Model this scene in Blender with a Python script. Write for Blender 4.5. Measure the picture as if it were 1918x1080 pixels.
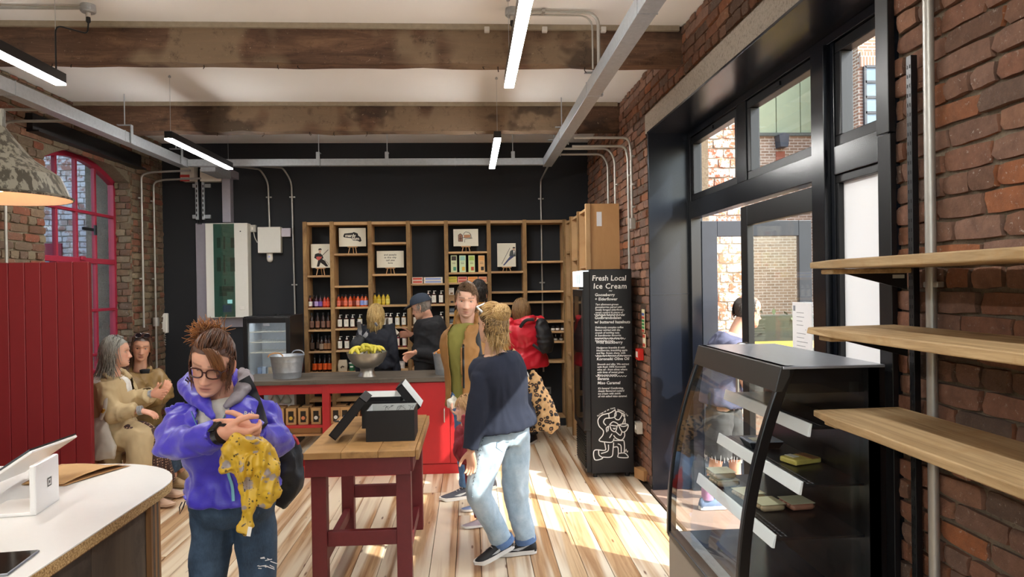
import bpy, bmesh, math, random
import numpy as np
from mathutils import Vector, Matrix
random.seed(7); np.random.seed(7)
S = bpy.context.scene
for o in list(bpy.data.objects): bpy.data.objects.remove(o)
COL = S.collection
PI = math.pi
# ------------------------------------------------------------------ camera
FPX, CX, CY, EYE = 1300.0, 959.0, 540.0, 1.72
ROLL, YAW, PITCH = 0.015, math.atan(79/1300), math.atan(-7.2/1300)
FW = np.array([math.sin(YAW)*math.cos(PITCH), math.cos(YAW)*math.cos(PITCH), math.sin(PITCH)])
_r = np.cross(FW, [0, 0, 1]); _r /= np.linalg.norm(_r); _u = np.cross(_r, FW)
RT = _r*math.cos(ROLL)-_u*math.sin(ROLL); UP = _u*math.cos(ROLL)+_r*math.sin(ROLL)
cam = bpy.data.cameras.new('camera'); camo = bpy.data.objects.new('camera', cam); COL.objects.link(camo)
cam.sensor_width = 36; cam.lens = 36*FPX/1918; cam.clip_start = 0.05; cam.clip_end = 300
camo.matrix_world = Matrix(((RT[0], UP[0], -FW[0], 0), (RT[1], UP[1], -FW[1], 0), (RT[2], UP[2], -FW[2], EYE), (0, 0, 0, 1)))
S.camera = camo
# ------------------------------------------------------------------ light and exposure
S.view_settings.view_transform = 'Standard'; S.view_settings.look = 'None'
S.view_settings.gamma = 1; S.view_settings.use_curve_mapping = False
S.view_settings.exposure = 1.1
SUN_EL = math.radians(41); SUN_AZ = (0.79, -0.61)
LED_POWER = 50.0
W = bpy.data.worlds.new('sky'); S.world = W; W.use_nodes = True
_n = W.node_tree.nodes; _bg = _n['Background']
_sky = _n.new('ShaderNodeTexSky'); _sky.sky_type = 'NISHITA'; _sky.sun_disc = False
_sky.sun_elevation = SUN_EL; _sky.sun_rotation = math.atan2(SUN_AZ[0], SUN_AZ[1]); _sky.dust_density = 2.0
W.node_tree.links.new(_sky.outputs[0], _bg.inputs[0]); _bg.inputs[1].default_value = 0.38
sl = bpy.data.lights.new('sun', 'SUN'); sl.energy = 5.2; sl.angle = 0.009; sl.color = (1, 0.965, 0.90)
so = bpy.data.objects.new('sun', sl); COL.objects.link(so)
so.rotation_euler = Vector((SUN_AZ[0]*math.cos(SUN_EL), SUN_AZ[1]*math.cos(SUN_EL), math.sin(SUN_EL))).to_track_quat('Z', 'Y').to_euler()

def P(x, y, Y=None, X=None, Z=None):
    "photo pixel -> point of the room at a given depth Y, lateral X or height Z"
    d = FW+RT*(x-CX)/FPX-UP*(y-CY)/FPX
    t = Y/d[1] if Y is not None else X/d[0] if X is not None else (Z-EYE)/d[2]
    return Vector((d[0]*t, d[1]*t, EYE+d[2]*t))
def proj(p):
    v = np.array(p)-np.array([0, 0, EYE]); z = v@FW
    return CX+FPX*(v@RT)/max(z, 1e-3), CY-FPX*(v@UP)/max(z, 1e-3), z
# ------------------------------------------------------------------ helpers
def lin(h):
    h = h.lstrip('#'); c = [int(h[i:i+2], 16)/255 for i in (0, 2, 4)]
    return tuple(x/12.92 if x <= .04045 else ((x+.055)/1.055)**2.4 for x in c)
MATS = {}
class NT:
    def __init__(s, name):
        s.m = bpy.data.materials.new(name); s.m.use_nodes = True; s.t = s.m.node_tree
        s.b = s.t.nodes['Principled BSDF']; s.out = s.t.nodes['Material Output']
    def n(s, typ, **k):
        nd = s.t.nodes.new('ShaderNode'+typ)
        for a, v in k.items():
            if a.startswith('i_'):
                key = a[2:]; nd.inputs[int(key) if key.isdigit() else key.replace('_', ' ')].default_value = v
            else: setattr(nd, a, v)
        return nd
    def l(s, a, b): s.t.links.new(a, b)
    def mix(s, fac, a, b, mode='MIX'):
        nd = s.t.nodes.new('ShaderNodeMix'); nd.data_type = 'RGBA'; nd.blend_type = mode
        for idx, val in ((0, fac), (6, a), (7, b)):
            if hasattr(val, 'links'): s.l(val, nd.inputs[idx])
            elif idx == 0: nd.inputs[0].default_value = val
            else: nd.inputs[idx].default_value = (*val, 1)
        return nd.outputs[2]
    def ramp(s, fac, *stops):
        nd = s.t.nodes.new('ShaderNodeValToRGB'); e = nd.color_ramp.elements
        while len(e) < len(stops): e.new(.5)
        for i, (p, c) in enumerate(stops):
            e[i].position = p; e[i].color = (*(c if isinstance(c, tuple) else (c, c, c)), 1)
        s.l(fac, nd.inputs[0]); return nd.outputs[0]
    def noise(s, scale, detail=4, rough=.6, vec=None, dist=0):
        nd = s.n('TexNoise'); nd.inputs['Scale'].default_value = scale; nd.inputs['Detail'].default_value = detail
        nd.inputs['Roughness'].default_value = rough; nd.inputs['Distortion'].default_value = dist
        if vec is not None: s.l(vec, nd.inputs['Vector'])
        return nd.outputs[0]
    def coord(s, kind='Object', scale=(1, 1, 1), rnd=False):
        tc = s.n('TexCoord'); o = tc.outputs[kind]
        mp = s.n('Mapping'); mp.inputs['Scale'].default_value = scale; s.l(o, mp.inputs[0])
        if rnd:
            oi = s.n('ObjectInfo'); mm = s.n('Math', operation='MULTIPLY'); mm.inputs[1].default_value = 37.0
            s.l(oi.outputs['Random'], mm.inputs[0]); cb = s.n('CombineXYZ')
            for k in range(3): s.l(mm.outputs[0], cb.inputs[k])
            s.l(cb.outputs[0], mp.inputs['Location'])
        return mp.outputs[0]
    def world(s, scale=(1, 1, 1)):
        g = s.n('NewGeometry'); mp = s.n('Mapping'); mp.inputs['Scale'].default_value = scale
        s.l(g.outputs['Position'], mp.inputs[0]); return mp.outputs[0]
    def rnd(s):
        g = s.n('NewGeometry'); oi = s.n('ObjectInfo'); a = s.n('Math', operation='ADD'); f = s.n('Math', operation='FRACT')
        s.l(g.outputs['Random Per Island'], a.inputs[0]); s.l(oi.outputs['Random'], a.inputs[1]); s.l(a.outputs[0], f.inputs[0])
        return f.outputs[0]
    def bump(s, h, strength=.3, dist=.01):
        nd = s.n('Bump'); nd.inputs['Strength'].default_value = strength; nd.inputs['Distance'].default_value = dist
        s.l(h, nd.inputs['Height']); s.l(nd.outputs[0], s.b.inputs['Normal'])
    def col(s, c):
        if hasattr(c, 'links'): s.l(c, s.b.inputs['Base Color'])
        else: s.b.inputs['Base Color'].default_value = (*c, 1)
    def set(s, **k):
        for a, v in k.items(): s.b.inputs[a.replace('_', ' ')].default_value = v
        return s.m
def plain(name, hexc, rough=.5, metal=0, var=.12, scale=30, bump=0, bscale=200, **k):
    if name in MATS: return MATS[name]
    t = NT(name); c = lin(hexc) if isinstance(hexc, str) else hexc
    if var:
        d = tuple(max(0, x*(1-var)) for x in c); e = tuple(min(1, x*(1+var)) for x in c)
        t.col(t.mix(t.noise(scale, 4, .6, t.coord()), d, e))
    else: t.col(c)
    if bump: t.bump(t.noise(bscale, 3, .6, t.coord()), bump, .002)
    MATS[name] = t.set(Roughness=rough, Metallic=metal, **k); return MATS[name]
def glass(name, tint=(1, 1, 1), alpha=.12, rough=.03):
    "thin pane: mostly clear with mirror-like reflection, cheap to trace"
    if name in MATS: return MATS[name]
    t = NT(name); tr = t.n('BsdfTransparent'); tr.inputs[0].default_value = (*tint, 1)
    gl = t.n('BsdfGlossy'); gl.inputs['Roughness'].default_value = rough
    lw = t.n('LayerWeight'); lw.inputs[0].default_value = .5; pw = t.n('Math', operation='POWER'); pw.inputs[1].default_value = 4.0
    mx = t.n('MixShader'); ad = t.n('Math', operation='MULTIPLY_ADD'); ad.inputs[1].default_value = .6; ad.inputs[2].default_value = .02+alpha*.3
    t.l(lw.outputs['Facing'], pw.inputs[0]); t.l(pw.outputs[0], ad.inputs[0]); t.l(ad.outputs[0], mx.inputs[0]); t.l(tr.outputs[0], mx.inputs[1]); t.l(gl.outputs[0], mx.inputs[2])
    t.l(mx.outputs[0], t.out.inputs[0]); MATS[name] = t.m; return t.m
def emit(name, c, strength):
    if name in MATS: return MATS[name]
    t = NT(name); t.col((.8, .8, .8)); t.b.inputs['Emission Color'].default_value = (*c, 1); t.b.inputs['Emission Strength'].default_value = strength
    MATS[name] = t.m; return t.m
def vcol(name, rough=.6, sss=0, bump=0, bscale=300, var=0, vscale=60, **k):
    "colour carried by the mesh attribute Col"
    if name in MATS: return MATS[name]
    t = NT(name); a = t.n('Attribute', attribute_name='Col'); c = a.outputs['Color']
    if var:
        nz = t.ramp(t.noise(vscale, 4, .65, t.coord()), (.3, 1-var), (.7, 1+var)); c = t.mix(1.0, c, nz, 'MULTIPLY')
    t.col(c)
    if bump: t.bump(t.noise(bscale, 3, .6, t.coord()), bump, .002)
    if sss: t.set(Subsurface_Weight=sss, Subsurface_Radius=(.02, .008, .004), Subsurface_Scale=.3)
    MATS[name] = t.set(Roughness=rough, **k); return MATS[name]

LOC = {}
def props(o, label=None, cat=None, group=None, kind=None):
    if label: o['label'] = label
    if cat: o['category'] = cat
    if group: o['group'] = group
    if kind: o['kind'] = kind
    return o
def thing(name, label, cat, loc=(0, 0, 0), group=None):
    o = bpy.data.objects.new(name, None); COL.objects.link(o); o.location = loc; o.empty_display_size = .1
    LOC[o.name] = Vector(loc); return props(o, label, cat, group)
def mesh_obj(name, V, F, m, parent=None, smooth=None, cols=None, bevel=0, off=None, mi=None, uvless=True):
    me = bpy.data.meshes.new(name); base = Vector((0, 0, 0))
    if off is not None: base = Vector(off)
    if parent is not None: base = LOC.get(parent.name, Vector((0, 0, 0)))
    V = np.asarray(V, dtype=float)-np.array(base)
    me.from_pydata(V.tolist() if len(V) < 200000 else V, [], F)
    ms = m if isinstance(m, (list, tuple)) else [m]
    for q in ms: me.materials.append(q)
    if mi is not None: me.polygons.foreach_set('material_index', mi)
    if cols is not None:
        at = me.color_attributes.new('Col', 'FLOAT_COLOR', 'POINT'); c4 = np.ones((len(V), 4)); c4[:, :3] = cols
        at.data.foreach_set('color', c4.ravel())
    if smooth is not None:
        me.polygons.foreach_set('use_smooth', [True]*len(me.polygons))
        if smooth < 3: me.set_sharp_from_angle(angle=smooth)
    me.update()
    o = bpy.data.objects.new(name, me); COL.objects.link(o)
    if parent is not None: o.parent = parent; LOC[o.name] = base
    else: o.location = base; LOC[o.name] = base
    if bevel:
        b = o.modifiers.new('bevel', 'BEVEL'); b.width = bevel; b.segments = 2; b.limit_method = 'ANGLE'
    return o
def frame_for(d, up=(0, 0, 1)):
    d = Vector(d).normalized(); u = Vector(up)
    if abs(d.dot(u)) > .98: u = Vector((0, 1, 0)) if abs(d.z) > .9 else Vector((0, 0, 1))
    s = d.cross(u).normalized(); return s, s.cross(d).normalized()
class MB:
    def __init__(s): s.v = []; s.f = []; s.mi = []; s.cur = 0
    def add(s, vs, fs):
        n = len(s.v); s.v += [tuple(q) for q in vs]
        for f in fs: s.f.append([i+n for i in f]); s.mi.append(s.cur)
        return s
    def box(s, x0, y0, z0, x1, y1, z1):
        x0, x1 = min(x0, x1), max(x0, x1); y0, y1 = min(y0, y1), max(y0, y1); z0, z1 = min(z0, z1), max(z0, z1)
        return s.add([(x0, y0, z0), (x1, y0, z0), (x1, y1, z0), (x0, y1, z0), (x0, y0, z1), (x1, y0, z1), (x1, y1, z1), (x0, y1, z1)],
                     [(3, 2, 1, 0), (4, 5, 6, 7), (0, 1, 5, 4), (1, 2, 6, 5), (2, 3, 7, 6), (3, 0, 4, 7)])
    def obox(s, c, sx, sy, sz, R):
        vs = [Vector(c)+R@Vector((i*sx/2, j*sy/2, k*sz/2)) for k in (-1, 1) for (i, j) in ((-1, -1), (1, -1), (1, 1), (-1, 1))]
        return s.add(vs, [(3, 2, 1, 0), (4, 5, 6, 7), (0, 1, 5, 4), (1, 2, 6, 5), (2, 3, 7, 6), (3, 0, 4, 7)])
    def bar(s, a, b, w, h, up=(0, 0, 1)):
        a = Vector(a); b = Vector(b); sd, u = frame_for(b-a, up)
        vs = [p+sd*i*w/2+u*j*h/2 for p in (a, b) for (i, j) in ((-1, -1), (1, -1), (1, 1), (-1, 1))]
        return s.add(vs, [(0, 1, 2, 3), (7, 6, 5, 4), (0, 4, 5, 1), (1, 5, 6, 2), (2, 6, 7, 3), (3, 7, 4, 0)])
    def tube(s, pts, r, n=8, flat=1.0, up=(0, 0, 1)):
        pts = [Vector(p) for p in pts]; m = len(pts); rs = r if isinstance(r, (list, tuple)) else [r]*m; vs = []; pu = Vector(up)
        for i, p in enumerate(pts):
            d = (pts[min(i+1, m-1)]-pts[max(i-1, 0)]); sd, u = frame_for(d if d.length > 1e-9 else Vector((0, 0, 1)), pu); pu = u
            for k in range(n):
                a = 2*PI*k/n; vs.append(p+sd*math.cos(a)*rs[i]+u*math.sin(a)*rs[i]*flat)
        fs = [[i*n+k, (i+1)*n+k, (i+1)*n+(k+1) % n, i*n+(k+1) % n][::-1] for i in range(m-1) for k in range(n)]
        fs += [list(range(n))[::-1], [(m-1)*n+k for k in range(n)]]
        fs = [f[::-1] for f in fs]
        return s.add(vs, fs)
    def lathe(s, prof, n=16, c=(0, 0, 0), closed=True):
        vs = [(c[0]+r*math.cos(2*PI*k/n), c[1]+r*math.sin(2*PI*k/n), c[2]+z) for r, z in prof for k in range(n)]; m = len(prof)
        fs = [[i*n+k, i*n+(k+1) % n, (i+1)*n+(k+1) % n, (i+1)*n+k] for i in range(m-1) for k in range(n)]
        if closed: fs += [list(range(n))[::-1], [(m-1)*n+k for k in range(n)]]
        return s.add(vs, fs)
    def prism(s, poly, a, b, ax='z'):
        def mk(p, h): return {'z': (p[0], p[1], h), 'y': (p[0], h, p[1]), 'x': (h, p[0], p[1])}[ax]
        n = len(poly); vs = [mk(p, a) for p in poly]+[mk(p, b) for p in poly]
        return s.add(vs, [list(range(n))[::-1], list(range(n, 2*n))]+[[i, (i+1) % n, n+(i+1) % n, n+i] for i in range(n)])
    def loft(s, rings):
        n = len(rings[0]); vs = [p for r in rings for p in r]; m = len(rings)
        fs = [[i*n+k, i*n+(k+1) % n, (i+1)*n+(k+1) % n, (i+1)*n+k] for i in range(m-1) for k in range(n)]
        fs += [list(range(n))[::-1], [(m-1)*n+k for k in range(n)]]
        return s.add(vs, fs)
    def strip(s, pts, w, nrm, th=.0012):
        "flat painted stroke of width w along pts in a plane with normal nrm"
        nrm = Vector(nrm).normalized(); pts = [Vector(p) for p in pts]; m = len(pts); L = []
        for i, p in enumerate(pts):
            d = (pts[min(i+1, m-1)]-pts[max(i-1, 0)]).normalized(); sd = nrm.cross(d)
            L.append((p+sd*w/2+nrm*th, p-sd*w/2+nrm*th))
        vs = [q for a in L for q in a]
        return s.add(vs, [[2*i, 2*i+1, 2*i+3, 2*i+2] for i in range(m-1)])
    def build(s, name, m, parent=None, smooth=None, bevel=0, off=None, fixn=False):
        o = mesh_obj(name, s.v, s.f, m, parent, smooth, None, bevel, off, s.mi if isinstance(m, (list, tuple)) else None)
        if fixn:
            bm = bmesh.new(); bm.from_mesh(o.data); bmesh.ops.recalc_face_normals(bm, faces=bm.faces); bm.to_mesh(o.data); bm.free()
        return o
def struct(o): o['kind'] = 'structure'; return o
def box_obj(name, m, x0, y0, z0, x1, y1, z1, parent=None, bevel=0): return MB().box(x0, y0, z0, x1, y1, z1).build(name, m, parent, bevel=bevel)
def dup(root, loc=None, rotz=None, label=None, scale=None, group=None):
    r = root.copy(); COL.objects.link(r)
    if loc is not None: r.location = loc
    if rotz is not None: r.rotation_euler = (0, 0, rotz)
    if scale is not None: r.scale = scale if isinstance(scale, (tuple, list)) else (scale,)*3
    if label: r['label'] = label
    if group: r['group'] = group
    for ch in root.children:
        c = ch.copy(); COL.objects.link(c); c.parent = r
        for g in ch.children:
            d = g.copy(); COL.objects.link(d); d.parent = c
    return r
def arc(c, r, a0, a1, n, u, v):
    c = Vector(c); u = Vector(u); v = Vector(v)
    return [c+u*r*math.cos(a0+(a1-a0)*i/n)+v*r*math.sin(a0+(a1-a0)*i/n) for i in range(n+1)]
def bent(pts, r=.06, n=5):
    "polyline with rounded corners"
    pts = [Vector(p) for p in pts]; out = [pts[0]]
    for i in range(1, len(pts)-1):
        a, b, c = pts[i-1], pts[i], pts[i+1]; d1 = (a-b); d2 = (c-b); rr = min(r, d1.length*.45, d2.length*.45)
        p1 = b+d1.normalized()*rr; p2 = b+d2.normalized()*rr
        for k in range(n+1):
            t = k/n; out.append(p1*(1-t)**2+b*2*t*(1-t)+p2*t*t)
    return out+[pts[-1]]
def text(name, s, size, m, parent, org, right, upv, bold=0, align='CENTER', shear=0, space=1.0, th=.0006, line=1.0):
    cu = bpy.data.curves.new(name, 'FONT'); cu.body = s; cu.size = size; cu.align_x = align; cu.align_y = 'CENTER'
    cu.offset = bold*size; cu.shear = shear; cu.space_character = space; cu.space_line = line; cu.resolution_u = 2
    t = bpy.data.objects.new(name, cu); me = bpy.data.meshes.new_from_object(t); bpy.data.objects.remove(t); bpy.data.curves.remove(cu)
    V = np.zeros(len(me.vertices)*3); me.vertices.foreach_get('co', V); V = V.reshape(-1, 3)
    F = [list(p.vertices) for p in me.polygons]; bpy.data.meshes.remove(me)
    right = Vector(right).normalized(); upv = Vector(upv).normalized(); nr = right.cross(upv); org = Vector(org)
    Vw = np.array(org)+V[:, :1]*np.array(right)+V[:, 1:2]*np.array(upv)+np.array(nr)*th
    return mesh_obj(name, Vw, F, m, parent)
# vectorised value noise
_prm = np.random.RandomState(3).rand(32, 32, 32)
def vnoise(p):
    p = np.asarray(p); i = np.floor(p).astype(int); f = p-i; f = f*f*(3-2*f); r = 0
    for dx in (0, 1):
        for dy in (0, 1):
            for dz in (0, 1):
                w = (f[:, 0] if dx else 1-f[:, 0])*(f[:, 1] if dy else 1-f[:, 1])*(f[:, 2] if dz else 1-f[:, 2])
                r = r+w*_prm[(i[:, 0]+dx) % 32, (i[:, 1]+dy) % 32, (i[:, 2]+dz) % 32]
    return r*2-1
def remesh(mb, voxel, smooth=4, factor=.5):
    me = bpy.data.meshes.new('tmp'); me.from_pydata(mb.v, [], mb.f); me.update()
    bm = bmesh.new(); bm.from_mesh(me); bmesh.ops.recalc_face_normals(bm, faces=bm.faces); bm.to_mesh(me); bm.free()
    o = bpy.data.objects.new('tmp', me); COL.objects.link(o)
    r = o.modifiers.new('r', 'REMESH'); r.mode = 'VOXEL'; r.voxel_size = voxel
    if smooth: q = o.modifiers.new('s', 'SMOOTH'); q.factor = factor; q.iterations = smooth
    dg = bpy.context.evaluated_depsgraph_get(); ev = o.evaluated_get(dg); m2 = bpy.data.meshes.new_from_object(ev)
    n = len(m2.vertices); V = np.zeros(n*3); m2.vertices.foreach_get('co', V); N = np.zeros(n*3); m2.vertices.foreach_get('normal', N)
    F = np.zeros(len(m2.loops), dtype=int); m2.loops.foreach_get('vertex_index', F)
    tot = [p.loop_total for p in m2.polygons]; Fl = []; k = 0
    for t in tot: Fl.append(F[k:k+t].tolist()); k += t
    bpy.data.objects.remove(o); bpy.data.meshes.remove(me); bpy.data.meshes.remove(m2)
    return V.reshape(-1, 3), Fl, N.reshape(-1, 3)
# ------------------------------------------------------------------ materials of the shell
XR, XL, YB, ZC = 1.5, -3.70, 8.70, 3.50          # inner faces: right wall, left wall, back wall, ceiling
YN = -4.0
def brick_mat(name, cols, fleck=.25, fleckcol=(.62, .56, .5), stain=.5):
    t = NT(name); r = t.rnd(); c = t.ramp(r, *[(i/(len(cols)-1), lin(h)) for i, h in enumerate(cols)])
    w = t.world(); c = t.mix(t.ramp(t.noise(22, 5, .7, w), (.35, .0), (.75, stain)), c, lin('#3b2a22'))
    c = t.mix(t.ramp(t.noise(70, 4, .75, w), (.5, 0), (.85, .45)), c, lin('#8a6a50'))
    fl = t.mix(1.0, t.ramp(t.noise(55, 5, .8, w), (.60, 0), (.68, 1)), t.ramp(t.noise(4, 3, .6, w), (.5-fleck*.5, 0), (.75-fleck*.3, 1)), 'MULTIPLY')
    c = t.mix(fl, c, fleckcol); t.col(c); t.bump(t.noise(90, 6, .75, w), .7, .008)
    return t.set(Roughness=.92)
def mortar_mat(name, a, b, sc=14):
    t = NT(name); w = t.world(); c = t.mix(t.noise(sc, 6, .75, w), lin(a), lin(b)); c = t.mix(t.ramp(t.noise(60, 4, .8, w), (.5, 0), (.7, .6)), c, lin('#4a3a2e'))
    t.col(c); t.bump(t.noise(45, 8, .8, w), .9, .02); return t.set(Roughness=.95)
M_brickR = brick_mat('old_red_brick', ['#96644c', '#8b6350', '#6d5a50', '#a8663f', '#5f4e44', '#927060', '#7f5c4a', '#a87a60'], .3)
M_brickL = brick_mat('sooty_brick', ['#6d4433', '#7d7058', '#8a4c36', '#857a62', '#6a5546', '#94866a', '#7a4a38'], .45)
M_mortR = mortar_mat('crumbly_mortar', '#85735f', '#ab9a84'); M_mortL = mortar_mat('lime_mortar', '#7b705c', '#a3977f')
M_ceil = plain('ceiling_paint', '#f4f3f0', .85, var=.03, scale=2, bump=.15, bscale=60)
M_dark = plain('midnight_wall_paint', '#1f2227', .75, var=.1, scale=3)
M_black = plain('black_powder_coat', '#101114', .33, var=.15, scale=8, bump=.05)
M_blackdoor = plain('weathered_black_paint', '#1c222b', .42, var=.35, scale=7)
M_galv = NT('galvanised_steel'); _w = M_galv.coord(); M_galv.col(M_galv.mix(M_galv.noise(35, 4, .7, _w), lin('#a3a9af'), lin('#ccd1d5'))); M_galv = M_galv.set(Roughness=.42, Metallic=.6)
M_conc = mortar_mat('lintel_concrete', '#ab9f90', '#c2b6a7', 25)
def wood_mat(name, c1, c2, grain=(1.5, 30, 30), rough=.6, knots=True, wear=None, axis_obj=True, rnd=True, dark=None, tint=.25):
    t = NT(name); co = t.coord('Object', grain, rnd); g = t.noise(1.0, 6, .65, co, .6)
    c = t.mix(t.ramp(g, (.3, 0), (.7, 1)), lin(c1), lin(c2))
    if knots: c = t.mix(t.ramp(t.noise(1.0, 2, .5, t.coord('Object', tuple(max(3, q*.22) for q in grain), rnd)), (.70, 0), (.80, .75)), c, lin(dark or '#5a351c'))
    rr = t.ramp(t.rnd(), (0, 1-tint), (1, 1+tint*.4)); c = t.mix(1.0, c, rr, 'MULTIPLY')
    if wear: c = t.mix(t.ramp(t.noise(6, 6, .75, t.coord('Object', (1, 1, 1), rnd)), (.52, 0), (.7, .8)), c, lin(wear))
    t.col(c); t.bump(g, .25, .003); return t.set(Roughness=rough)
M_floor = NT('pine_floorboards')
def _floor(t):
    co = t.coord('Object', (28, 1.1, 20), True); g = t.noise(1.0, 6, .62, co, .8)
    c = t.ramp(t.rnd(), (0, lin('#c4a077')), (.35, lin('#d0af86')), (.6, lin('#d8bc96')), (.85, lin('#ba9064')), (1, lin('#d4b68e')))
    c = t.mix(t.ramp(g, (.40, 0), (.66, .75)), c, lin('#8d5c32'))
    pale = t.noise(1.0, 3, .5, t.coord('Object', (9, .35, 1), True)); c = t.mix(t.ramp(pale, (.44, 0), (.56, .9)), c, lin('#eadcc2'))
    v = t.n('TexVoronoi'); v.inputs['Scale'].default_value = 1; t.l(t.coord('Object', (14, 3.3, 1), True), v.inputs['Vector'])
    c = t.mix(t.ramp(v.outputs['Distance'], (.05, .9), (.13, 0)), c, lin('#6b3f22')); t.col(c); t.bump(g, .15, .002)
    return t.set(Roughness=.42)
M_floor = _floor(M_floor)
# ------------------------------------------------------------------ floor: every board
fl = struct(box_obj('floor', plain('subfloor', '#3a2a1c', .9), XL-.3, YN, -.08, XR+.35, YB, -.024))
PW = .156; x = XL; bmeshes = {}
def board_mesh(L):
    k = round(L, 2)
    if k not in bmeshes:
        o = MB().box(-PW/2+.0018, -L/2+.002, -.02, PW/2-.0018, L/2-.002, 0).build('floor_board', M_floor, None, bevel=.0018); bmeshes[k] = o; return o
    o = bmeshes[k].copy(); COL.objects.link(o); return o
i = 0
while x < XR+.33:
    y = -1.0; ends = [-1.0]
    e = -1+random.choice([2.0, 2.6, 3.2, 3.8, 4.4])
    while e < YB-.6: ends.append(e); e += random.choice([3.0, 3.6, 4.2])
    ends.append(YB)
    xm = x+PW/2
    for a, b in zip(ends, ends[1:]):
        L = b-a
        if xm > XR: continue
        o = board_mesh(L); o.location = (xm, (a+b)/2, 0); o.parent = fl; o.matrix_parent_inverse = Matrix.Identity(4)
    x += PW; i += 1
MB().box(XR-.02, 2.36, -.03, XR+.55, 5.70, -.002).build('threshold', plain('threshold_slab', '#8d7566', .7), fl)
# ------------------------------------------------------------------ ceiling, beams, back wall
struct(box_obj('ceiling', M_ceil, XL-.45, YN-.2, ZC, XR+.45, YB+.2, ZC+4.6))  # extra unseen height added above the room to shade the lane
wb = struct(box_obj('wall_back', M_dark, XL-.3, YB, -.05, XR+.5, YB+.2, ZC))
struct(MB().box(XL-.3, YN-.2, -.05, XL+1.0, YN, ZC).box(XR-.8, YN-.2, -.05, XR+.5, YN, ZC).box(XL+1.0, YN-.2, 3.1, XR-.8, YN, ZC).box(XL+1, YN-.2, -.05, XR-.8, YN, .7).build('wall_front', plain('pale_plaster', '#c9c2b6', .85)))  # unseen wall behind the camera; wide opening added to let sky light in
def beam_mat(name, seed):
    t = NT(name); co = t.coord('Object', (1.2, 14, 9)); g = t.noise(1.5, 7, .7, co, .5); big = t.noise(.9, 3, .55, t.coord('Object', (1, .4, .6)))
    c = t.ramp(g, (.25, lin('#3a281b')), (.5, lin('#624736')), (.75, lin('#8a6a50')))
    c = t.mix(t.ramp(big, (.47, 0), (.50, .75)), c, lin('#8b765e')); c = t.mix(t.ramp(t.noise(1.1, 4, .6, t.coord('Object', (1, .5, 1.2))), (.56, 0), (.60, .7)), c, lin('#2e221a')); c = t.mix(t.ramp(t.noise(14, 5, .8, t.coord()), (.55, 0), (.72, .65)), c, lin('#21160f'))
    c = t.mix(t.ramp(t.noise(40, 3, .7, t.coord()), (.66, 0), (.74, .6)), c, lin('#b3a088')); t.col(c); t.bump(g, .5, .01); return t.set(Roughness=.8)
M_beam = beam_mat('rough_old_beam', 1)
def beam(y0, th, zb, label):
    rs = random.Random(int(y0*10)); n = 26; rings = []
    for i in range(n+1):
        xx = XL-.1+(XR+.15-XL)*i/n; j = lambda s: rs.uniform(-s, s)
        rings.append([(xx, y0+j(.006), zb+j(.008)), (xx, y0+th+j(.005), zb+j(.008)), (xx, y0+th, ZC+.02), (xx, y0+j(.006), ZC+.02)])
    b = MB().loft(rings).build('timber_beam', M_beam, fixn=True); props(b, label, 'beam', 'old ceiling beams'); nails = []
    for k in range(10):
        xx = rs.uniform(XL+.3, XR-.3); m = MB(); l = rs.uniform(.02, .045); m.tube([(xx, y0+.05, zb+.01), (xx+rs.uniform(-.006, .006), y0+.045, zb-l*.6), (xx+rs.uniform(-.02, .02), y0+.04, zb-l)], .003, 5)
        m.build('nail', plain('rusty_nail', '#2b201a', .7), b)
    m = MB()
    m.box(XL, y0-.025, ZC-.035, XR-.02, y0+.001, ZC).build('plaster_lip', plain('lip_plaster', '#9d8f7b', .9, var=.3, scale=20), b)
    return b
b1_ = beam(4.77, .11, 3.235, 'nearer rough brown timber beam under the ceiling, close to the viewer')
for px in (912, 1020, 1130):
    c = P(px, 56, Y=4.755); MB().box(c.x-.018, 4.735, c.z-.018, c.x+.018, 4.77, c.z+.018).build('white_bracket', plain('bracket_white', '#d8d4cc', .6), b1_, bevel=.004)
beam(6.79, .16, 3.225, 'farther rough brown timber beam under the ceiling, nearer the dark back wall')
# ------------------------------------------------------------------ bricks
def brick_variants(n=7, jit=.06):
    out = []; rs = np.random.RandomState(5)
    for k in range(n):
        nu, nv = 5, 4; V = []; F = []
        for j in range(nv):
            for i in range(nu):
                u = i/(nu-1)-.5; v = j/(nv-1)-.5; e = i in (0, nu-1) or j in (0, nv-1); c = (i in (0, nu-1)) and (j in (0, nv-1))
                ju, jv = rs.uniform(-1, 1, 2)*(.026 if e else .03); d = 1-(.45 if c else .25 if e else 0)*rs.uniform(.6, 1.2)-(rs.uniform(0, .3) if not e else 0)
                V.append(((u*(.96 if c else 1))+ju, v*(.92 if c else 1)+jv*1.6, d))
        F += [[j*nu+i, j*nu+i+1, (j+1)*nu+i+1, (j+1)*nu+i] for j in range(nv-1) for i in range(nu-1)]
        ring = [i for i in range(nu)]+[j*nu+nu-1 for j in range(1, nv)]+[(nv-1)*nu+i for i in range(nu-2, -1, -1)]+[j*nu for j in range(nv-2, 0, -1)]
        b0 = len(V); V += [(V[q][0]*1.02, V[q][1]*1.03, 0) for q in ring]; m = len(ring)
        F += [[ring[q], b0+q, b0+(q+1) % m, ring[(q+1) % m]] for q in range(m)]
        out.append((np.array(V), F))
    return out
BV = brick_variants()
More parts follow.
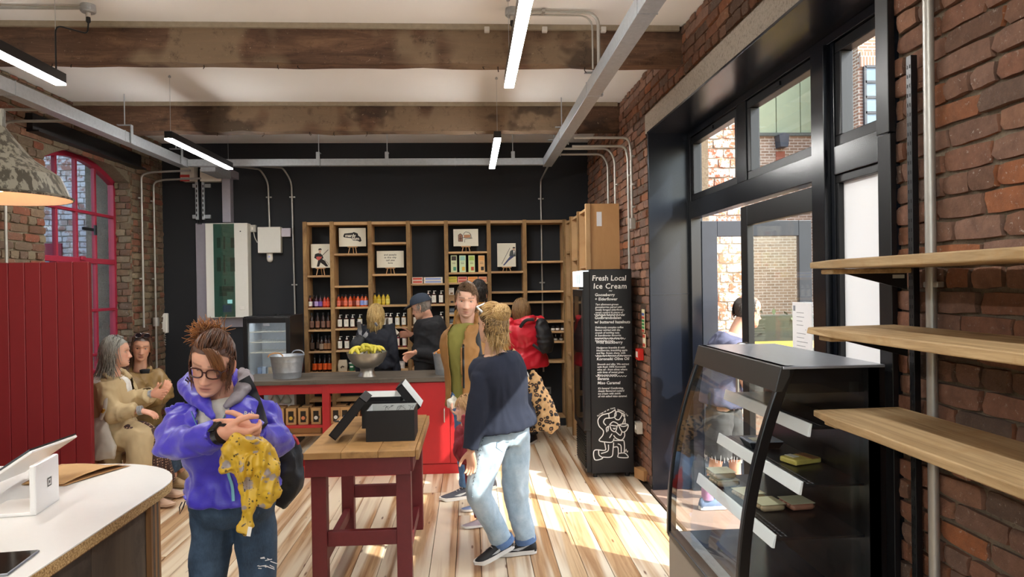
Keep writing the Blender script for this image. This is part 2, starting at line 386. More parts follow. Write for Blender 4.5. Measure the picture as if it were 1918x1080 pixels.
def brick_wall(parent, org, ud, nd, urange, vrange, holes, m, nind=300, bl=.222, bh=.0735, gap=.012, proud=.022, seed=1, stuffname='brickwork', keep=None, vis=True):
    """bricks on a plane: org + u*ud + v*Z, proud along nd; the ones largest in view are objects"""
    rs = random.Random(seed); org = Vector(org); ud = Vector(ud); nd = Vector(nd); zd = Vector((0, 0, 1)); L = []
    row = 0; v = vrange[0]
    while v < vrange[1]-.02:
        h = min(bh, vrange[1]-v); ivs = [(urange[0], urange[1])]
        for (u0, v0, u1, v1) in holes:
            if v+h*.6 > v0 and v+h*.4 < v1:
                nx = []
                for a, b in ivs:
                    if u1 <= a or u0 >= b: nx.append((a, b)); continue
                    if u0 > a: nx.append((a, u0))
                    if u1 < b: nx.append((u1, b))
                ivs = nx
        half = (row % 4 == 3)
        for a, b in ivs:
            step = bl if not half else bl*.52
            u = a-(bl*.5 if row % 2 else bl*.13)
            while u < b:
                w = step*rs.uniform(.9, 1.1); a2, b2 = max(u, a), min(u+w, b)
                if b2-a2 > .045: L.append(((a2+b2)/2, v+h/2, b2-a2-gap*rs.uniform(.6, 1.3), h-gap*rs.uniform(.7, 1.3), proud*rs.uniform(.55, 1.35), rs.randrange(len(BV)), rs.uniform(-.012, .012)))
                u += w
        v += bh*rs.uniform(.96, 1.04); row += 1
    if keep: L = [q for q in L if keep(q[0], q[1])]
    sc = []
    for q in L:
        p = org+ud*q[0]+zd*q[1]; x, y, z = proj(p)
        e = proj(p+ud*q[2]); area = abs(e[0]-x)*q[3]*FPX/max(z, .3) if (z > .2 and -60 < x < 1980 and -40 < y < 1120) else 0
        sc.append(area)
    order = sorted(range(len(L)), key=lambda i: -sc[i]); big = [i for i in order[:nind] if sc[i] > 40]; bs = set(big)
    meshes = []
    for (Vv, Ff) in BV:
        me = bpy.data.meshes.new('brick'); me.from_pydata(Vv.tolist(), [], Ff); me.materials.append(m); meshes.append(me)
        me.polygons.foreach_set('use_smooth', [True]*len(me.polygons)); me.set_sharp_from_angle(angle=.9)
    R = Matrix((ud, zd, nd)).transposed(); base = LOC.get(parent.name, Vector((0, 0, 0)))
    sV = []; sF = []; nn = 0
    for i, q in enumerate(L):
        p = org+ud*q[0]+zd*q[1]; rot = Matrix.Rotation(q[6], 3, 'Z'); A = R@rot@Matrix.Diagonal((q[2], q[3], q[4]))
        if i in bs:
            o = bpy.data.objects.new('brick', meshes[q[5]]); COL.objects.link(o); o.parent = parent
            o.matrix_local = Matrix.Translation(p-base)@A.to_4x4()
        else:
            Vv, Ff = BV[q[5]]; sV.append(Vv@np.array(A).T+np.array(p)); sF += [[k+nn for k in f] for f in Ff]; nn += len(Vv)
    if sV:
        o = mesh_obj(stuffname, np.concatenate(sV), sF, m, parent, smooth=.9); o['kind'] = 'stuff'
# right wall with the wide door opening
DY0, DY1, DZ = 2.38, 5.68, 2.97
wr = struct(MB().box(XR+.02, YN, -.05, XR+.5, DY0, ZC).box(XR+.02, DY1, -.05, XR+.5, YB, ZC).box(XR+.02, DY0, DZ, XR+.5, DY1, ZC).build('wall_right', M_mortR))
brick_wall(wr, (XR+.022, 0, 0), (0, 1, 0), (-1, 0, 0), (1.3, YB), (0, ZC), [(DY0, -1, DY1, DZ+.16), (DY0-.1, DZ, DY1+.1, DZ+.16)], M_brickR, 300, proud=.024, seed=2)
MB().box(XR-.006, DY0-.1, DZ, XR+.03, DY1+.1, DZ+.16).build('lintel', M_conc, wr, bevel=.004)
# left wall with the arched window
WY0, WY1, WSP, WAP, WSILL = 6.33, 7.90, 2.90, 3.09, .85
wl = struct(MB().box(XL-.5, YN, -.05, XL-.02, WY0, ZC).box(XL-.5, WY1, -.05, XL-.02, YB, ZC).box(XL-.5, WY0, 3.16, XL-.02, WY1, ZC).box(XL-.5, WY0, -.05, XL-.02, WY1, WSILL).build('wall_left', M_mortL))
brick_wall(wl, (XL-.022, 0, 0), (0, 1, 0), (1, 0, 0), (4.6, YB-.03), (0, ZC), [(WY0, WSILL, WY1, 3.02)], M_brickL, 300, proud=.026, seed=4)
# far jamb of the window: bullnosed brick reveal facing the room
brick_wall(wl, (XL-.26, WY1-.005, 0), (1, 0, 0), (0, -1, 0), (0, .25), (WSILL, 3.05), [], M_brickL, 60, bl=.24, proud=.03, seed=9, stuffname='jamb_brickwork')
m = MB(); m.bar((XL-.1, WY0-.25, 3.15), (XL-.1, WY1+.12, 3.15), .30, .15); m.box(XL-.12, WY0-.25, 3.07, XL+.10, WY1+.12, 3.085)
m.build('steel_lintel', plain('black_lintel', '#0e0e10', .5), wl)
# ------------------------------------------------------------------ LED battens, trunking, conduit
M_led = emit('led_diffuser', (1, .985, .955), LED_POWER)
M_cond = plain('conduit_steel', '#b5b3ad', .4, .6, var=.08)
def batten(x, y0, y1, zb, label, cable=None):
    t = thing('linear_light', label, 'light', (x, (y0+y1)/2, zb), 'suspended linear lights')
    MB().box(x-.031, y0, zb+.012, x+.031, y1, zb+.07).build('housing', M_black, t, bevel=.002)
    MB().box(x-.029, y0+.002, zb, x+.029, y1-.002, zb+.012).build('diffuser', M_led, t)
    for yy in (y0+.05, y1-.05):
        w = MB().tube([(x, yy, zb+.07), (x, yy, ZC)], .0014, 5).build('suspension_wire', M_galv, t)
        MB().lathe([(.011, 0), (.011, .012), (.004, .02)], 10, (x, yy, ZC-.021)).build('ceiling_cup', M_galv, w)
    return t
batten(-2.43, 2.83, 4.33, 2.955, 'black linear LED light at upper left, its near end cut by the frame')
batten(.265, 2.86, 4.36, 2.955, 'black linear LED light hanging near the top centre of the view')
batten(-2.46, 5.88, 7.36, 2.955, 'black linear LED light hanging in front of the fuse board, left')
batten(.255, 5.90, 7.38, 2.955, 'black linear LED light over the back shelves, farthest to the right')
batten(-2.43, -.4, 1.1, 2.955, 'unseen black linear LED light added behind the viewer on the left'); batten(.265, -.4, 1.1, 2.955, 'unseen black linear LED light added behind the viewer on the right')  # unseen lamps added behind the camera to light the room from the rear
batten(-2.43, -3.4, -1.9, 2.955, 'unseen black linear LED light added at the rear of the room on the left'); batten(.265, -3.4, -1.9, 2.955, 'unseen black linear LED light added at the rear of the room on the right')
def ceiling_rose(px, py, label):
    p = P(px, py, Z=ZC-.02); t = thing('junction_box', label, 'junction box', p)
    MB().lathe([(.0, .02), (.042, .02), (.045, 0), (.045, -.022), (.038, -.03), (0, -.03)], 18, p).build('body', M_galv, t, smooth=.7)
    MB().lathe([(.014, -.03), (.014, -.055), (.01, -.06), (.0, -.06)], 10, p).build('gland', plain('gland_white', '#cfcac2', .5), t)
    MB().lathe([(.013, -.058), (.014, -.085), (.006, -.095), (0, -.095)], 10, p).build('plug', M_black, t)
    return p
jb = ceiling_rose(165, 15, 'round steel junction box above the left linear light')
m = MB(); m.tube(bent([jb+Vector((0, 0, -.09)), jb+Vector((-.005, 0, -.16)), (-2.43, 4.28, 3.30), (-2.43, 4.28, 3.03)], .05), .005, 6)
props(m.build('power_cord', M_black, None, smooth=1), 'dark cord dropping from the left junction box to its light', 'cord')
jb2 = ceiling_rose(959, 22, 'round steel junction box beside the top centre linear light')
m = MB(); m.tube(bent([jb2+Vector((0, 0, -.09)), (jb2.x-.01, jb2.y, 3.3), (.265, 4.30, 3.16), (.265, 4.30, 3.03)], .05), .004, 6)
props(m.build('power_cord', plain('grey_flex', '#6d665c', .5), None, smooth=1), 'grey cord beside the top centre linear light', 'cord')
def conduit(name, pts, label, r=.0115, rb=.09, clips=(), wall=None, mat=None):
    t = thing(name, label, 'conduit', pts[0]); MB().tube(bent(pts, rb, 6), r, 8).build('pipe', mat or M_cond, t, smooth=1)
    for c in clips:
        c = Vector(c); m = MB()
        if wall == 'y': m.box(c.x-.035, c.y-.004, c.z-.009, c.x+.035, c.y+.012, c.z+.009)
        else: m.box(c.x-.012, c.y-.035, c.z-.009, c.x+.012, c.y+.035, c.z+.009)
        m.build('saddle_clip', M_cond, t, bevel=.003)
    return t
# runs along the ceiling
jx = jb2
conduit('ceiling_conduit', [jx+Vector((.04, 0, 0)), (.86, jx.y, ZC-.022), (.86, jx.y, 3.13)], 'steel conduit along the ceiling from the centre junction box', clips=[(.5, jx.y, ZC-.022)])
conduit('ceiling_conduit', [jx+Vector((.04, .05, 0)), (.83, jx.y+.05, ZC-.022), (.83, jx.y+.05, 3.13)], 'second thin steel conduit along the ceiling beside the centre box', r=.006)
conduit('ceiling_conduit', [jb+Vector((-.04, 0, 0)), (jb.x-1.4, jb.y, ZC-.022)], 'steel conduit along the ceiling at the top left corner', clips=[(jb.x-.6, jb.y, ZC-.022)])
# trunking: U channel boxes hung on rods
def trunking(a, b, w, h, label, hang):
    a = Vector(a); b = Vector(b); t = thing('cable_trunking', label, 'trunking', a, 'galvanised cable trunking')
    MB().bar(a, b, w, h).build('channel', M_galv, t, bevel=.003); d = (b-a).normalized(); s = d.cross(Vector((0, 0, 1)))
    L = (b-a).length; k = 1.4
    while k < L: MB().bar(a+d*k, a+d*(k+.008), w+.006, h+.006).build('joint', M_galv, t); k += 1.5
    for q in hang:
        p = a+d*q; m = MB(); e = s*(w/2+.012)
        m.bar(p+e+Vector((0, 0, -h/2)), p+e+Vector((0, 0, h/2+.07)), .008, .04, up=d); m.bar(p-e+Vector((0, 0, h/2+.07)), p+e+Vector((0, 0, h/2+.07)), .035, .006)
        g = m.build('hanger_bracket', M_galv, t); MB().tube([p+Vector((0, 0, h/2+.07)), (p.x, p.y, ZC)], .005, 6).build('threaded_rod', M_galv, g)
    return t
trunking((.90, YN, 3.10), (.90, 7.86, 3.10), .10, .095, 'galvanised cable trunking running to the back on the right', [4.6+2.3, 6.6+4, 7.2+4, 7.8+1.1])
trunking((-3.10, YN, 3.10), (-3.10, 7.80, 3.10), .10, .095, 'galvanised cable trunking running to the back on the left', [8.4, 10.5, 11.6])
trunking((-3.045, 7.80, 3.10), (.845, 7.80, 3.10), .07, .075, 'galvanised cable trunking crossing in front of the dark wall', [1.4, 2.15, 3.55])
trunking((-2.86, 7.84, 3.06), (-2.86, YB-.35, 3.06), .16, .09, 'galvanised trunking stub reaching the fuse board wall', [])
# conduits at the right rear
def wallpt(px, py, X=XR-.02): return P(px, py, X=X)
yA = 6.30; yB2 = 6.62
conduit('conduit_run', [(.95, 6.15, 3.02), (1.44, 6.15, 3.02), (1.462, 6.15, 2.9), (1.462, 6.15, 2.28)], 'bent steel conduit dropping the right brick wall, nearest the door', clips=[(1.475, 6.15, z) for z in (2.85, 2.6, 2.4)])
MB_ = MB().box(1.44, 6.125, 2.2, 1.49, 6.175, 2.3)
conduit('conduit_run', [(.95, 6.28, 2.97), (1.44, 6.28, 2.97), (1.462, 6.28, 2.86), (1.462, 6.28, .95)], 'bent steel conduit dropping behind the ice cream fridge', clips=[(1.475, 6.28, z) for z in (2.7, 2.3)])
conduit('conduit_run', [(.95, 6.85, 3.06), (1.40, 6.85, 3.06), (1.462, 6.85, 2.95), (1.462, 6.85, 2.5)], 'bent steel conduit reaching down to the tall plywood end panel', clips=[(1.475, 6.85, 2.7)])
conduit('conduit_run', [(.95, 7.2, 3.07), (1.40, 7.2, 3.07), (1.462, 7.2, 2.97), (1.462, 7.2, 2.55)], 'rearmost bent steel conduit on the right brick wall')
props(MB_.build('conduit_end_box', M_cond, None, bevel=.006), 'small steel fitting at the lower end of the right wall conduit', 'fitting')
xc = P(1015, 500, Y=8.68).x
conduit('conduit_run', [(xc, 7.84, 3.06), (xc, 8.66, 3.02), (xc, 8.675, 2.9), (xc, 8.675, .62)], 'steel conduit running down the dark wall behind the right shelves', clips=[(xc, 8.68, P(1015, y, Y=8.68).z) for y in (372, 529)], wall='y', rb=.12)
for px, pts, lb in ((500, [(487, 317), (502, 340), (505, 425)], 'steel conduit curving down to the white alarm box'), (547, [(530, 314), (546, 340), (553, 592)], 'steel conduit running down beside the black drinks fridge')):
    q = [P(a, b, Y=8.67) for a, b in pts]; q[0] = Vector((q[0].x, 8.67, q[0].z)); start = Vector((q[0].x-.02, 7.83, 3.07))
    conduit('conduit_run', [start, q[0], q[1], q[2]], lb, clips=[(P(pts[1][0]+1, 369, Y=8.67).x, 8.68, P(500, 369, Y=8.67).z)]+([(P(551, 533, Y=8.67).x, 8.68, P(550, 533, Y=8.67).z)] if px == 547 else []), wall='y', rb=.1)
# left wall conduits
for (y, ztop, zb, lb) in ((5.42, 3.085, .3, 'steel conduit on the left brick wall, farther from the arched window'), (5.74, 3.075, .3, 'steel conduit on the left brick wall, nearer the arched window')):
    conduit('conduit_run', [(-3.155, y, ztop), (-3.55, y, ztop), (-3.665, y, ztop-.01), (-3.665, y, ztop-.15), (-3.665, y, zb)], lb, clips=[(-3.68, y, 2.6)], rb=.07)
    if y < 5.5: props(MB().box(-3.2, y-.025, ztop-.025, -3.152, y+.025, ztop+.025).build('conduit_end_box', M_cond, None, bevel=.006), 'small steel fitting joining the left conduit to the trunking', 'fitting')
for (y, xw, ztop, zb, lb) in ((8.02, -3.655, 3.04, 1.3, 'steel conduit on the brick pier beside the arched window, left one'), (8.32, -3.655, 3.0, .2, 'steel conduit on the brick pier beside the entry phone, right one')):
    conduit('conduit_run', [(-3.08, y-.1, ztop), (-3.55, y, ztop), (xw, y, ztop-.03), (xw, y, zb)], lb, clips=[(-3.67, y, z) for z in (2.75, 1.85)], rb=.09)
cb = MB().tube([(-3.655, 8.32, 1.30), (-3.655, 8.32, 1.40)], .035, 12).build('conduit_box', M_cond, None, smooth=.7); props(cb, 'round steel inspection box on the brick pier conduit', 'fitting')
# ------------------------------------------------------------------ pendant lamp, left
pc = P(-8, 372, Y=2.35); R0 = .215
t = thing('pendant_lamp', 'old weathered metal dome pendant lamp glowing warm inside at left', 'lamp', pc)
tt = NT('weathered_enamel'); co = tt.coord('Object', (30, 30, 4)); cc = tt.mix(tt.ramp(tt.noise(1.8, 4, .6, co), (.46, 0), (.52, 1)), lin('#4b463b'), lin('#8f8a7c')); tt.col(cc); M_enam = tt.set(Roughness=.45, Metallic=.2)
prof = [(R0, 0), (R0+.004, .006), (R0*.965, .012), (R0*.84, .078), (R0*.79, .086), (R0*.52, .128), (R0*.46, .14), (R0*.30, .185), (R0*.20, .215), (.03, .235), (.03, .29), (.0, .29)]
MB().lathe(prof, 40, pc, closed=False).build('shade', M_enam, t, smooth=.5)
prof2 = [(R0-.002, .001), (R0*.94, .012), (R0*.82, .074), (R0*.77, .082), (R0*.50, .124), (.02, .15), (0, .15)]
MB().lathe([(r, z) for r, z in prof2], 40, pc, closed=False).build('shade_lining', plain('cream_lining', '#f0d2b4', .5), t, smooth=1)
MB().lathe([(0, .02), (.02, .025), (.032, .05), (.028, .08), (.014, .10), (.014, .15)], 16, pc).build('bulb', emit('warm_bulb', (1, .50, .24), 11), t, smooth=1)
MB().tube([pc+Vector((0, 0, .26)), (pc.x, pc.y, ZC)], .004, 6).build('flex', M_black, t)
# ------------------------------------------------------------------ black-lined doorway
XD = 1.82; FR = .06
lin_ = MB(); lin_.box(XR-.01, DY1-.012, 0, XD+.12, DY1+.02, DZ); lin_.box(XR-.01, DY0-.02, DZ-.015, XD+.12, DY1+.02, DZ+.002); lin_.box(XR-.005, DY0-.02, 0, XD+.12, DY0+.012, DZ)
tr = struct(lin_.build('trim_1', plain('gloss_black_lining', '#151a23', .24, var=.15, scale=6), None, bevel=.002))
MB().box(XR-.026, DY0-.035, 0, XR-.004, DY0+.04, 2.23).build('jamb_strip', M_black, tr, bevel=.002)
MB().box(XR-.03, DY0-.035, 2.235, XR-.004, DY0+.04, DZ+.15).build('jamb_strip', M_black, tr, bevel=.002)
MB().box(XR+.01, DY1-.016, 1.62, XD, DY1-.011, 1.624).build('sheet_joint', M_blackdoor, tr)
M_pane = glass('clear_glass', (.96, .98, .97), .05)
yP = lambda px: P(px, 400, X=XD).y
# door frame: posts and transom (window_2 carries the transom lights)
M_gloss = plain('gloss_black_frame', '#10131a', .22, var=.15, scale=6)
wt = struct(MB().box(XD, DY0, 2.905, XD+.09, DY1-.014, DZ-.016).build('window_2', M_gloss, None, bevel=.004))
for k, (y0, y1, z0, z1, dx) in enumerate(((DY1-.07, DY1-.013, 0, 2.904, .002), (4.46, 4.62, 2.382, 2.904, .003), (3.396, 3.527, 0, 2.904, -.03), (3.36, 3.395, 0, 2.904, .004), (DY0+.013, DY0+.10, 0, 2.904, .002))): MB().box(XD+dx, y0, z0, XD+.088, y1, z1).build('post', M_gloss, wt, bevel=.003)
for (y0, y1) in ((3.528, DY1-.071), (DY0+.101, 3.359)): MB().box(XD-.002, y0, 2.24, XD+.086, y1, 2.381).build('transom_rail', M_gloss, wt, bevel=.003)
for (a, b) in ((DY1-.07, 4.62), (4.46, 3.528), (3.36, DY0+.10)):
    f = MB(); y0, y1 = min(a, b), max(a, b); w = .055
    f.box(XD+.012, y0, 2.38, XD+.075, y1, 2.38+w).box(XD+.012, y0, 2.90-w, XD+.075, y1, 2.90).box(XD+.012, y0, 2.38+w, XD+.075, y0+w, 2.90-w).box(XD+.012, y1-w, 2.38+w, XD+.075, y1, 2.90-w)
    s_ = f.build('casement', M_black, wt, bevel=.004); MB().box(XD+.04, y0+w-.004, 2.38+w-.004, XD+.046, y1-w+.004, 2.90-w+.004).build('pane', M_pane, s_)
    MB().box(XD+.0, (y0+y1)/2-.04, 2.86, XD+.016, (y0+y1)/2+.03, 2.885).build('stay', M_black, s_)
# white filmed light beside the door
w3 = struct(MB().box(XD+.012, DY0+.10, 0, XD+.075, 3.38, .08).box(XD+.012, DY0+.10, 2.20, XD+.075, 3.38, 2.24).box(XD+.012, 3.34, .08, XD+.075, 3.38, 2.2).box(XD+.012, DY0+.10, .08, XD+.075, DY0+.14, 2.2).build('window_3', M_black, None, bevel=.003))
tw = NT('white_film'); tw.col((.86, .87, .88)); M_film = tw.set(Roughness=.35, Transmission_Weight=.0)
td = tw.n('BsdfTranslucent'); td.inputs[0].default_value = (.9, .92, .93, 1); mx = tw.n('MixShader'); mx.inputs[0].default_value = .2
tw.l(tw.b.outputs[0], mx.inputs[1]); tw.l(td.outputs[0], mx.inputs[2]); tw.l(mx.outputs[0], tw.out.inputs[0])
MB().box(XD+.04, DY0+.13, .07, XD+.046, 3.35, 2.21).build('filmed_pane', M_film, w3)
def door_leaf(name, W_, H_, mat, s0=.13):
    "leaf in local space: hinge at origin, width along +Y, thickness along X"
    o = MB().box(0, 0, .02, .045, s0, H_).box(0, W_-.11, .02, .045, W_, H_).box(0, s0, H_-.13, .045, W_-.11, H_).box(0, s0, .02, .045, W_-.11, .30).build(name, mat, None, bevel=.004)
    MB().box(.02, s0-.005, .295, .026, W_-.105, H_-.125).build('pane', M_pane, o)
    m = MB()
    for s_ in (-.055, .1):
        m.tube(bent([(s_, W_-.065, 1.22), (s_, W_-.065, 1.27)], .01), .013, 10)
    hd = MB(); hd.tube(bent([(0, W_-.065, .95), (-.06, W_-.065, .95), (-.06, W_-.065, 1.30), (0, W_-.065, 1.30)], .04), .012, 10); hd.build('handle', plain('brushed_steel', '#b8b6b0', .3, .9), o, smooth=1)
    return struct(o)
# closed leaf next to the post
d2 = door_leaf('door_2', 1.079, 2.22, M_black, .07); d2.location = (XD+.02, 3.531, 0)
# leaf folded open outwards: it stands square to the wall beyond the gap
d1 = door_leaf('door_1', .93, 2.22, M_blackdoor); d1.location = (XD+.09, DY1-.03, 0); d1.rotation_euler = (0, 0, -PI/2)
# notice taped to the closed leaf
nt = thing('notice_sheet', 'white printed notice sheet taped to the inside of the glass door', 'notice', (XD+.012, 3.85, 1.35)); M_paper = plain('white_paper', '#eef0f4', .7, var=.02)
XN = XD+.012; a, b = P(1484, 565, X=XN), P(1522, 675, X=XN)
MB().box(XN, b.y+.0, 1.30, XN+.002, a.y, a.z).build('sheet', M_paper, nt)
for k in range(15):
    zz = a.z-.06-k*.023; MB().box(XN-.0008, a.y-.05-(.1 if k % 5 == 4 else 0), zz, XN, b.y+.05+random.uniform(0, .06), zz+.003).build('print_line', plain('print_grey', '#8f939b', .8, var=0), nt)
MB().box(XN-.001, a.y-.035, a.z-.05, XN, a.y-.012, a.z-.02).build('crest', plain('print_grey', '#8f939b', .8), nt)
# ------------------------------------------------------------------ the yard outside the door
def tex_brick(name, c1, c2, mort, sx=1.0, bl=.225, bh=.075):
    t = NT(name); b = t.n('TexBrick'); b.offset = .5; g = t.n('NewGeometry'); sp = t.n('SeparateXYZ'); t.l(g.outputs['Position'], sp.inputs[0]); cbn = t.n('CombineXYZ')
    ad = t.n('Math', operation='ADD'); t.l(sp.outputs[0], ad.inputs[0]); t.l(sp.outputs[1], ad.inputs[1]); t.l(ad.outputs[0], cbn.inputs[0]); t.l(sp.outputs[2], cbn.inputs[1]); t.l(cbn.outputs[0], b.inputs['Vector'])
    b.inputs['Scale'].default_value = 1; b.inputs['Brick Width'].default_value = bl; b.inputs['Row Height'].default_value = bh; b.inputs['Mortar Size'].default_value = .011; b.inputs['Mortar Smooth'].default_value = .1
    b.inputs['Color1'].default_value = (*lin(c1), 1); b.inputs['Color2'].default_value = (*lin(c2), 1); b.inputs['Mortar'].default_value = (*lin(mort), 1)
    t.col(t.mix(t.ramp(t.noise(3, 4, .7, t.world()), (.4, 0), (.7, .35)), b.outputs[0], lin('#a58a70'))); t.bump(b.outputs['Fac'], -.4, .01); return t.set(Roughness=.9)
gr = struct(MB().box(XR+.5, -12, -.08, 30, 40, -.012).build('ground', tex_brick('yard_pavers', '#9a6a55', '#8d7766', '#8d8274', bl=.2, bh=.1)))
struct(MB().box(-14, 4.0, -.08, XL-.5, 12, -.012).build('ground_lane', plain('lane_setts', '#6a625a', .9, var=.3, scale=6)))
# white-flaked brick pier just past the open leaf
wp = struct(MB().box(2.0, 6.45, -.05, 2.62, 7.4, 5.2).build('wall_pier', mortar_mat('pier_mortar', '#b3a695', '#cbbfae')))
tf = NT('flaked_white_brick'); w = tf.world(); cc = tf.ramp(tf.rnd(), (0, lin('#b0644a')), (.5, lin('#a9583f')), (1, lin('#c27a5c')))
fk = tf.ramp(tf.mix(.5, tf.noise(7, 6, .7, w), tf.noise(30, 5, .7, w)), (.47, 0), (.51, 1)); cc = tf.mix(fk, cc, lin('#c6c4be')); tf.col(cc); tf.bump(fk, .4, .004); M_flake = tf.set(Roughness=.9)
brick_wall(wp, (2.0, 6.452, 0), (1, 0, 0), (0, -1, 0), (0, .62), (0, 5.2), [], M_flake, 150, bl=.23, bh=.09, gap=.013, proud=.02, seed=12)
wo = thing('brick_building', 'orange brick wall of the yard beyond the flaked white pier', 'building', (4, 9.6, 0))
MB().box(2.62, 9.5, -.05, 3.72, 10.2, 6).build('wall', tex_brick('orange_brick', '#b9674a', '#c77d5d', '#c0a896'), wo)
MB().box(3.3, 9.46, 1.9, 3.55, 9.51, 2.6).build('vent_panel', plain('vent_grey', '#8c8d85', .7), wo)
# cream brick building with pale green cladding on top
wc = thing('brick_building', 'brown brick building with pale green cladding on top, across the yard', 'building', (8, 18, 0))
MB().box(5.0, 18, -.05, 11.2, 22, 5.55).build('wall', tex_brick('brown_brick', '#8a6e58', '#a18670', '#d0c4b3'), wc)
xs_ = P(1454, 230, Y=17.95).x
for k in range(-5, 5): MB().box(xs_+.66*k+.012, 17.95, 5.62, xs_+.66*(k+1)-.012, 18.2, 9.2).build('cladding_panel', plain('pale_green_cladding', '#a8b08c', .55, var=.1, scale=2), wc)
MB().box(5, 17.9, 5.55, 11.2, 18.05, 5.63).build('coping', plain('coping_grey', '#5f6258', .7), wc)
lm = MB(); c = P(1463, 265, Y=17.9); lm.prism([(c.x-.14, c.z+.15), (c.x-.02, c.z+.2), (c.x+.14, c.z+.15), (c.x+.10, c.z-.17), (c.x-.10, c.z-.17)], 17.7, 18.0, 'y'); lm.build('wall_lantern', plain('lantern_grey', '#3c4048', .5), wc)
c = P(1462, 294, Y=17.97); MB().box(c.x-.12, 17.97, c.z-.15, c.x+.12, 18.01, c.z+.15).build('tile_inset', plain('tile_red', '#9c5e48', .8), wc)
# taller brick block with a dark metal window
wk = thing('brick_building', 'tall pink brick block with a dark gridded metal window, farthest right outside', 'building', (12, 17, 0))
X0 = 8.4
MB().box(9.3, 16.0, -.05, 16, 17.85, 8.2).build('wall', tex_brick('pink_brick', '#a5765f', '#8f6d5c', '#d6cabb'), wk)
a = P(1619, 145, Y=15.95); b = P(1655, 240, Y=15.95); fm = MB(); x0, x1, z0, z1 = a.x, a.x+1.5, b.z, a.z+.25
w_ = MB().box(x0, 15.93, z0, x1, 15.98, z1).build('window', plain('far_window_glass', '#6f8596', .12, var=.2, scale=1), wk)
for i in range(5):
    xx = x0+(x1-x0)*i/4; MB().box(xx-.03, 15.90, z0, xx+.03, 15.97, z1).build('glazing_bar', plain('dark_metal', '#2e333b', .5), w_)
for i in range(5):
    zz = z0+(z1-z0)*i/4; MB().box(x0, 15.90, zz-.03, x1, 15.97, zz+.03).build('glazing_bar', plain('dark_metal', '#2e333b', .5), w_)
MB().box(x0-.1, 15.92, z1, x1+.1, 15.99, z1+.35).build('arch_course', tex_brick('soldier_brick', '#a5765f', '#8f6d5c', '#d6cabb', bl=.075, bh=.35), wk)
# dark hedge-topped planter and yellow table seen behind the door glass
pl = thing('yard_planter', 'low dark planter of clipped green hedge in the yard behind the door', 'planter', (4.4, 9.6, 0))
rs = random.Random(3); m = MB()
for k in range(420):
    c = Vector((rs.uniform(3.3, 6.6), rs.uniform(9.0, 9.4), rs.uniform(.5, 1.32))); d = Vector((rs.uniform(-1, 1), rs.uniform(-1, 1), rs.uniform(-1, 1))).normalized()*.05; s_, u_ = frame_for(d)
    m.add([c-d, c+s_*.03, c+d, c-s_*.03], [(0, 1, 2, 3)])
MB().box(3.3, 9.02, .45, 6.6, 9.38, 1.25).build('hedge_core', plain('hedge_dark', '#2d3326', .9, var=.5, scale=30), pl)
q = m.build('hedge_leaves', plain('hedge_green', '#4a5a3a', .7, var=.4), pl); q['kind'] = 'stuff'
MB().box(3.25, 8.95, 0, 6.65, 9.45, .5).build('trough', plain('trough_black', '#24262a', .6), pl)
yt = thing('yellow_table', 'bright yellow table top out in the yard behind the door glass', 'table', (3.9, 8.2, 0))
MB().box(3.2, 7.9, .93, 4.5, 8.4, .97).build('table_top', plain('yellow_paint', '#e0b63a', .5), yt)
for (xx, yy) in ((3.3, 8.0), (4.4, 8.0), (3.3, 8.3), (4.4, 8.3)): MB().tube([(xx, yy, 0), (xx, yy, .93)], .02, 8).build('leg', M_black, yt)
# ------------------------------------------------------------------ arched red window on the left
M_redwin = plain('crimson_gloss', '#a1263f', .4, var=.1)
XW = XL-.20; ym = (WY0+WY1)/2; hw = (WY1-WY0)/2-.01
def archz(y, rise=0): return WSP+(WAP-WSP-rise)*(1-((y-ym)/hw)**2)-rise*.0
fr = MB(); n = 20
for (z_off, th) in ((0, .055),):
    pts = [(ym-hw+2*hw*i/n) for i in range(n+1)]
    for a, b in zip(pts, pts[1:]): fr.add([(XW-.03, a, archz(a)-th), (XW+.03, a, archz(a)-th), (XW+.03, a, archz(a)), (XW-.03, a, archz(a)), (XW-.03, b, archz(b)-th), (XW+.03, b, archz(b)-th), (XW+.03, b, archz(b)), (XW-.03, b, archz(b))],
                                          [(0, 1, 5, 4), (1, 2, 6, 5), (2, 3, 7, 6), (3, 0, 4, 7)])
fr.box(XW-.03, ym-hw, WSILL, XW+.03, ym-hw+.055, WSP).box(XW-.03, ym+hw-.055, WSILL, XW+.03, ym+hw, WSP).box(XW-.04, ym-hw, WSILL, XW+.06, ym+hw, WSILL+.06)
win = struct(fr.build('window_1', M_redwin, None))
# brick infill above the arch and sill
top = MB(); pts = [(ym-hw-.03+(2*hw+.06)*i/n) for i in range(n+1)]
cl = lambda y: archz(max(min(y, ym+hw), ym-hw))
for a, b in zip(pts, pts[1:]): top.add([(XL-.24, a, cl(a)), (XL-.03, a, cl(a)), (XL-.03, b, cl(b)), (XL-.24, b, cl(b)), (XL-.24, a, 3.2), (XL-.03, a, 3.2), (XL-.03, b, 3.2), (XL-.24, b, 3.2)], [(3, 2, 1, 0), (4, 5, 6, 7), (1, 2, 6, 5), (0, 4, 7, 3)])
top.build('arch_infill', M_mortL, wl); MB().box(XL-.2, WY0, WSILL-.04, XL+.04, WY1, WSILL).build('window_sill', M_redwin, win, bevel=.005)
ys = [6.45, 6.80, 7.14, 7.49]
for y in ys: MB().box(XW-.018, y-.017, WSILL+.05, XW+.022, y+.017, archz(y)-.04).build('mullion', M_redwin, win, bevel=.005)
for z, h in ((2.52, .03), (2.03, .055), (1.52, .03), (1.06, .03)): MB().box(XW-.02, ym-hw+.04, z-h/2, XW+.028, ym+hw-.04, z+h/2).build('glazing_bar', M_redwin, win, bevel=.005)
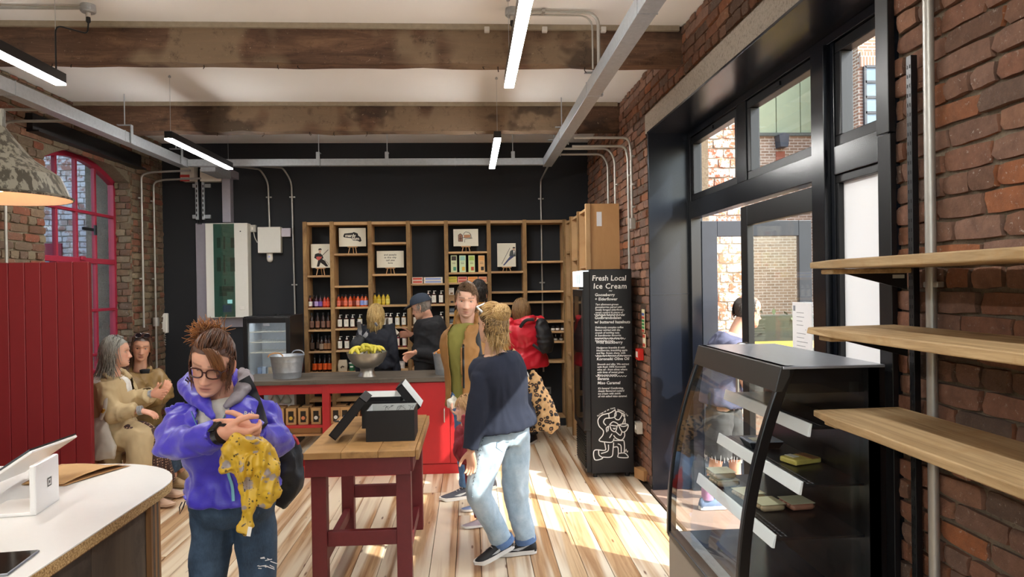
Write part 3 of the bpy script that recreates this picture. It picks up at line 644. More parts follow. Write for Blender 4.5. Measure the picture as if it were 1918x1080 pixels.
M_oldpane = glass('old_window_glass', (.93, .95, .97), .1, .05)
ye = [ym-hw+.05]+ys+[ym+hw-.05]; zs = [WSILL+.05, 1.06, 1.52, 2.03, 2.52, None]
for a, b in zip(ye, ye[1:]):
    for c, d in zip(zs, zs[1:]):
        if d is None: MB().prism([(a, c), (b, c), (b, archz(b)-.04), ((a+b)/2, archz((a+b)/2)-.04), (a, archz(a)-.04)], XW-.003, XW+.001, 'x').build('pane', M_oldpane, win)
        else: MB().box(XW-.003, a, c, XW+.001, b, d).build('pane', M_oldpane, win)
MB().box(XW+.02, 7.16, 2.03, XW+.05, 7.24, 2.07).build('sash_catch', M_redwin, win, bevel=.006)
sb = MB(); sb.box(XW+.022, 7.22, 2.335, XW+.034, 7.42, 2.365).box(XW+.022, 7.44, 2.30, XW+.04, 7.47, 2.40); sb.build('stay_bar', M_black, win)
# lane outside the arched window: whitewashed brick wall, red door
lw = struct(MB().box(-6.7, 4.5, -.05, -6.2, 9.9, 2.9).box(-6.7, 9.5, -.05, -3.9, 9.9, 5.0).build('wall_lane', mortar_mat('lane_mortar', '#a79f92', '#c4bcae')))
tl = NT('whitewashed_brick'); w = tl.world(); cc = tl.ramp(tl.rnd(), (0, lin('#9a5f48')), (.3, lin('#b9a99a')), (.6, lin('#a06b54')), (1, lin('#c9c3ba')))
fk = tl.ramp(tl.noise(5, 6, .72, w), (.45, 0), (.52, .85)); tl.col(tl.mix(fk, cc, lin('#dcdad6'))); M_lane = tl.set(Roughness=.9)
brick_wall(lw, (-6.2, 9.498, 0), (1, 0, 0), (0, -1, 0), (0, 2.3), (0, 4.2), [(.1, 0, .85, 2.35)], M_lane, 200, seed=21, proud=.015)
brick_wall(lw, (-6.198, 0, 0), (0, 1, 0), (1, 0, 0), (4.5, 9.5), (0, 2.9), [], M_lane, 0, seed=22, proud=.015)
ld = struct(MB().box(-6.1, 9.46, 0, -5.35, 9.5, 2.35).build('door_3', plain('lane_door_red', '#9c2740', .5), None))
MB().box(-5.95, 9.45, 1.5, -5.5, 9.47, 2.15).build('pane', plain('lane_door_glass', '#8f9aa8', .2), ld)
MB().box(-5.95, 9.45, .25, -5.5, 9.47, 1.25).build('panel', plain('lane_door_red', '#9c2740', .5), ld, bevel=.01)
dp = thing('downpipe', 'white painted downpipe standing outside the arched window', 'pipe', (-4.5, 9.3, 0)); MB().tube([(-4.55, 9.3, 0), (-4.55, 9.3, 5)], .07, 10).build('pipe', plain('white_gloss', '#d9d6d0', .4), dp, smooth=1)
# ------------------------------------------------------------------ back shelving unit
M_shelf = wood_mat('reclaimed_pine', '#b98f5f', '#d0ab7c', (3, 18, 3), .65, True, None, tint=.25)
M_rough = wood_mat('rough_sawn_edge', '#7a5a38', '#a98656', (14, 14, 3), .8, True, '#6a5138', tint=.3)
M_ply = wood_mat('birch_ply', '#b98a58', '#c99c69', (5, 5, 1.2), .6, False, tint=.08)
YS0, YS1 = 8.40, 8.69
ux = [P(a, 480, Y=YS0).x for a in (571.5, 622, 693, 765, 836, 916, 983, 1058)]
ZT = 2.50
sh = thing('shelving_unit', 'tall reclaimed wood shelving unit filling the dark back wall', 'shelving', ((ux[0]+ux[-1])/2, YS0, 0))
def up(x, w=.042, y0=YS0, z0=0, zt=ZT): return MB().box(x-w/2, y0, z0, x+w/2, YS1, zt)
for i, x in enumerate(ux):
    u_ = up(x).build('upright', M_shelf, sh, bevel=.002); MB().box(x-.024, YS0-.012, 0, x+.024, YS0+.002, ZT+.004).build('edge_strip', M_rough, u_, bevel=.003)
for a, b in zip(ux, ux[1:]): MB().box(a+.021, YS0+.003, ZT-.035, b-.021, YS1, ZT).build('top_board', M_shelf, sh, bevel=.002)
bays = [[513, 573, 614, 654, 693, 745, 790], [473, 533, 572.5, 612.5, 653, 693, 745, 790], [453, 512, 570, 611, 650, 690, 745, 790], [531, 570, 610.5, 650, 690, 745, 790],
        [472, 511, 530, 570, 590, 609, 628, 648, 690, 745, 790], [510, 548.5, 570, 606, 645, 690, 745, 790], [491.5, 548, 568, 605.5, 625, 644, 682, 790]]
zsh = []
for i, ys_ in enumerate(bays):
    a, b = ux[i]+.021, ux[i+1]-.021; row = {}
    for y in ys_:
        z = P(760, y, Y=YS0).z; z = max(z, .10); row[y] = z
        MB().box(a, YS0+.004, z-.024, b, YS1, z).build('shelf_board', M_shelf, sh, bevel=.002)
    zsh.append(row)
# return unit along the right wall
ru = thing('return_shelving', 'narrow plywood shelving unit returning along the right brick wall', 'shelving', (1.33, 7.6, 0))
MB().box(1.17, 6.74, 0, 1.475, 6.765, 2.50).build('end_panel', M_ply, ru, bevel=.002)
MB().box(1.14, 6.72, 0, 1.185, 6.78, 2.50).build('post', M_shelf, ru, bevel=.002)
for y in (7.28, 7.82, 8.30): MB().box(1.15, y-.02, 0, 1.475, y+.02, 2.48).build('upright', M_shelf, ru, bevel=.002); MB().box(1.14, y-.024, 0, 1.155, y+.024, 2.48).build('edge_strip', M_rough, ru, bevel=.002)
for a, b, zz in ((6.77, 7.26, (2.47, 1.9, 1.5, .9, .4)), (7.3, 7.8, (2.46, 2.0, 1.55, 1.2, .8, .4)), (7.84, 8.28, (2.46, 2.1, 1.6, 1.3, .9, .5))):
    for z in zz: MB().box(1.165, a, z-.024, 1.475, b, z).build('shelf_board', M_shelf, ru)
MB().box(1.25, 6.735, 2.28, 1.30, 6.741, 2.42).build('paper_tag', M_paper, ru)
for z in (1.62, 1.77): MB().box(1.145, 7.32, z, 1.19, 7.37, z+.07).build('socket_box', plain('socket_cream', '#d9d4c6', .5), ru, bevel=.004)
pn = props(box_obj('skirting_board', plain('plinth_dark', '#1a1a1c', .6), ux[0], YS0-.03, 0, 1.14, YS0-.014, .09, None), 'dark plinth board along the foot of the back shelving', 'plinth')
sk = thing('power_socket', 'double power socket on the dark wall low in the right shelf bay', 'socket', P(1021, 731, Y=8.69)); c = P(1021, 731, Y=8.69)
MB().box(c.x-.075, 8.675, c.z-.045, c.x+.075, 8.70, c.z+.045).build('plate', plain('steel_plate', '#8f8d88', .4, .6), sk, bevel=.004)
for d in (-.035, .035): MB().box(c.x+d-.02, 8.671, c.z-.015, c.x+d+.02, 8.676, c.z+.02).build('outlet', M_black, sk)
# ------------------------------------------------------------------ goods
def mk(name, hexc, **k): return plain(name, hexc, k.pop('rough', .35), var=k.pop('var', .05), **k)
M_cap = mk('bottle_cap_black', '#17161a'); M_white = mk('label_white', '#e9e5dc', rough=.6); M_amber = mk('amber_glass', '#3a1c0c', rough=.12)
protos = {}
def sauce(glass_, label_, h=.145, r=.024, capm=None, band=None):
    key = ('s', glass_, label_, h, r)
    if key in protos: return protos[key]
    t = thing('sauce_bottle', 'x', 'bottle'); g = mk('sauce_'+glass_.strip('#'), glass_, rough=.15); lb = mk('label_'+label_.strip('#'), label_, rough=.6)
    MB().lathe([(r*.92, 0), (r, .006), (r, h*.58), (r*.8, h*.68), (r*.45, h*.78), (r*.42, h*.86)], 14).build('body', g, t, smooth=.6)
    MB().lathe([(r*1.015, h*.12), (r*1.015, h*.50)], 14, closed=False).build('label', lb, t, smooth=1)
    MB().lathe([(r*.5, h*.85), (r*.5, h), (0, h)], 12).build('cap', capm or M_cap, t, smooth=.6)
    m = MB(); m.add([(r*1.03*math.sin(a), -r*1.03*math.cos(a), z) for z in (h*.22, h*.42) for a in (-.35, .35)], [(0, 1, 3, 2)]); m.build('print', mk('label_ink', '#3a2a30') if label_ != '#f0641e' else mk('ink_dark', '#2a1a10'), t)
    protos[key] = t; t.hide_render = False; return t
def pump(liquid='#4a1f16', label_='#e6e2d4', h=.16, r=.028):
    key = ('p', liquid, label_, h)
    if key in protos: return protos[key]
    t = thing('pump_bottle', 'x', 'bottle'); g = mk('liquid_'+liquid.strip('#'), liquid, rough=.15); lb = mk('label_'+label_.strip('#'), label_, rough=.6)
    MB().lathe([(r*.95, 0), (r, .005), (r, h*.66), (r*.9, h*.71), (r*.4, h*.74), (r*.38, h*.78)], 14).build('body', g, t, smooth=.6)
    m = MB(); n = 8; a0 = 1.25
    m.add([(r*1.02*math.sin(-a0+2*a0*i/n), -r*1.02*math.cos(-a0+2*a0*i/n), z) for z in (h*.12, h*.66) for i in range(n+1)], [(i, i+1, n+2+i, n+1+i) for i in range(n)]); m.build('label', lb, t, smooth=1)
    p = MB().lathe([(r*.42, h*.77), (r*.42, h*.84), (r*.16, h*.85), (r*.16, h*.97), (r*.3, h*.97), (r*.3, h), (0, h)], 10).build('pump', M_white, t, smooth=.6)
    MB().box(-.004, -.004, h*.97, r*1.0, .004, h).build('nozzle', M_white, p)
    m = MB()
    for k in range(3): m.box(-.008, -r*1.04, h*(.34+.07*k), .008, -r*1.03, h*(.355+.07*k))
    m.build('print', mk('label_ink', '#3a2a30'), t); protos[key] = t; return t
used = set()
def put(proto, px, zrow, label, group, row_y=0, yoff=.07, rot=0, scale=None):
    z = zsh[row_y[0]][row_y[1]] if isinstance(row_y, tuple) else zrow; y = YS0+yoff
    loc = (P(px, 600, Y=y).x, y, z)
    if proto.name not in used:
        used.add(proto.name); o = proto; o.location = loc; o.rotation_euler = (0, 0, rot); o['label'] = label; o['group'] = group
        if scale: o.scale = (scale,)*3
        return o
    return dup(proto, loc, rot, label, scale, group)
ordn = ['first', 'second', 'third', 'fourth', 'fifth', 'sixth', 'seventh', 'eighth', 'ninth', 'tenth']
def row(bay, y, items, what, group, yoffs=None, scale=None):
    for i, (px, pr) in enumerate(items):
        yo = yoffs[i] if yoffs else .06; put(pr, px, None, f'{what}, {ordn[i]} from the left', group, (bay, y), yo, random.uniform(-.3, .3), scale)
S_ = sauce
row(0, 573, [(582, S_('#5a1208', '#e9e5dc')), (588, S_('#2a1008', '#8d5f9a')), (593.5, S_('#3a1420', '#b9a0d0')), (601, S_('#3c1220', '#7a58a8')), (609, S_('#a02c12', '#e2503a')), (615, S_('#b03010', '#e85a3c'))], 'chilli sauce bottle on the upper shelf of the leftmost bay', 'sauce bottles, leftmost bay', [.05, .12, .05, .05, .05, .06])
row(0, 614, [(584, S_('#2a150c', '#7d5a4a', .20, .026)), (595, S_('#2a150c', '#8a5a44', .20, .026)), (605.5, S_('#2a150c', '#7d5a4a', .20, .026)), (615.5, S_('#2a150c', '#8a5a44', .20, .026))], 'dark long-necked bottle on the second shelf of the leftmost bay', 'dark bottles, leftmost bay')
row(0, 654, [(584, S_('#20120c', '#5a4436', .20, .026)), (595.5, S_('#20120c', '#5a4436', .20, .026)), (601.5, S_('#2a150c', '#a8927c', .17, .026)), (609.5, S_('#2a150c', '#9a6a44', .18, .026)), (616, S_('#2a150c', '#9a6a44', .18, .026))], 'dark bottle on the third shelf of the leftmost bay', 'dark bottles, leftmost bay', [.05, .13, .05, .05, .05])
row(0, 693, [(588, S_('#1c0f0a', '#f0641e', .20, .0275)), (597.5, S_('#1c0f0a', '#f0641e', .20, .0275)), (607, S_('#1c0f0a', '#f0641e', .20, .0275)), (616, S_('#1c0f0a', '#f0641e', .20, .0275))], 'dark bottle with bright orange label, leftmost bay', 'orange label bottles')
row(1, 572.5, [(635, S_('#b8431c', '#e0705a')), (641.5, S_('#b8431c', '#e0705a')), (648, S_('#c24e1c', '#e8785a')), (657, S_('#c8501c', '#e07a62')), (664, S_('#b8431c', '#c85a4a')), (671, S_('#d0561c', '#e89a8a')), (679, S_('#c8501c', '#8aa0e0')), (686, S_('#d0561c', '#c0c8f0'))], 'orange sauce bottle in the bay under the lettered print', 'orange sauce bottles', [.05, .12, .05, .05, .12, .05, .05, .05])
row(1, 612.5, [(636.5, pump()), (648.5, pump()), (660.5, pump()), (674, pump('#7a6a2a'))], 'white-labelled pump bottle left of the blonde shopper', 'pump bottles')
row(1, 653, [(636, pump()), (649, pump()), (662, pump())], 'white-labelled pump bottle on the lower shelf left of the blonde shopper', 'pump bottles')
row(2, 570, [(703, S_('#c8a832', '#d8b83c')), (710.5, S_('#c8a832', '#e0c848')), (719, S_('#c8a832', '#d8b83c')), (727, S_('#d0b840', '#e8d868'))], 'yellow sauce bottle above the blonde shopper', 'yellow sauce bottles', [.05, .05, .06, .05])
row(2, 611, [(719, pump()), (724, pump()), (731.5, pump()), (744.5, pump('#9a7a3a')), (756.5, pump('#9a6a3a'))], 'white-labelled pump bottle right of the blonde shopper', 'pump bottles', [.05, .13, .05, .05, .05])
row(2, 650, [(732, pump('#7a2030')), (744, pump('#8a3040')), (757.5, pump('#7a2030'))], 'white-labelled pump bottle under the hand of the capped man', 'pump bottles')
row(3, 570, [(803, pump()), (813.5, pump()), (827, pump())], 'white-labelled pump bottle right of the cap, upper shelf', 'pump bottles')
row(3, 610.5, [(778, pump()), (826, pump())], 'white-labelled pump bottle beside the capped man, second shelf', 'pump bottles')
# tubs, pouch
def tub(px, yrow, hexc, hexl, label, r=.035, h=.1):
    b, y = yrow; z = zsh[b][y]; yy = YS0+.07; c = Vector((P(px, 600, Y=yy).x, yy, z)); t = thing('tin_tub', label, 'tub', c)
    MB().lathe([(r*.9, 0), (r, h*.9)], 16, c).build('body', mk('tub_'+hexc.strip('#'), hexc), t, smooth=.7); MB().lathe([(r*1.06, h*.88), (r*1.06, h), (0, h)], 16, c).build('lid', mk('tub_'+hexl.strip('#'), hexl), t, smooth=.7)
    MB().box(c.x-.018, c.y-r*1.0, z+h*.45, c.x+.018, c.y-r*.93, z+h*.6).build('print', M_white, t)
tub(738, (2, 690), '#b83a3a', '#3a2a2a', 'red tub on the low shelf behind the capped man'); tub(752, (2, 690), '#d8d6d2', '#26262a', 'white tub on the low shelf behind the capped man'); tub(658, (1, 693), '#2f6a48', '#e0ded6', 'green tub on the low shelf behind the fruit bowl')
c = Vector((P(641, 600, Y=8.47).x, 8.47, zsh[1][693])); pt = thing('paper_pouch', 'beige paper pouch on the low shelf left of the fruit bowl', 'pouch', c)
m = MB(); m.loft([[(c.x+sx*w, c.y+sy*d, c.z+z) for sx, sy in ((-1, -1), (1, -1), (1, 1), (-1, 1))] for z, w, d in ((0, .05, .03), (.06, .055, .035), (.11, .05, .02), (.135, .046, .004))]); m.build('body', mk('pouch_paper', '#b9aa92', rough=.8), pt, fixn=True); MB().strip([(c.x-.02, c.y-.037, c.z+.04), (c.x, c.y-.037, c.z+.06), (c.x+.02, c.y-.036, c.z+.05)], .02, (0, -1, 0)).build('print', mk('pouch_ink', '#4a3a2a'), pt)
for i, px in enumerate((1036, 1044.5, 1054)):
    z = zsh[6][625]; cc = Vector((P(px, 620, Y=8.46).x, 8.46, z)); t = thing('candle_jar', f'small dark lidded jar with white label on the right shelves, {ordn[i]} from left', 'jar', cc, 'jars on the right shelves')
    MB().lathe([(.022, 0), (.024, .01), (.024, .05), (.0, .05)], 14, cc).build('glass', mk('jar_dark', '#2a2422', rough=.15), t, smooth=.7); MB().lathe([(.0245, .008), (.0245, .034)], 14, cc, closed=False).build('label', M_white, t, smooth=1); MB().lathe([(.022, .05), (.022, .062), (0, .062)], 14, cc).build('lid', M_cap, t)
for i, px in enumerate((1041, 1051)):
    z = zsh[6][644]; cc = Vector((P(px, 640, Y=8.46).x, 8.46, z)); t = thing('reed_diffuser', f'small dark bottle with a pale label on the lower right shelf, {ordn[i]} from left', 'bottle', cc, 'small bottles on the right shelves')
    MB().lathe([(.02, 0), (.021, .035), (.008, .045), (.008, .05)], 12, cc).build('glass', mk('jar_dark', '#2a2422'), t, smooth=.7); MB().lathe([(.0215, .006), (.0215, .028)], 12, cc, closed=False).build('label', mk('label_grey', '#a8a49a'), t, smooth=1); MB().tube([cc+Vector((0, 0, .045)), cc+Vector((0, 0, .075))], .003, 5).build('stick', M_white, t)
# cartons and bar boxes
def carton(px0, px1, y0, y1, bay, body, top, label, name='carton', d=.06, art='#6a4a2a', yoff=.03, cat='carton', zoff=0):
    z = zsh[bay][y1] if (bay is not None and y1 in zsh[bay]) else P((px0+px1)/2, y1, Y=YS0+yoff).z
    z += zoff; x0, x1 = P(px0, 600, Y=YS0+yoff).x, P(px1, 600, Y=YS0+yoff).x; zt = P((px0+px1)/2, y0, Y=YS0+yoff).z; y = YS0+yoff
    t = thing(name, label, cat, ((x0+x1)/2, y, z)); MB().box(x0, y, z, x1, y+d, zt).build('box', mk('carton_'+body.strip('#'), body, rough=.6), t, bevel=.0015)
    w = x1-x0; h = zt-z
    if h > w: MB().box(x0+w*.12, y-.001, zt-h*.3, x1-w*.12, y, zt-h*.05).build('top_panel', mk('carton_'+top.strip('#'), top, rough=.6), t); MB().box(x0+w*.4, y-.001, z+h*.1, x1-w*.15, y, z+h*.32).build('picture', mk('art_'+art.strip('#'), art, rough=.6), t)
    else: MB().box(x0+w*.08, y-.001, z+h*.2, x1-w*.08, y, z+h*.8).build('front_panel', mk('carton_'+top.strip('#'), top, rough=.6), t)
    for k in range(2 if h > w else 0): MB().box(x0+w*.25, y-.001, z+h*(.58-.08*k), x1-w*.25, y, z+h*(.6-.08*k)).build('print', mk('label_ink', '#3a2a30'), t)
    return t
for (a, b, bc, tc, art, nm) in ((846, 857.5, '#cfd6a8', '#3a2c22', '#3f8a6a', 'cream tea carton with a dark top'), (862, 874, '#c9dcb0', '#8ec0b0', '#d8b040', 'cream tea carton with a teal top'), (879, 891, '#cfdca0', '#a8c05a', '#c0502a', 'cream tea carton with a green top'), (897.5, 909.5, '#e0b27a', '#dca05a', '#2a1a14', 'orange tea carton on the shelf under the house print')):
    carton(a, b, 478, 511, 4, bc, tc, nm, art=art)
for (bay, a, b, c1, c2, nm) in ((3, 773, 793, '#d8c0b0', '#c8503c', 'red and cream'), (3, 795, 830, '#e0d4c0', '#8a9ac8', 'cream and blue'), (4, 838.5, 857, '#d8c24a', '#a8a03a', 'yellow'), (4, 858.5, 876, '#d8a090', '#b84a3a', 'red'), (4, 877.5, 896, '#e8b07a', '#e08a3a', 'orange'), (4, 897.5, 913, '#e0b090', '#d07a50', 'peach')):
    yb = 531 if bay == 3 else 530
    carton(a, b, yb-6, yb, bay, c1, c2, f'{nm} slim chocolate box, lower of its stacked pair', 'chocolate_box', .09, cat='box')
    carton(a, b, yb-12.2, yb-6.2, None, c1, c2, f'{nm} slim chocolate box, upper of its stacked pair', 'chocolate_box', .09, cat='box')
carton(839.5, 851, 539, 551.5, None, '#cfc8ba', '#a8a49a', 'pale small box on top of the brown box left of the brown jacket', 'gift_box', .06, cat='box'); carton(839.5, 852, 552, 570, 4, '#a8845a', '#8a6a44', 'brown small box with a dark round mark left of the brown jacket', 'gift_box', .06, art='#1c1714', cat='box')
for k, (y0, y1) in enumerate(((576, 590), (596, 609), (615, 628), (635, 648))):
    carton(842, 852, y0, (y0+y1)/2+2, None, '#22262c', '#5a6470', f'dark navy soap box left of the brown jacket, {ordn[k]} from the top', 'soap_box', .06, cat='box', zoff=0); carton(842, 852, (y0+y1)/2+2.2, y1, 4, '#d6d2ca', '#a8a49c', f'white soap box under a navy one left of the brown jacket, {ordn[k]} from top', 'soap_box', .06, cat='box')
# ------------------------------------------------------------------ prints on small easels
M_easel = wood_mat('easel_beech', '#c29566', '#d4ab7c', (10, 10, 2), .6, False); M_canvas = plain('print_card', '#e8e3d0', .7, var=.03); M_ink = plain('print_ink', '#1b1716', .7, var=0)
def easel_print(x0, x1, y0, y1, brow, label, portrait=False):
    b, yr = brow; z = zsh[b][yr]; y = YS0+.11; a = P(x0, y0, Y=y); c = P(x1, y1, Y=y); cx = (a.x+c.x)/2
    t = thing('easel_print', label, 'art print', (cx, y, z), 'prints on small easels')
    cd = MB().box(a.x, y, c.z, c.x, y+.006, a.z).build('card', M_canvas, t, bevel=.001)
    w = .055; MB().box(cx-w*1.05, y-.014, c.z-.012, cx+w*1.05, y+.012, c.z+.002).build('ledge', M_easel, t, bevel=.002)
    for s_ in (-1, 1): MB().bar((cx+s_*w*.6, y+.008, c.z-.005), (cx+s_*w*.9, y-.012, z), .009, .009, (0, 1, 0)).build('leg', M_easel, t)
    MB().bar((cx, y+.012, c.z+.03), (cx, y+.075, z), .009, .009, (0, 1, 0)).build('back_leg', M_easel, t)
    MB().box(cx-.006, y+.0065, c.z, cx+.006, y+.014, a.z-.02).build('spine', M_easel, t)
    W_, H_ = c.x-a.x, a.z-c.z
    return t, cd, (lambda u, v: Vector((a.x+u*W_, y, c.z+v*H_))), W_, H_, y
def poly(cd, pt, uv, m, name='artwork', th=.0015):
    q = [pt(u, v)-Vector((0, th, 0)) for u, v in uv]; MB().add(q, [list(range(len(q)))]).build(name, m, cd)
def stroke(cd, pt, uv, w, m, name='line', th=.0025): MB().strip([pt(u, v) for u, v in uv], w, (0, -1, 0), th).build(name, m, cd)
# guitarist
t, cd, pt, W_, H_, y = easel_print(582, 618.5, 457, 501, (0, 513), 'portrait print of a dark-suited guitarist with a red guitar on an easel'); MSK = mk('print_skin', '#c9a58c'); MRED = mk('print_red', '#c0483a')
poly(cd, pt, [(.30, .05), (.42, .05), (.5, .22), (.78, .05), (.9, .06), (.72, .3), (.52, .4), (.38, .34)], M_ink); poly(cd, pt, [(.17, .42), (.22, .58), (.38, .62), (.52, .6), (.62, .5), (.66, .4), (.55, .36), (.36, .33)], M_ink)
poly(cd, pt, [(.42, .6), (.41, .72), (.46, .79), (.54, .77), (.54, .66), (.5, .6)], MSK, th=.002); poly(cd, pt, [(.38, .73), (.42, .81), (.54, .82), (.58, .74), (.52, .76), (.44, .75)], M_ink, th=.0024)
poly(cd, pt, [(.3, .36), (.28, .46), (.4, .48), (.5, .46), (.58, .5), (.56, .42), (.46, .34), (.38, .31)], MRED, th=.0024); stroke(cd, pt, [(.52, .46), (.92, .76)], .006, M_ink); stroke(cd, pt, [(.7, .38), (.78, .26), (.86, .22), (.92, .12)], .004, M_ink)
# lettered print
t, cd, pt, W_, H_, y = easel_print(634.5, 685.5, 427, 461, (1, 473), 'landscape print reading mardy bum in rounded outlined letters on an easel')
poly(cd, pt, [(.16, .55), (.2, .70), (.5, .74), (.56, .78), (.7, .70), (.72, .58), (.8, .5), (.84, .3), (.78, .24), (.7, .30), (.5, .33), (.46, .45), (.3, .47), (.2, .49)], M_ink)
text('lettering', 'mardy', .054, M_canvas, cd, pt(.43, .585)-Vector((0, .002, 0)), (1, 0, 0), (0, 0, 1), bold=.02, space=.9); text('lettering', 'bum', .054, M_canvas, cd, pt(.62, .42)-Vector((0, .002, 0)), (1, 0, 0), (0, 0, 1), bold=.02, space=.9)
# text print
t, cd, pt, W_, H_, y = easel_print(705.5, 756.5, 470, 500.5, (2, 512), 'landscape print reading and people in this city call you love on an easel')
for k, s_ in enumerate(('and people', 'in this city', 'call you', 'love')): text('lettering', s_, .030, M_ink, cd, pt(.5, .77-.165*k)-Vector((0, .0015, 0)), (1, 0, 0), (0, 0, 1), bold=.012, space=1.12)
# house print
t, cd, pt, W_, H_, y = easel_print(849, 896, 429, 460.5, (4, 472), 'landscape print of a small brown house drawing on an easel'); MBR = mk('print_brown', '#8a5a40')
poly(cd, pt, [(.2, .28), (.2, .66), (.28, .74), (.37, .64), (.37, .27)], MBR); poly(cd, pt, [(.42, .5), (.42, .66), (.68, .67), (.68, .5)], mk('print_orange', '#b87a4a'))
for q in ([(.2, .28), (.2, .66), (.28, .74), (.37, .64), (.37, .27), (.2, .28)], [(.37, .5), (.76, .47), (.46, .42), (.45, .22)], [(.4, .66), (.44, .78), (.5, .84), (.62, .8), (.7, .68), (.71, .5)], [(.28, .3), (.28, .6)], [(.23, .45), (.35, .45)]): stroke(cd, pt, q, .0055, M_ink)
# leaning man print
t, cd, pt, W_, H_, y = easel_print(931, 966.5, 455.5, 499, (5, 510), 'portrait print of a leaning man in blue trousers with slanted writing on an easel')
poly(cd, pt, [(.30, .06), (.38, .06), (.62, .26), (.86, .40), (.92, .46), (.7, .46), (.48, .24)], mk('print_blue', '#3d4670')); poly(cd, pt, [(.64, .46), (.70, .66), (.8, .72), (.97, .7), (.99, .44), (.86, .42)], mk('print_coat', '#3a4244')); poly(cd, pt, [(.84, .7), (.84, .8), (.95, .8), (.95, .7)], MSK, th=.002); poly(cd, pt, [(.82, .78), (.86, .84), (.97, .83), (.96, .78)], M_ink, th=.0024); poly(cd, pt, [(.86, .68), (.9, .5), (.95, .68)], M_white, th=.0022)
for k in range(9): stroke(cd, pt, [(.24+.05*k, .12+.075*k), (.28+.05*k, .2+.075*k)], .005, M_ink)
# ------------------------------------------------------------------ ice cream fridge with chalk menu
FX0, FX1, FY0, FY1, FZ = 1.00, 1.43, 6.06, 6.64, 1.845
fg = thing('display_fridge', 'tall black display fridge with a white hand-lettered ice cream menu on its side', 'fridge', (1.2, 6.3, 0))
tb = NT('satin_black_steel'); tb.col(lin('#17171a')); tb.bump(tb.noise(300, 2, .5, tb.coord()), .03, .001); M_fr = tb.set(Roughness=.38, Metallic=.25)
MB().box(FX0+.05, FY0, .04, FX1, FY1, FZ).build('cabinet', M_fr, fg, bevel=.008)
MB().box(FX0-.012, FY0+.005, .42, FX0+.05, FY1-.005, FZ-.18).box(FX0-.002, FY0+.002, .42, FX0+.05, FY0+.03, FZ-.02).build('door_frame', M_black, fg, bevel=.005)
MB().box(FX0-.016, FY0+.05, .48, FX0-.01, FY1-.06, FZ-.24).build('door_glass', glass('fridge_glass', (.75, .8, .82), .5), fg)
MB().box(FX0-.014, FY0+.03, FZ-.155, FX0+.05, FY1-.03, FZ-.01).build('light_box', emit('fridge_sign_lit', (.85, .95, 1), .6), fg, bevel=.003)
for k in range(4): MB().box(FX0-.0155, FY0+.12+.09*k, FZ-.13, FX0-.0145, FY0+.14+.09*k, FZ-.04).build('sign_mark', plain('sign_green', '#5f8f8a', .6), fg)
gm = MB()
for k in range(14): gm.box(FX0+.0, FY0+.04, .08+.022*k, FX0+.05, FY1-.04, .09+.022*k)
gm.build('grille', M_black, fg); MB().box(FX0+.01, FY0+.02, .05, FX0+.05, FY1-.02, .42).build('grille_panel', M_fr, fg)
for (x, y) in ((FX0+.09, FY0+.06), (FX1-.05, FY0+.06), (FX0+.09, FY1-.06), (FX1-.05, FY1-.06)): MB().lathe([(.02, 0), (.02, .03), (.01, .045)], 10, (x, y, 0)).build('foot', M_black, fg)
M_chalk = plain('white_chalk_paint', '#e6e6e2', .8, var=.04)
fp = lambda px, py: P(px, py, Y=FY0-.0015)
def menu(s, px, py, size, bold=.012, shear=.12, space=1.0, align='LEFT'):
    text('lettering', s, size, M_chalk, fg, fp(px, py), (1, 0, -.012), (.012, 0, 1), bold=bold, align=align, shear=shear, space=space)
menu('Fresh Local', 1108.5, 521, .066, .014, .08); menu('Ice Cream', 1111, 536, .066, .014, .08, 1.08); menu('~', 1140, 544, .05, .012)
secs = [(552, ['Gooseberry', '+ Elderflower'], ['Tart allotment-grown', 'gooseberries paired with', 'locally foraged elderflower,', 'sweet custard & pieces of', 'meringue. Summer in a tub!'], 1114),
        (595, ['Gudbrandsdalen', 'w/ buttered hazelnuts'], ['Deliciously complex toffee', 'flavour twirled with the', 'crunch of twirling nuts.', 'A Scandinavian favourite', 'inspired by a trip along the', 'Norwegian coast.'], 1113.5),
        (641, ['Wild Blackberry'], ['Hedgerow bramble & wild', 'blackberries, brambling apple', 'and flap. Sweet, sharp, with', 'deep dark flavours of the season.'], 1116),
        (672, ['Koroneiki Olive Oil'], ['Smooth and silky. We extract', 'with fresh 100% Koroneiki', 'olive oil - from olives where', 'with hints of sweet grass.', 'More your mostly!'], 1117.5),
        (709, ['Banana', 'Miso Caramel'], ['It\'s banana! Comforting,', 'deeply flavoured custard', 'ice cream with swirls', 'of rich salted miso caramel.'], 1119)]
for (y, heads, body, x0) in secs:
    for i, h_ in enumerate(heads): menu(h_, x0, y+8*i, .036, .014, .1)
    yb = y+8*len(heads)+2
    for i, b_ in enumerate(body): menu(b_, x0+1, yb+5.0*i, .0240, .012, .14, .98)
for k, y in enumerate((589, 634, 666, 704)):
    m = MB(); m.strip([fp(1113+k+i*2.4, y+(1.1 if i % 2 else -1.1)) for i in range(25)], .0045, (0, -1, 0), .0006); m.build('wavy_rule', M_chalk, fg)
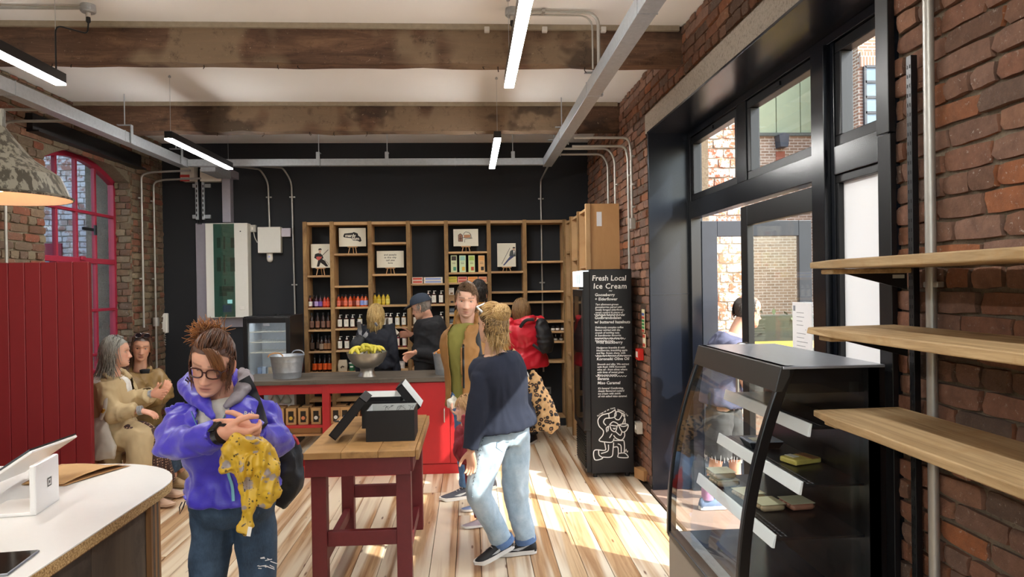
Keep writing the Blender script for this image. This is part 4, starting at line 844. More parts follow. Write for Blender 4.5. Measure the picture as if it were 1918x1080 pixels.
# chalk line figure
fq = lambda u, v: fp(1090+u*140/720, 700+v*210/1080)
def ln(pts, w=.0085): m = MB(); m.strip([fq(a, b) for a, b in pts], w, (0, -1, 0), .0008); m.build('chalk_line', M_chalk, fg)
def smooth_pts(p, n=5):
    out = []
    for i in range(len(p)-1):
        p0, p1, p2, p3 = p[max(i-1, 0)], p[i], p[i+1], p[min(i+2, len(p)-1)]
        for k in range(n):
            t = k/n; out.append(tuple(.5*((2*p1[j])+(-p0[j]+p2[j])*t+(2*p0[j]-5*p1[j]+4*p2[j]-p3[j])*t*t+(-p0[j]+3*p1[j]-3*p2[j]+p3[j])*t**3) for j in (0, 1)))
    return out+[p[-1]]
for p in ([(322, 342), (270, 375), (195, 395), (155, 440), (165, 500), (205, 545), (200, 590), (165, 640), (230, 655), (290, 655), (310, 620)], [(232, 495), (208, 465), (225, 430), (262, 425)], [(262, 425), (258, 385)], [(262, 425), (300, 420), (330, 395), (318, 345)],
          [(318, 375), (345, 360), (375, 372), (385, 395), (355, 440), (318, 425), (318, 375)], [(375, 372), (410, 395), (405, 440), (390, 480)], [(395, 395), (415, 430), (415, 475)], [(352, 490), (400, 480), (445, 490), (430, 540), (395, 560), (370, 530), (352, 490)], [(352, 490), (400, 505), (445, 490)],
          [(265, 490), (300, 460), (345, 480), (335, 500), (265, 490)], [(270, 500), (285, 540), (320, 555), (335, 520), (338, 500)], [(262, 500), (235, 520), (240, 560)], [(255, 510), (250, 550)], [(300, 520), (312, 530), (322, 518)], [(325, 555), (370, 590), (385, 550)], [(410, 560), (410, 600), (380, 635), (330, 620), (305, 590)], [(290, 575), (265, 615)], [(300, 640), (350, 640), (405, 640)],
          [(215, 655), (225, 700), (220, 735), (120, 735), (125, 825), (200, 810), (165, 780), (160, 735)], [(200, 800), (285, 795), (300, 720), (305, 660)], [(255, 680), (250, 740), (185, 765)], [(305, 705), (345, 705), (350, 770), (350, 800), (440, 805), (435, 780), (405, 760), (345, 765)], [(405, 645), (410, 700), (405, 760)], [(345, 672), (375, 690), (378, 755)], [(415, 750), (410, 730)], [(425, 745), (425, 722)], [(435, 755), (440, 738)]):
    ln(smooth_pts(p))
for i, ch in enumerate('follow us on insta'):
    a = i/17; u = 150+165*a; v = 405-80*math.sin(a*1.4); text('lettering', ch, .022, M_chalk, fg, fq(u, v), (1, 0, .5*(1-a)), (-.5*(1-a), 0, 1), bold=.01)
for i, ch in enumerate('formaetta_ice'):
    a = i/12; u = 345+95*a; v = 345+55*a*a; text('lettering', ch, .022, M_chalk, fg, fq(u, v), (1, 0, -.7*a), (.7*a, 0, 1), bold=.01)
# call point and signs on the pier beside the fridge
c = P(1198, 663, X=XR-.03); cp = thing('fire_call_point', 'red fire alarm call point on the brick pier beside the menu fridge', 'fire alarm', c)
MB().box(XR-.055, c.y-.05, c.z-.05, XR-.005, c.y+.05, c.z+.05).build('housing', plain('alarm_red', '#c8281e', .4), cp, bevel=.006); MB().box(XR-.057, c.y-.03, c.z-.025, XR-.054, c.y+.03, c.z+.025).build('press_plate', M_white, cp)
for (px, y0, y1, cs, lb) in ((1205, 579, 622, ['#e8e0b0', '#3a5aa0', '#c04030', '#2f8a4a', '#2f8a4a', '#2f8a4a', '#b8402c'], 'narrow fire action notice with blue red and green bands on the brick pier'), (1207, 625, 650, ['#c04a38', '#e8e4d8', '#c04a38'], 'small red arrow sign under the fire action notice')):
    a = P(px, y0, X=XR-.008); b = P(px, y1, X=XR-.008); t = thing('safety_sign', lb, 'sign', b)
    MB().box(XR-.012, a.y-.045, b.z, XR-.008, a.y+.045, a.z).build('plate', plain('sign_cream', '#e8e0b8', .5), t); n = len(cs); H_ = a.z-b.z
    for k, q in enumerate(cs): MB().box(XR-.0135, a.y-.038, a.z-H_*(k+.85)/n, XR-.012, a.y+.038, a.z-H_*(k+.15)/n).build('band', plain('sign_'+q.strip('#'), q, .5, var=0), t)
c = P(1197, 800, X=XR-.03); sb_ = thing('switch_box', 'grey surface switch box low on the wall behind the menu fridge', 'switch', c); MB().box(XR-.06, c.y-.05, c.z-.05, XR-.008, c.y+.05, c.z+.05).build('box', plain('switch_grey', '#b5b0a4', .5), sb_, bevel=.005); MB().box(XR-.064, c.y-.015, c.z-.015, XR-.059, c.y+.015, c.z+.02).build('rocker', M_white, sb_)
c = P(1203, 888, Z=.04); bk = MB().obox((c.x, c.y, .045), .07, .16, .09, Matrix.Rotation(.3, 3, 'Z')).build('timber_offcut', M_ply, None, bevel=.003); props(bk, 'small timber offcut on the floor beside the menu fridge', 'offcut')
# ------------------------------------------------------------------ red counter island
M_red = plain('red_gloss_paint', '#ab2023', .42, var=.10, scale=12, bump=.06, bscale=120)
M_top = wood_mat('charred_worktop', '#4c443b', '#6a6054', (2, 22, 22), .55, False, '#37312b', rnd=False)
CY0, CY1, CZ = 6.36, 6.86, .89; CXL, CXR = P(450, 712, Y=CY0).x, P(868, 880, Y=CY0).x
ct = thing('counter_island', 'red painted counter with open shelves and cupboards under a dark worktop', 'counter', ((CXL+CXR)/2, CY0, 0))
cxs = lambda px: P(px, 800, Y=CY0).x
x1, x2, x3 = cxs(604), cxs(618), cxs(751); x4 = cxs(768); x5 = cxs(843)
MB().box(CXL, CY1-.02, .08, x3, CY1, CZ-.045).build('back_panel', M_red, ct) if False else None
MB().box(CXL, CY0, CZ-.13, x4, CY0+.03, CZ-.04).build('top_rail', M_red, ct, bevel=.003)
MB().box(CXL, CY0+.002, .05, CXL+.06, CY1, CZ-.04).build('end_panel', M_red, ct, bevel=.003)
MB().box(x1, CY0-.003, .05, x2, CY0+.06, CZ-.04).build('post', M_red, ct, bevel=.003)
MB().box(x3, CY0-.003, .05, x4, CY1, CZ-.04).build('divider', M_red, ct, bevel=.003)
zs1 = P(560, 797, Y=CY0).z; zs2 = P(560, 868, Y=CY0+.01).z
MB().box(CXL+.06, CY0+.01, zs1-.025, x3, CY1, zs1).build('shelf_board', M_red, ct, bevel=.003); MB().box(CXL+.06, CY0+.01, .08, x3, CY1, .11).build('shelf_board', M_red, ct, bevel=.003)
MB().box(CXL+.06, CY0+.1, .36, x3, CY1, .38).build('inner_shelf', M_ply, ct)
MB().box(x4, CY0+.02, .09, CXR, CY1, CZ-.04).build('carcass', M_red, ct)
for a, b, hx in ((x4+.003, x5-.002, x5-.05), (x5+.002, CXR-.004, x5+.05)):
    d = MB().box(a, CY0-.004, .10, b, CY0+.018, CZ-.05).build('cupboard_door', M_red, ct, bevel=.002)
    m = MB(); m.tube(bent([(hx, CY0-.004, .60), (hx, CY0-.035, .60), (hx, CY0-.035, .48), (hx, CY0-.004, .48)], .012), .006, 8); m.build('handle', plain('handle_steel', '#c9c5be', .3, .8), d, smooth=1)
MB().box(CXL, CY0+.012, 0, CXR, CY0+.03, .09).build('plinth', M_red, ct, bevel=.002)
MB().box(CXL-.03, CY0-.04, CZ-.04, CXR+.03, CY1+.03, CZ).build('worktop', M_top, ct, bevel=.004)
# kraft gift boxes with windows on the counter shelves
M_kraft = plain('kraft_card', '#b48a58', .75, var=.08); M_win = plain('box_window', '#2a2420', .15, var=.3, scale=40)
arts = ['#c9a23a', '#d07a50', '#d8d4cc', '#3a5a7a']
def kraft(px, y, z, k, label, w=.09, h=.15):
    x = P(px, 790, Y=CY0+y).x; c = Vector((x, CY0+y, z)); t = thing('gift_box', label, 'box', c, 'kraft gift boxes in the counter')
    MB().box(x-w/2, c.y, z, x+w/2, c.y+.08, z+h).build('box', M_kraft, t, bevel=.002); MB().box(x-w*.27, c.y-.0015, z+h*.14, x+w*.27, c.y, z+h*.82).build('window', M_win, t)
    MB().prism([(x+.017*math.cos(q), z+h*.4+.017*math.sin(q)) for q in [2*PI*i/14 for i in range(14)]], c.y-.003, c.y-.0016, 'y').build('disc', mk('disc_'+arts[k % 4].strip('#'), arts[k % 4]), t)
    MB().box(x+w*.30, c.y-.006, z+h*.36, x+w*.36, c.y-.001, z+h*.52).build('toggle', M_black, t)
for i, px in enumerate((522, 545, 568, 592)): kraft(px, .05, zs1, i+3, f'kraft gift box with a dark window on the counter shelf, {ordn[i]} from the left end')
for i, px in enumerate((526, 550, 575)): kraft(px, .17, zs1, i+1, f'kraft gift box standing in the back row of the counter shelf, {ordn[i]} from left')
for i, px in enumerate((629, 646)): kraft(px, .05, zs1, i+2, f'kraft gift box right of the middle counter post, {ordn[i]} from the post')
for i, px in enumerate((640, 665, 690)): kraft(px, .2, zs1, i, f'kraft gift box deep behind the black boxes under the counter, {ordn[i]} from left')
for i, (px, w) in enumerate(((585, .16), (555, .14), (530, .14))):
    x = P(px, 840, Y=CY0+.12).x; o = MB().box(x-w/2, CY0+.12, .38, x+w/2, CY0+.34, .38+.09+.03*i).build('cardboard_box', M_kraft, None, bevel=.003); props(o, f'plain cardboard box on the low inner counter shelf, {ordn[i]} from the middle post', 'box')
# glass carafes box behind counter opening
c = Vector((P(527, 755, Y=CY0+.28).x, CY0+.28, zs1)); t = thing('carafe_carton', 'white carton printed with two glass carafes deep in the counter', 'carton', c)
MB().box(c.x-.12, c.y, c.z+.0, c.x+.12, c.y+.08, c.z+.29).build('carton', M_white, t)
for s_ in (-.05, .05): MB().lathe([(.045, .17), (.05, .19), (.03, .225), (.012, .25), (.016, .265), (0, .265)], 14, (c.x+s_, c.y-.02, c.z)).build('printed_carafe', mk('carafe_grey', '#b9b8a8'), t, smooth=1)
# fabric bundle in the counter's right opening
c = Vector((P(738, 745, Y=CY0+.2).x, CY0+.2, zs1)); m = MB(); rs = random.Random(2)
for k in range(5): m.tube([c+Vector((rs.uniform(-.05, .05), rs.uniform(-.02, .02), .02)), c+Vector((rs.uniform(-.06, .06), rs.uniform(-.03, .03), .15)), c+Vector((rs.uniform(-.07, .07), rs.uniform(-.03, .03), .30))], [.03, .035, .01], 8)
V, F_, N_ = remesh(m, .008, 2); o = mesh_obj('folded_scarf', V, F_, mk('scarf_blue', '#4a5a8a', rough=.9, var=.6), None, smooth=4, off=c); props(o, 'crumpled blue scarf inside the counter beside the cupboard door', 'scarf')
# ------------------------------------------------------------------ buckets, fruit bowl on the counter
M_zinc = NT('zinc'); M_zinc.col(M_zinc.mix(M_zinc.noise(25, 4, .7, M_zinc.coord()), lin('#9aa1a8'), lin('#c6ccd1'))); M_zinc = M_zinc.set(Roughness=.42, Metallic=.75)
def bucket(px, wpx, ptop, label, filled=None):
    y = CY0+.19; x = P(px, 690, Y=y).x; r = wpx*y/FPX/2; h = P(px, ptop, Y=y).z-CZ; c = Vector((x, y, CZ)); t = thing('zinc_bucket', label, 'bucket', c)
    MB().lathe([(0, .004), (r*.80, .004), (r*.80, 0), (r*.84, h*.25), (r*.855, h*.27), (r*.85, h*.29), (r*.93, h*.72), (r*.945, h*.75), (r*.94, h*.78), (r, h*.97), (r*1.03, h), (r, h*1.01), (r*.97, h*.97), (r*.80, .01), (0, .01)], 28, c, closed=False).build('tub', M_zinc, t, smooth=.9)
    for s_ in (-1, 1):
        p = c+Vector((s_*r*.45, s_*r*.86, h)); u_ = Vector((1, -.35*s_, 0)).normalized(); m = MB(); m.tube([p+u_*r*.42*math.cos(a)+Vector((0, 0, r*.22*math.sin(a))) for a in [PI*i/8 for i in range(9)]], .006, 6); m.build('handle', M_zinc if s_ > 0 else plain('rope_tan', '#b07d4a', .8), t, smooth=1)
    return c, r, h
c, r, h = bucket(538, 61, 665, 'zinc bucket with a rope handle on the left of the counter')
c, r, h = bucket(836, 50, 660, 'zinc bucket of red and orange fruit at the right of the counter'); rs = random.Random(4)
for i in range(9):
    a = rs.uniform(0, 6.28); q = c+Vector((math.cos(a)*r*.5*rs.random()**.5*1.3, math.sin(a)*r*.5, h*.94+rs.uniform(0, .02))); ap = MB().lathe([(0, -.034), (.02, -.03), (.035, -.005), (.033, .018), (.018, .033), (.006, .028), (0, .026)], 14, q).build('apple', mk(['apple_red', 'apple_orange'][i % 2], ['#b8382c', '#d88a3a'][i % 2], var=.3), None, smooth=1, off=q)
    props(ap, 'red or orange fruit heaped in the zinc bucket on the counter', 'fruit', 'fruit in the zinc bucket')
c = Vector((P(688, 700, Y=CY0+.16).x, CY0+.16, CZ)); rb = 37*c.y/FPX; zt = P(688, 659, Y=c.y).z-CZ; fb = thing('pedestal_bowl', 'brushed steel pedestal bowl piled with yellow bananas on the counter', 'bowl', c)
prof = [(.0, 0), (.085, 0), (.085, .006), (.068, .03), (.062, .06), (.07, .08), (.10, .092), (rb*.75, zt*.55), (rb*.93, zt*.8), (rb, zt), (rb*.985, zt), (rb*.90, zt*.8), (rb*.7, zt*.58), (.0, .10)]
MB().lathe(prof, 36, c, closed=False).build('bowl', plain('brushed_bowl_steel', '#a9a69e', .36, .9), fb, smooth=.8)
M_ban = NT('banana_skin'); M_ban.col(M_ban.mix(M_ban.ramp(M_ban.noise(9, 4, .6, M_ban.coord()), (.35, 0), (.65, 1)), lin('#b9b23a'), lin('#e3cf4a'))); M_ban = M_ban.set(Roughness=.5)
def banana():
    t = thing('banana', 'yellow banana piled in the steel pedestal bowl', 'banana', (0, 0, 0), 'bananas in the bowl'); pts = [Vector((.085*math.sin(a), 0, .085*(1-math.cos(a))*-1)) for a in np.linspace(-1.0, 1.0, 9)]
    MB().tube(pts, [.006, .014, .018, .0195, .02, .0195, .017, .011, .004], 7).build('peel', M_ban, t, smooth=1.2); MB().tube([pts[0], pts[0]+(pts[0]-pts[1])*.9], [.006, .005], 6).build('stem', mk('banana_stem', '#5a5226'), t); return t
b0 = banana(); b0.location = c+Vector((0, 0, zt+.03)); rs = random.Random(8)
for k in range(17):
    a = rs.uniform(0, 2*PI); rr = rb*.66*math.sqrt(rs.random()); o = dup(b0, c+Vector((math.cos(a)*rr, math.sin(a)*rr*.8, zt+.004+.055*(1-rr/rb)+rs.uniform(0, .012)))); o.rotation_euler = (rs.uniform(-.4, .4), rs.uniform(-.25, .25), rs.uniform(0, 6.28))
# ------------------------------------------------------------------ small black drinks fridge behind the counter
t = thing('drinks_fridge', 'black under-counter fridge with a lit glass door behind the counter', 'fridge', (-2.2, 7.5, 0)); a = P(455, 593, Y=7.5); b = P(545, 700, Y=7.5); fx0, fx1, fz = a.x, b.x, a.z
MB().box(fx0, 7.52, 0, fx0+.03, 8.07, fz).box(fx1-.03, 7.52, 0, fx1, 8.07, fz).box(fx0+.03, 7.52, fz-.05, fx1-.03, 8.07, fz).box(fx0+.03, 8.03, 0, fx1-.03, 8.07, fz-.05).box(fx0+.03, 7.52, 0, fx1-.03, 8.07, .1).build('cabinet', M_fr, t, bevel=.004)
MB().box(fx0+.031, 8.0, .1, fx1-.031, 8.03, fz-.05).box(fx0+.031, 7.56, .1, fx0+.045, 8.0, fz-.05).box(fx1-.045, 7.56, .1, fx1-.031, 8.0, fz-.05).build('liner', plain('fridge_liner', '#c5cbd4', .5), t)
for z in (fz-.17, fz-.28, fz-.39, fz-.75): 
    m = MB()
    for k in range(9): m.bar((fx0+.05+.045*k, 7.58, z), (fx0+.05+.045*k, 7.98, z), .004, .004)
    m.bar((fx0+.045, 7.58, z), (fx1-.045, 7.58, z), .006, .008); m.build('wire_shelf', M_white, t)
MB().box(fx0, 7.49, .08, fx0+.045, 7.515, fz-.012).box(fx1-.045, 7.49, .08, fx1, 7.515, fz-.012).box(fx0+.045, 7.49, fz-.07, fx1-.045, 7.515, fz-.012).box(fx0+.045, 7.49, .08, fx1-.045, 7.515, .13).build('door_frame', M_black, t, bevel=.003); MB().box(fx0+.04, 7.50, .12, fx1-.04, 7.506, fz-.06).build('door_glass', M_pane, t)
MB().box((fx0+fx1)/2-.15, 7.6, fz-.056, (fx0+fx1)/2+.15, 7.66, fz-.0505).build('lamp', emit('fridge_lamp', (.9, .95, 1), 5), t)
MB().box((fx0+fx1)/2-.035, 7.488, fz-.10, (fx0+fx1)/2+.035, 7.4905, fz-.075).build('badge', plain('badge_grey', '#8a8f96', .4), t)
MB().lathe([(.0, 0), (.03, 0), (.03, .01), (0, .01)], 12, ((fx0+fx1)/2+.01, 7.9, fz)).build('top_cap', M_black, t)
for i, px in enumerate((487, 495, 507)):
    xx = P(px, 690, Y=7.7).x; o = MB().box(xx-.02, 7.68, fz-.745, xx+.022, 7.74, fz-.56).build('drink_carton', mk(['carton_blue', 'carton_sky', 'carton_tan'][i], ['#7d93b8', '#a9bcd8', '#b8a898'][i]), None, bevel=.002); props(o, ['blue drink carton inside the black drinks fridge', 'pale blue drink carton inside the black drinks fridge', 'tan drink carton inside the black drinks fridge'][i], 'carton')
# ------------------------------------------------------------------ electrical gear on the dark wall
YE = YB-.004
def bx(name, m, x0, y0, x1, y1, d0, d1, parent, bevel=.003):
    a = P(x0, y0, Y=YE-d1); b = P(x1, y1, Y=YE-d1); return MB().box(a.x, YE-d1, b.z, b.x, YE-d0, a.z).build(name, m, parent, bevel=bevel)
eb = thing('fuse_board', 'tall white distribution board with a green-tinted glass front on a grey back plate', 'fuse board', P(417, 600, Y=YE-.05)); M_plate = plain('galv_plate', '#a7a4ae', .5, .35, var=.08); M_cab = plain('cabinet_cream', '#e4e2d8', .4, var=.03)
bx('back_plate', M_plate, 366, 418, 455, 612, .0, .03, eb); bx('cabinet', M_cab, 384, 418, 466, 594, .03, .17, eb, .006); bx('inner_panel', plain('board_green', '#5a7d74', .3, var=.08), 399, 419, 441, 593, .165, .174, eb)
for (x0, y0, x1, y1) in ((406, 445, 413, 464), (432, 445, 439, 464), (406, 482, 414, 508), (431, 482, 440, 508), (418, 443, 422, 466), (418, 478, 422, 510), (420, 522, 423, 533), (411, 536, 438, 546), (411, 547, 425, 554)): bx('breaker_slot', plain('slot_dark', '#2e4541', .5), x0, y0, x1, y1, .174, .177, eb, 0)
bx('meter_display', emit('meter_lcd', (.4, .7, .75), .5), 426, 561, 435, 568, .174, .178, eb, 0); bx('rating_plate', plain('plate_blue', '#3f5f8a', .5), 417, 571, 434, 584, .174, .177, eb, 0)
bx('glass_front', glass('board_glass', (.72, .85, .82), .35), 399, 419, 441, 593, .19, .193, eb, 0); bx('lock', M_black, 449, 432, 451, 434, .17, .176, eb, 0); bx('latch', M_white, 449, 574, 459, 580, .17, .18, eb)
tk = thing('riser_trunking', 'pale grey vertical trunking rising from the fuse board to the ceiling tray', 'trunking', P(425, 416, Y=YE-.05)); bx('channel', M_plate, 415, 322, 432, 416, .02, .14, tk, .004); bx('elbow', M_plate, 399, 316, 433, 330, .02, .30, tk, .004)
sw = thing('isolator_box', 'white switch fuse box with a red warning label high on the dark wall', 'electrical box', P(375, 340, Y=YE-.05)); bx('box', M_cab, 337, 308, 363, 338, .02, .16, sw, .006); bx('box_extension', M_cab, 374, 316, 414, 339, .02, .14, sw, .006); bx('warning_label', plain('warn_red', '#c23a34', .5), 337, 327, 355, 339, .161, .164, sw, 0); bx('label_band', M_white, 338, 332, 354, 334, .164, .166, sw, 0)
cr = thing('strut_channel', 'slotted galvanised strut with black cables dropping to the fuse board', 'strut', P(376, 412, Y=YE-.03))
for (x0, x1) in ((365, 372), (377, 383)): bx('channel', M_galv, x0, 340, x1, 411, .02, .06, cr)
for k in range(7): 
    for x in (368, 380): bx('slot', M_black, x-1, 346+9*k, x+1, 351+9*k, .06, .062, cr, 0)
for (x0, x1) in ((360, 366), (383, 394)): 
    for y in (344, 402): bx('clamp', M_galv, x0, y, x1, y+7, .02, .05, cr)
for k in range(3): MB().tube([P(371.5+2.0*k, 322, Y=YE-.05), P(371.5+2.2*k, 380, Y=YE-.05), P(371+3*k, 420, Y=YE-.05)], .006, 6).build('cable', M_black, cr)
ab = thing('alarm_panel', 'white square alarm control box on the dark wall right of the fuse board', 'alarm box', P(503, 470, Y=YE-.05)); bx('box', M_cab, 482, 425, 526, 473, 0, .09, ab, .006)
bx('side_box', plain('lilac_white', '#cfcad6', .5), 526, 427, 544, 443, 0, .05, ab, .004); sp = thing('fused_spur', 'small grey fused spur beside the fuse board with a white flex', 'switch', P(472, 428, Y=YE-.05)); bx('plate', plain('spur_grey', '#b9b7b0', .5), 466, 421, 479, 434, 0, .05, sp, .004); bx('rocker', M_white, 471, 425, 474, 430, .05, .054, sp, 0)
MB().tube(bent([P(475, 434, Y=YE-.03), P(477, 445, Y=YE-.03), P(482, 454, Y=YE-.03)], .03), .005, 6).build('flex', M_white, sp)
pi = thing('motion_sensor', 'small white motion sensor under the alarm box', 'sensor', P(505, 482, Y=YE-.03)); c = P(505, 482, Y=YE-.03); m = MB(); m.loft([[(c.x+.037*s_*math.cos(a), YE-.045*(1+math.sin(a))*.5*s_, c.z+z) for a in [PI*2*i/12 for i in range(12)]] for z, s_ in ((.055, 1), (-.02, 1), (-.045, .8), (-.057, .3))]); m.build('body', M_white, pi, smooth=.8, fixn=True); MB().box(c.x-.01, YE-.047, c.z+.0, c.x+.01, YE-.044, c.z+.02).build('led_window', plain('sensor_lens', '#aeb4e0', .3), pi)
# entry phone on the brick pier end
c = P(308, 605, Y=YB-.05); ep = thing('entry_phone', 'white wall entry phone handset with a curly cord at the end of the brick pier', 'phone', c); MB().box(c.x-.035, YB-.06, c.z-.12, c.x+.035, YB-.005, c.z+.12).build('base', M_white, ep, bevel=.01); MB().box(c.x-.022, YB-.095, c.z-.105, c.x+.022, YB-.06, c.z+.11).build('handset', M_white, ep, bevel=.012)
MB().tube([c+Vector((.012*math.cos(k*.9), .0+.012*math.sin(k*.9), -.12-.004*k)) for k in range(40)]+[c+Vector((0, 0, -.12))], .004, 5).build('curly_cord', plain('cord_grey', '#b7b2aa', .6), ep, smooth=1)
# ------------------------------------------------------------------ red table
M_dred = plain('oxblood_paint', '#641a1e', .5, var=.2, scale=18, bump=.12, bscale=60)
M_ttop = wood_mat('worn_pine_top', '#a87b48', '#c69a62', (3, 22, 3), .55, True, '#7b5a36')
TX0, TX1, TY0, TY1, TZ = -.95, -.325, 3.96, 5.05, .79
tb_ = thing('work_table', 'worn pine topped table with dark red legs in the middle of the floor', 'table', ((TX0+TX1)/2, TY0, 0))
for k in range(3):
    xa = TX0+(TX1-TX0)*k/3; MB().box(xa+.001, TY0, TZ-.038, xa+(TX1-TX0)/3-.001, TY1, TZ-random.uniform(0, .002)).build('top_plank', M_ttop, tb_, bevel=.003)
MB().box(TX1+.001, TY0+.02, TZ-.06, TX1+.02, TY1-.02, TZ-.004).build('edge_board', M_ttop, tb_, bevel=.003)
MB().box(TX0+.005, TY0+.012, TZ-.14, TX1-.03, TY0+.04, TZ-.038).build('apron', M_dred, tb_, bevel=.003); MB().box(TX0+.03, TY1-.05, TZ-.13, TX1-.03, TY1-.02, TZ-.038).build('apron', M_dred, tb_, bevel=.003)
for x in (TX0+.01, TX1-.045): MB().box(x, TY0+.04, TZ-.13, x+.03, TY1-.05, TZ-.038).build('apron', M_dred, tb_, bevel=.003)
for (x, y) in ((TX0+.03, TY0+.045), (TX1-.115, TY0+.045), (TX0+.03, TY1-.13), (TX1-.115, TY1-.13)): MB().box(x, y, 0, x+.085, y+.075, TZ-.038).build('leg', M_dred, tb_, bevel=.004)
MB().box(TX1-.035, TY0+.05, .05, TX1-.012, TY0+.20, TZ-.06).build('side_cleat', M_dred, tb_, bevel=.004) if False else None
for y in (TY0+.05, TY1-.12): MB().box(TX0+.115, y+.015, .235, TX1-.115, y+.055, .32).build('stretcher', M_dred, tb_, bevel=.003)
for x in (TX0+.05, TX1-.095): MB().box(x, TY0+.12, .10, x+.04, TY1-.13, .17).build('side_stretcher', M_dred, tb_, bevel=.003)
# two open black gift boxes with loose lids
M_bbox = plain('matt_black_card', '#0d0d0f', .55, var=.05); M_inner = plain('pale_box_lining', '#c9ccc8', .7, var=.05); M_scr = plain('lining_scribble', '#2c332e', .8, var=0)
def open_box(x0, x1, y0, y1, h, label):
    z = TZ+.001; t = thing('gift_box', label, 'box', ((x0+x1)/2, y0, z), 'black boxes on the work table'); w = .006
    MB().box(x0, y0, z, x1, y0+w, z+h).box(x0, y1-w, z, x1, y1, z+h).box(x0, y0+w, z, x0+w, y1-w, z+h).box(x1-w, y0+w, z, x1, y1-w, z+h).box(x0+w, y0+w, z, x1-w, y1-w, z+w).build('walls', M_bbox, t)
    MB().box(x0+w, y1-w-.002, z+w, x1-w, y1-w-.0005, z+h-.001).box(x0+w, y0+w, z+w, x0+w+.0015, y1-w, z+h-.001).box(x1-w-.0015, y0+w, z+w, x1-w, y1-w, z+h-.001).build('lining', M_inner, t)
    rs = random.Random(int(x0*100)); m = MB()
    for k in range(9):
        a = rs.uniform(x0+.03, x1-.03); m.strip([(a+rs.uniform(-.02, .02), y1-w-.003, z+h-.01-rs.uniform(0, .012)*j) for j in range(1, 5)], .0022, (0, -1, 0), .0006)
    m.build('scribble', M_scr, t); return t
open_box(-.635, -.345, 4.20, 4.46, .185, 'nearer open black gift box with pale lining on the work table')
open_box(-.72, -.42, 4.60, 4.88, .175, 'farther open black gift box behind the nearer one on the table')
def lid(c, R, lx, ly, label, inner=False):
    t = thing('box_lid', label, 'lid', c, 'black lids on the work table'); m = MB(); th = .05; w = .005
    m.obox((0, 0, 0), lx, ly, w, Matrix.Identity(3)); 
    for (p, a, b) in (((0, ly/2-w/2, -th/2), lx, w), ((0, -ly/2+w/2, -th/2), lx, w), ((lx/2-w/2, 0, -th/2), w, ly), ((-lx/2+w/2, 0, -th/2), w, ly)): m.obox(p, a, b, th, Matrix.Identity(3))
    m.v = [tuple(Vector(c)+R@Vector(v)) for v in m.v]; m.build('shell', M_bbox, t)
    m2 = MB().obox((0, 0, -w/2-.001), lx-.011, ly-.011, .001, Matrix.Identity(3)).obox((0, 0, w/2+.0006), lx-.004, ly-.004, .0008, Matrix.Identity(3)) if inner else MB().obox((0, 0, -w/2-.001), lx-.011, ly-.011, .001, Matrix.Identity(3)); m2.v = [tuple(Vector(c)+R@Vector(v)) for v in m2.v]; m2.build('lining', M_inner, t); return t
a = P(683, 760, Y=4.25); b = P(625, 832, Y=4.17); dirv = (a-b); L_ = dirv.length; ang = math.atan2(dirv.z, dirv.x)
b.z = max(b.z, TZ+.035); R = Matrix.Rotation(-ang, 3, 'Y'); lid(b+Vector((math.cos(ang)*.145-.03, .14, math.sin(ang)*.145+.015)), R, .29, .26, 'black lid leaning on the left side of the nearer gift box')
R = Matrix.Rotation(math.radians(52), 3, 'Y'); lid((-.40, 4.75, TZ+.205), R, .2, .25, 'black lid tilted over the right side of the farther gift box', True)
lid((-.60, 4.72, TZ+.205), Matrix.Rotation(.05, 3, 'X'), .27, .2, 'pale-faced lid lying flat across the farther gift box', True)
c = P(637, 789, Z=TZ); mg = MB().obox((c.x, c.y, TZ+.003), .07, .045, .004, Matrix.Rotation(.1, 3, 'Z')).build('label_tag', M_bbox, None); props(mg, 'small black printed tag lying on the left of the work table', 'tag')
MB().obox((c.x+.008, c.y, TZ+.0056), .03, .028, .0006, Matrix.Rotation(.1, 3, 'Z')).build('print', M_inner, mg)
# ------------------------------------------------------------------ red boarded screen at left
YPn = 5.0; xr = P(168, 600, Y=YPn).x; zt = P(120, 490.5, Y=YPn).z
rp = thing('boarded_screen', 'tall red tongue-and-groove boarded screen at the left', 'screen', (xr-.8, YPn, 0)); M_rpan = plain('screen_red_paint', '#781a20', .4, var=.08, scale=5, bump=.04, bscale=80)
k = 0; x = xr
while x > -3.62: MB().box(x-.107, YPn, 0, x-.002, YPn+.018, zt).build('board', M_rpan, rp, bevel=.004); x -= .108
MB().box(x, YPn+.008, 0, xr-.001, YPn+.035, zt-.004).build('backing', M_rpan, rp)
# bench for the seated pair
bn = thing('low_bench', 'plain wooden bench under the seated pair along the left wall', 'bench', (-2.9, 6.1, 0)); MB().box(-3.35, 5.3, .36, -2.80, 6.9, .40).build('seat', M_ply, bn, bevel=.004)
for y in (5.4, 6.8): MB().box(-3.3, y-.03, 0, -2.85, y+.03, .36).build('support', M_ply, bn)
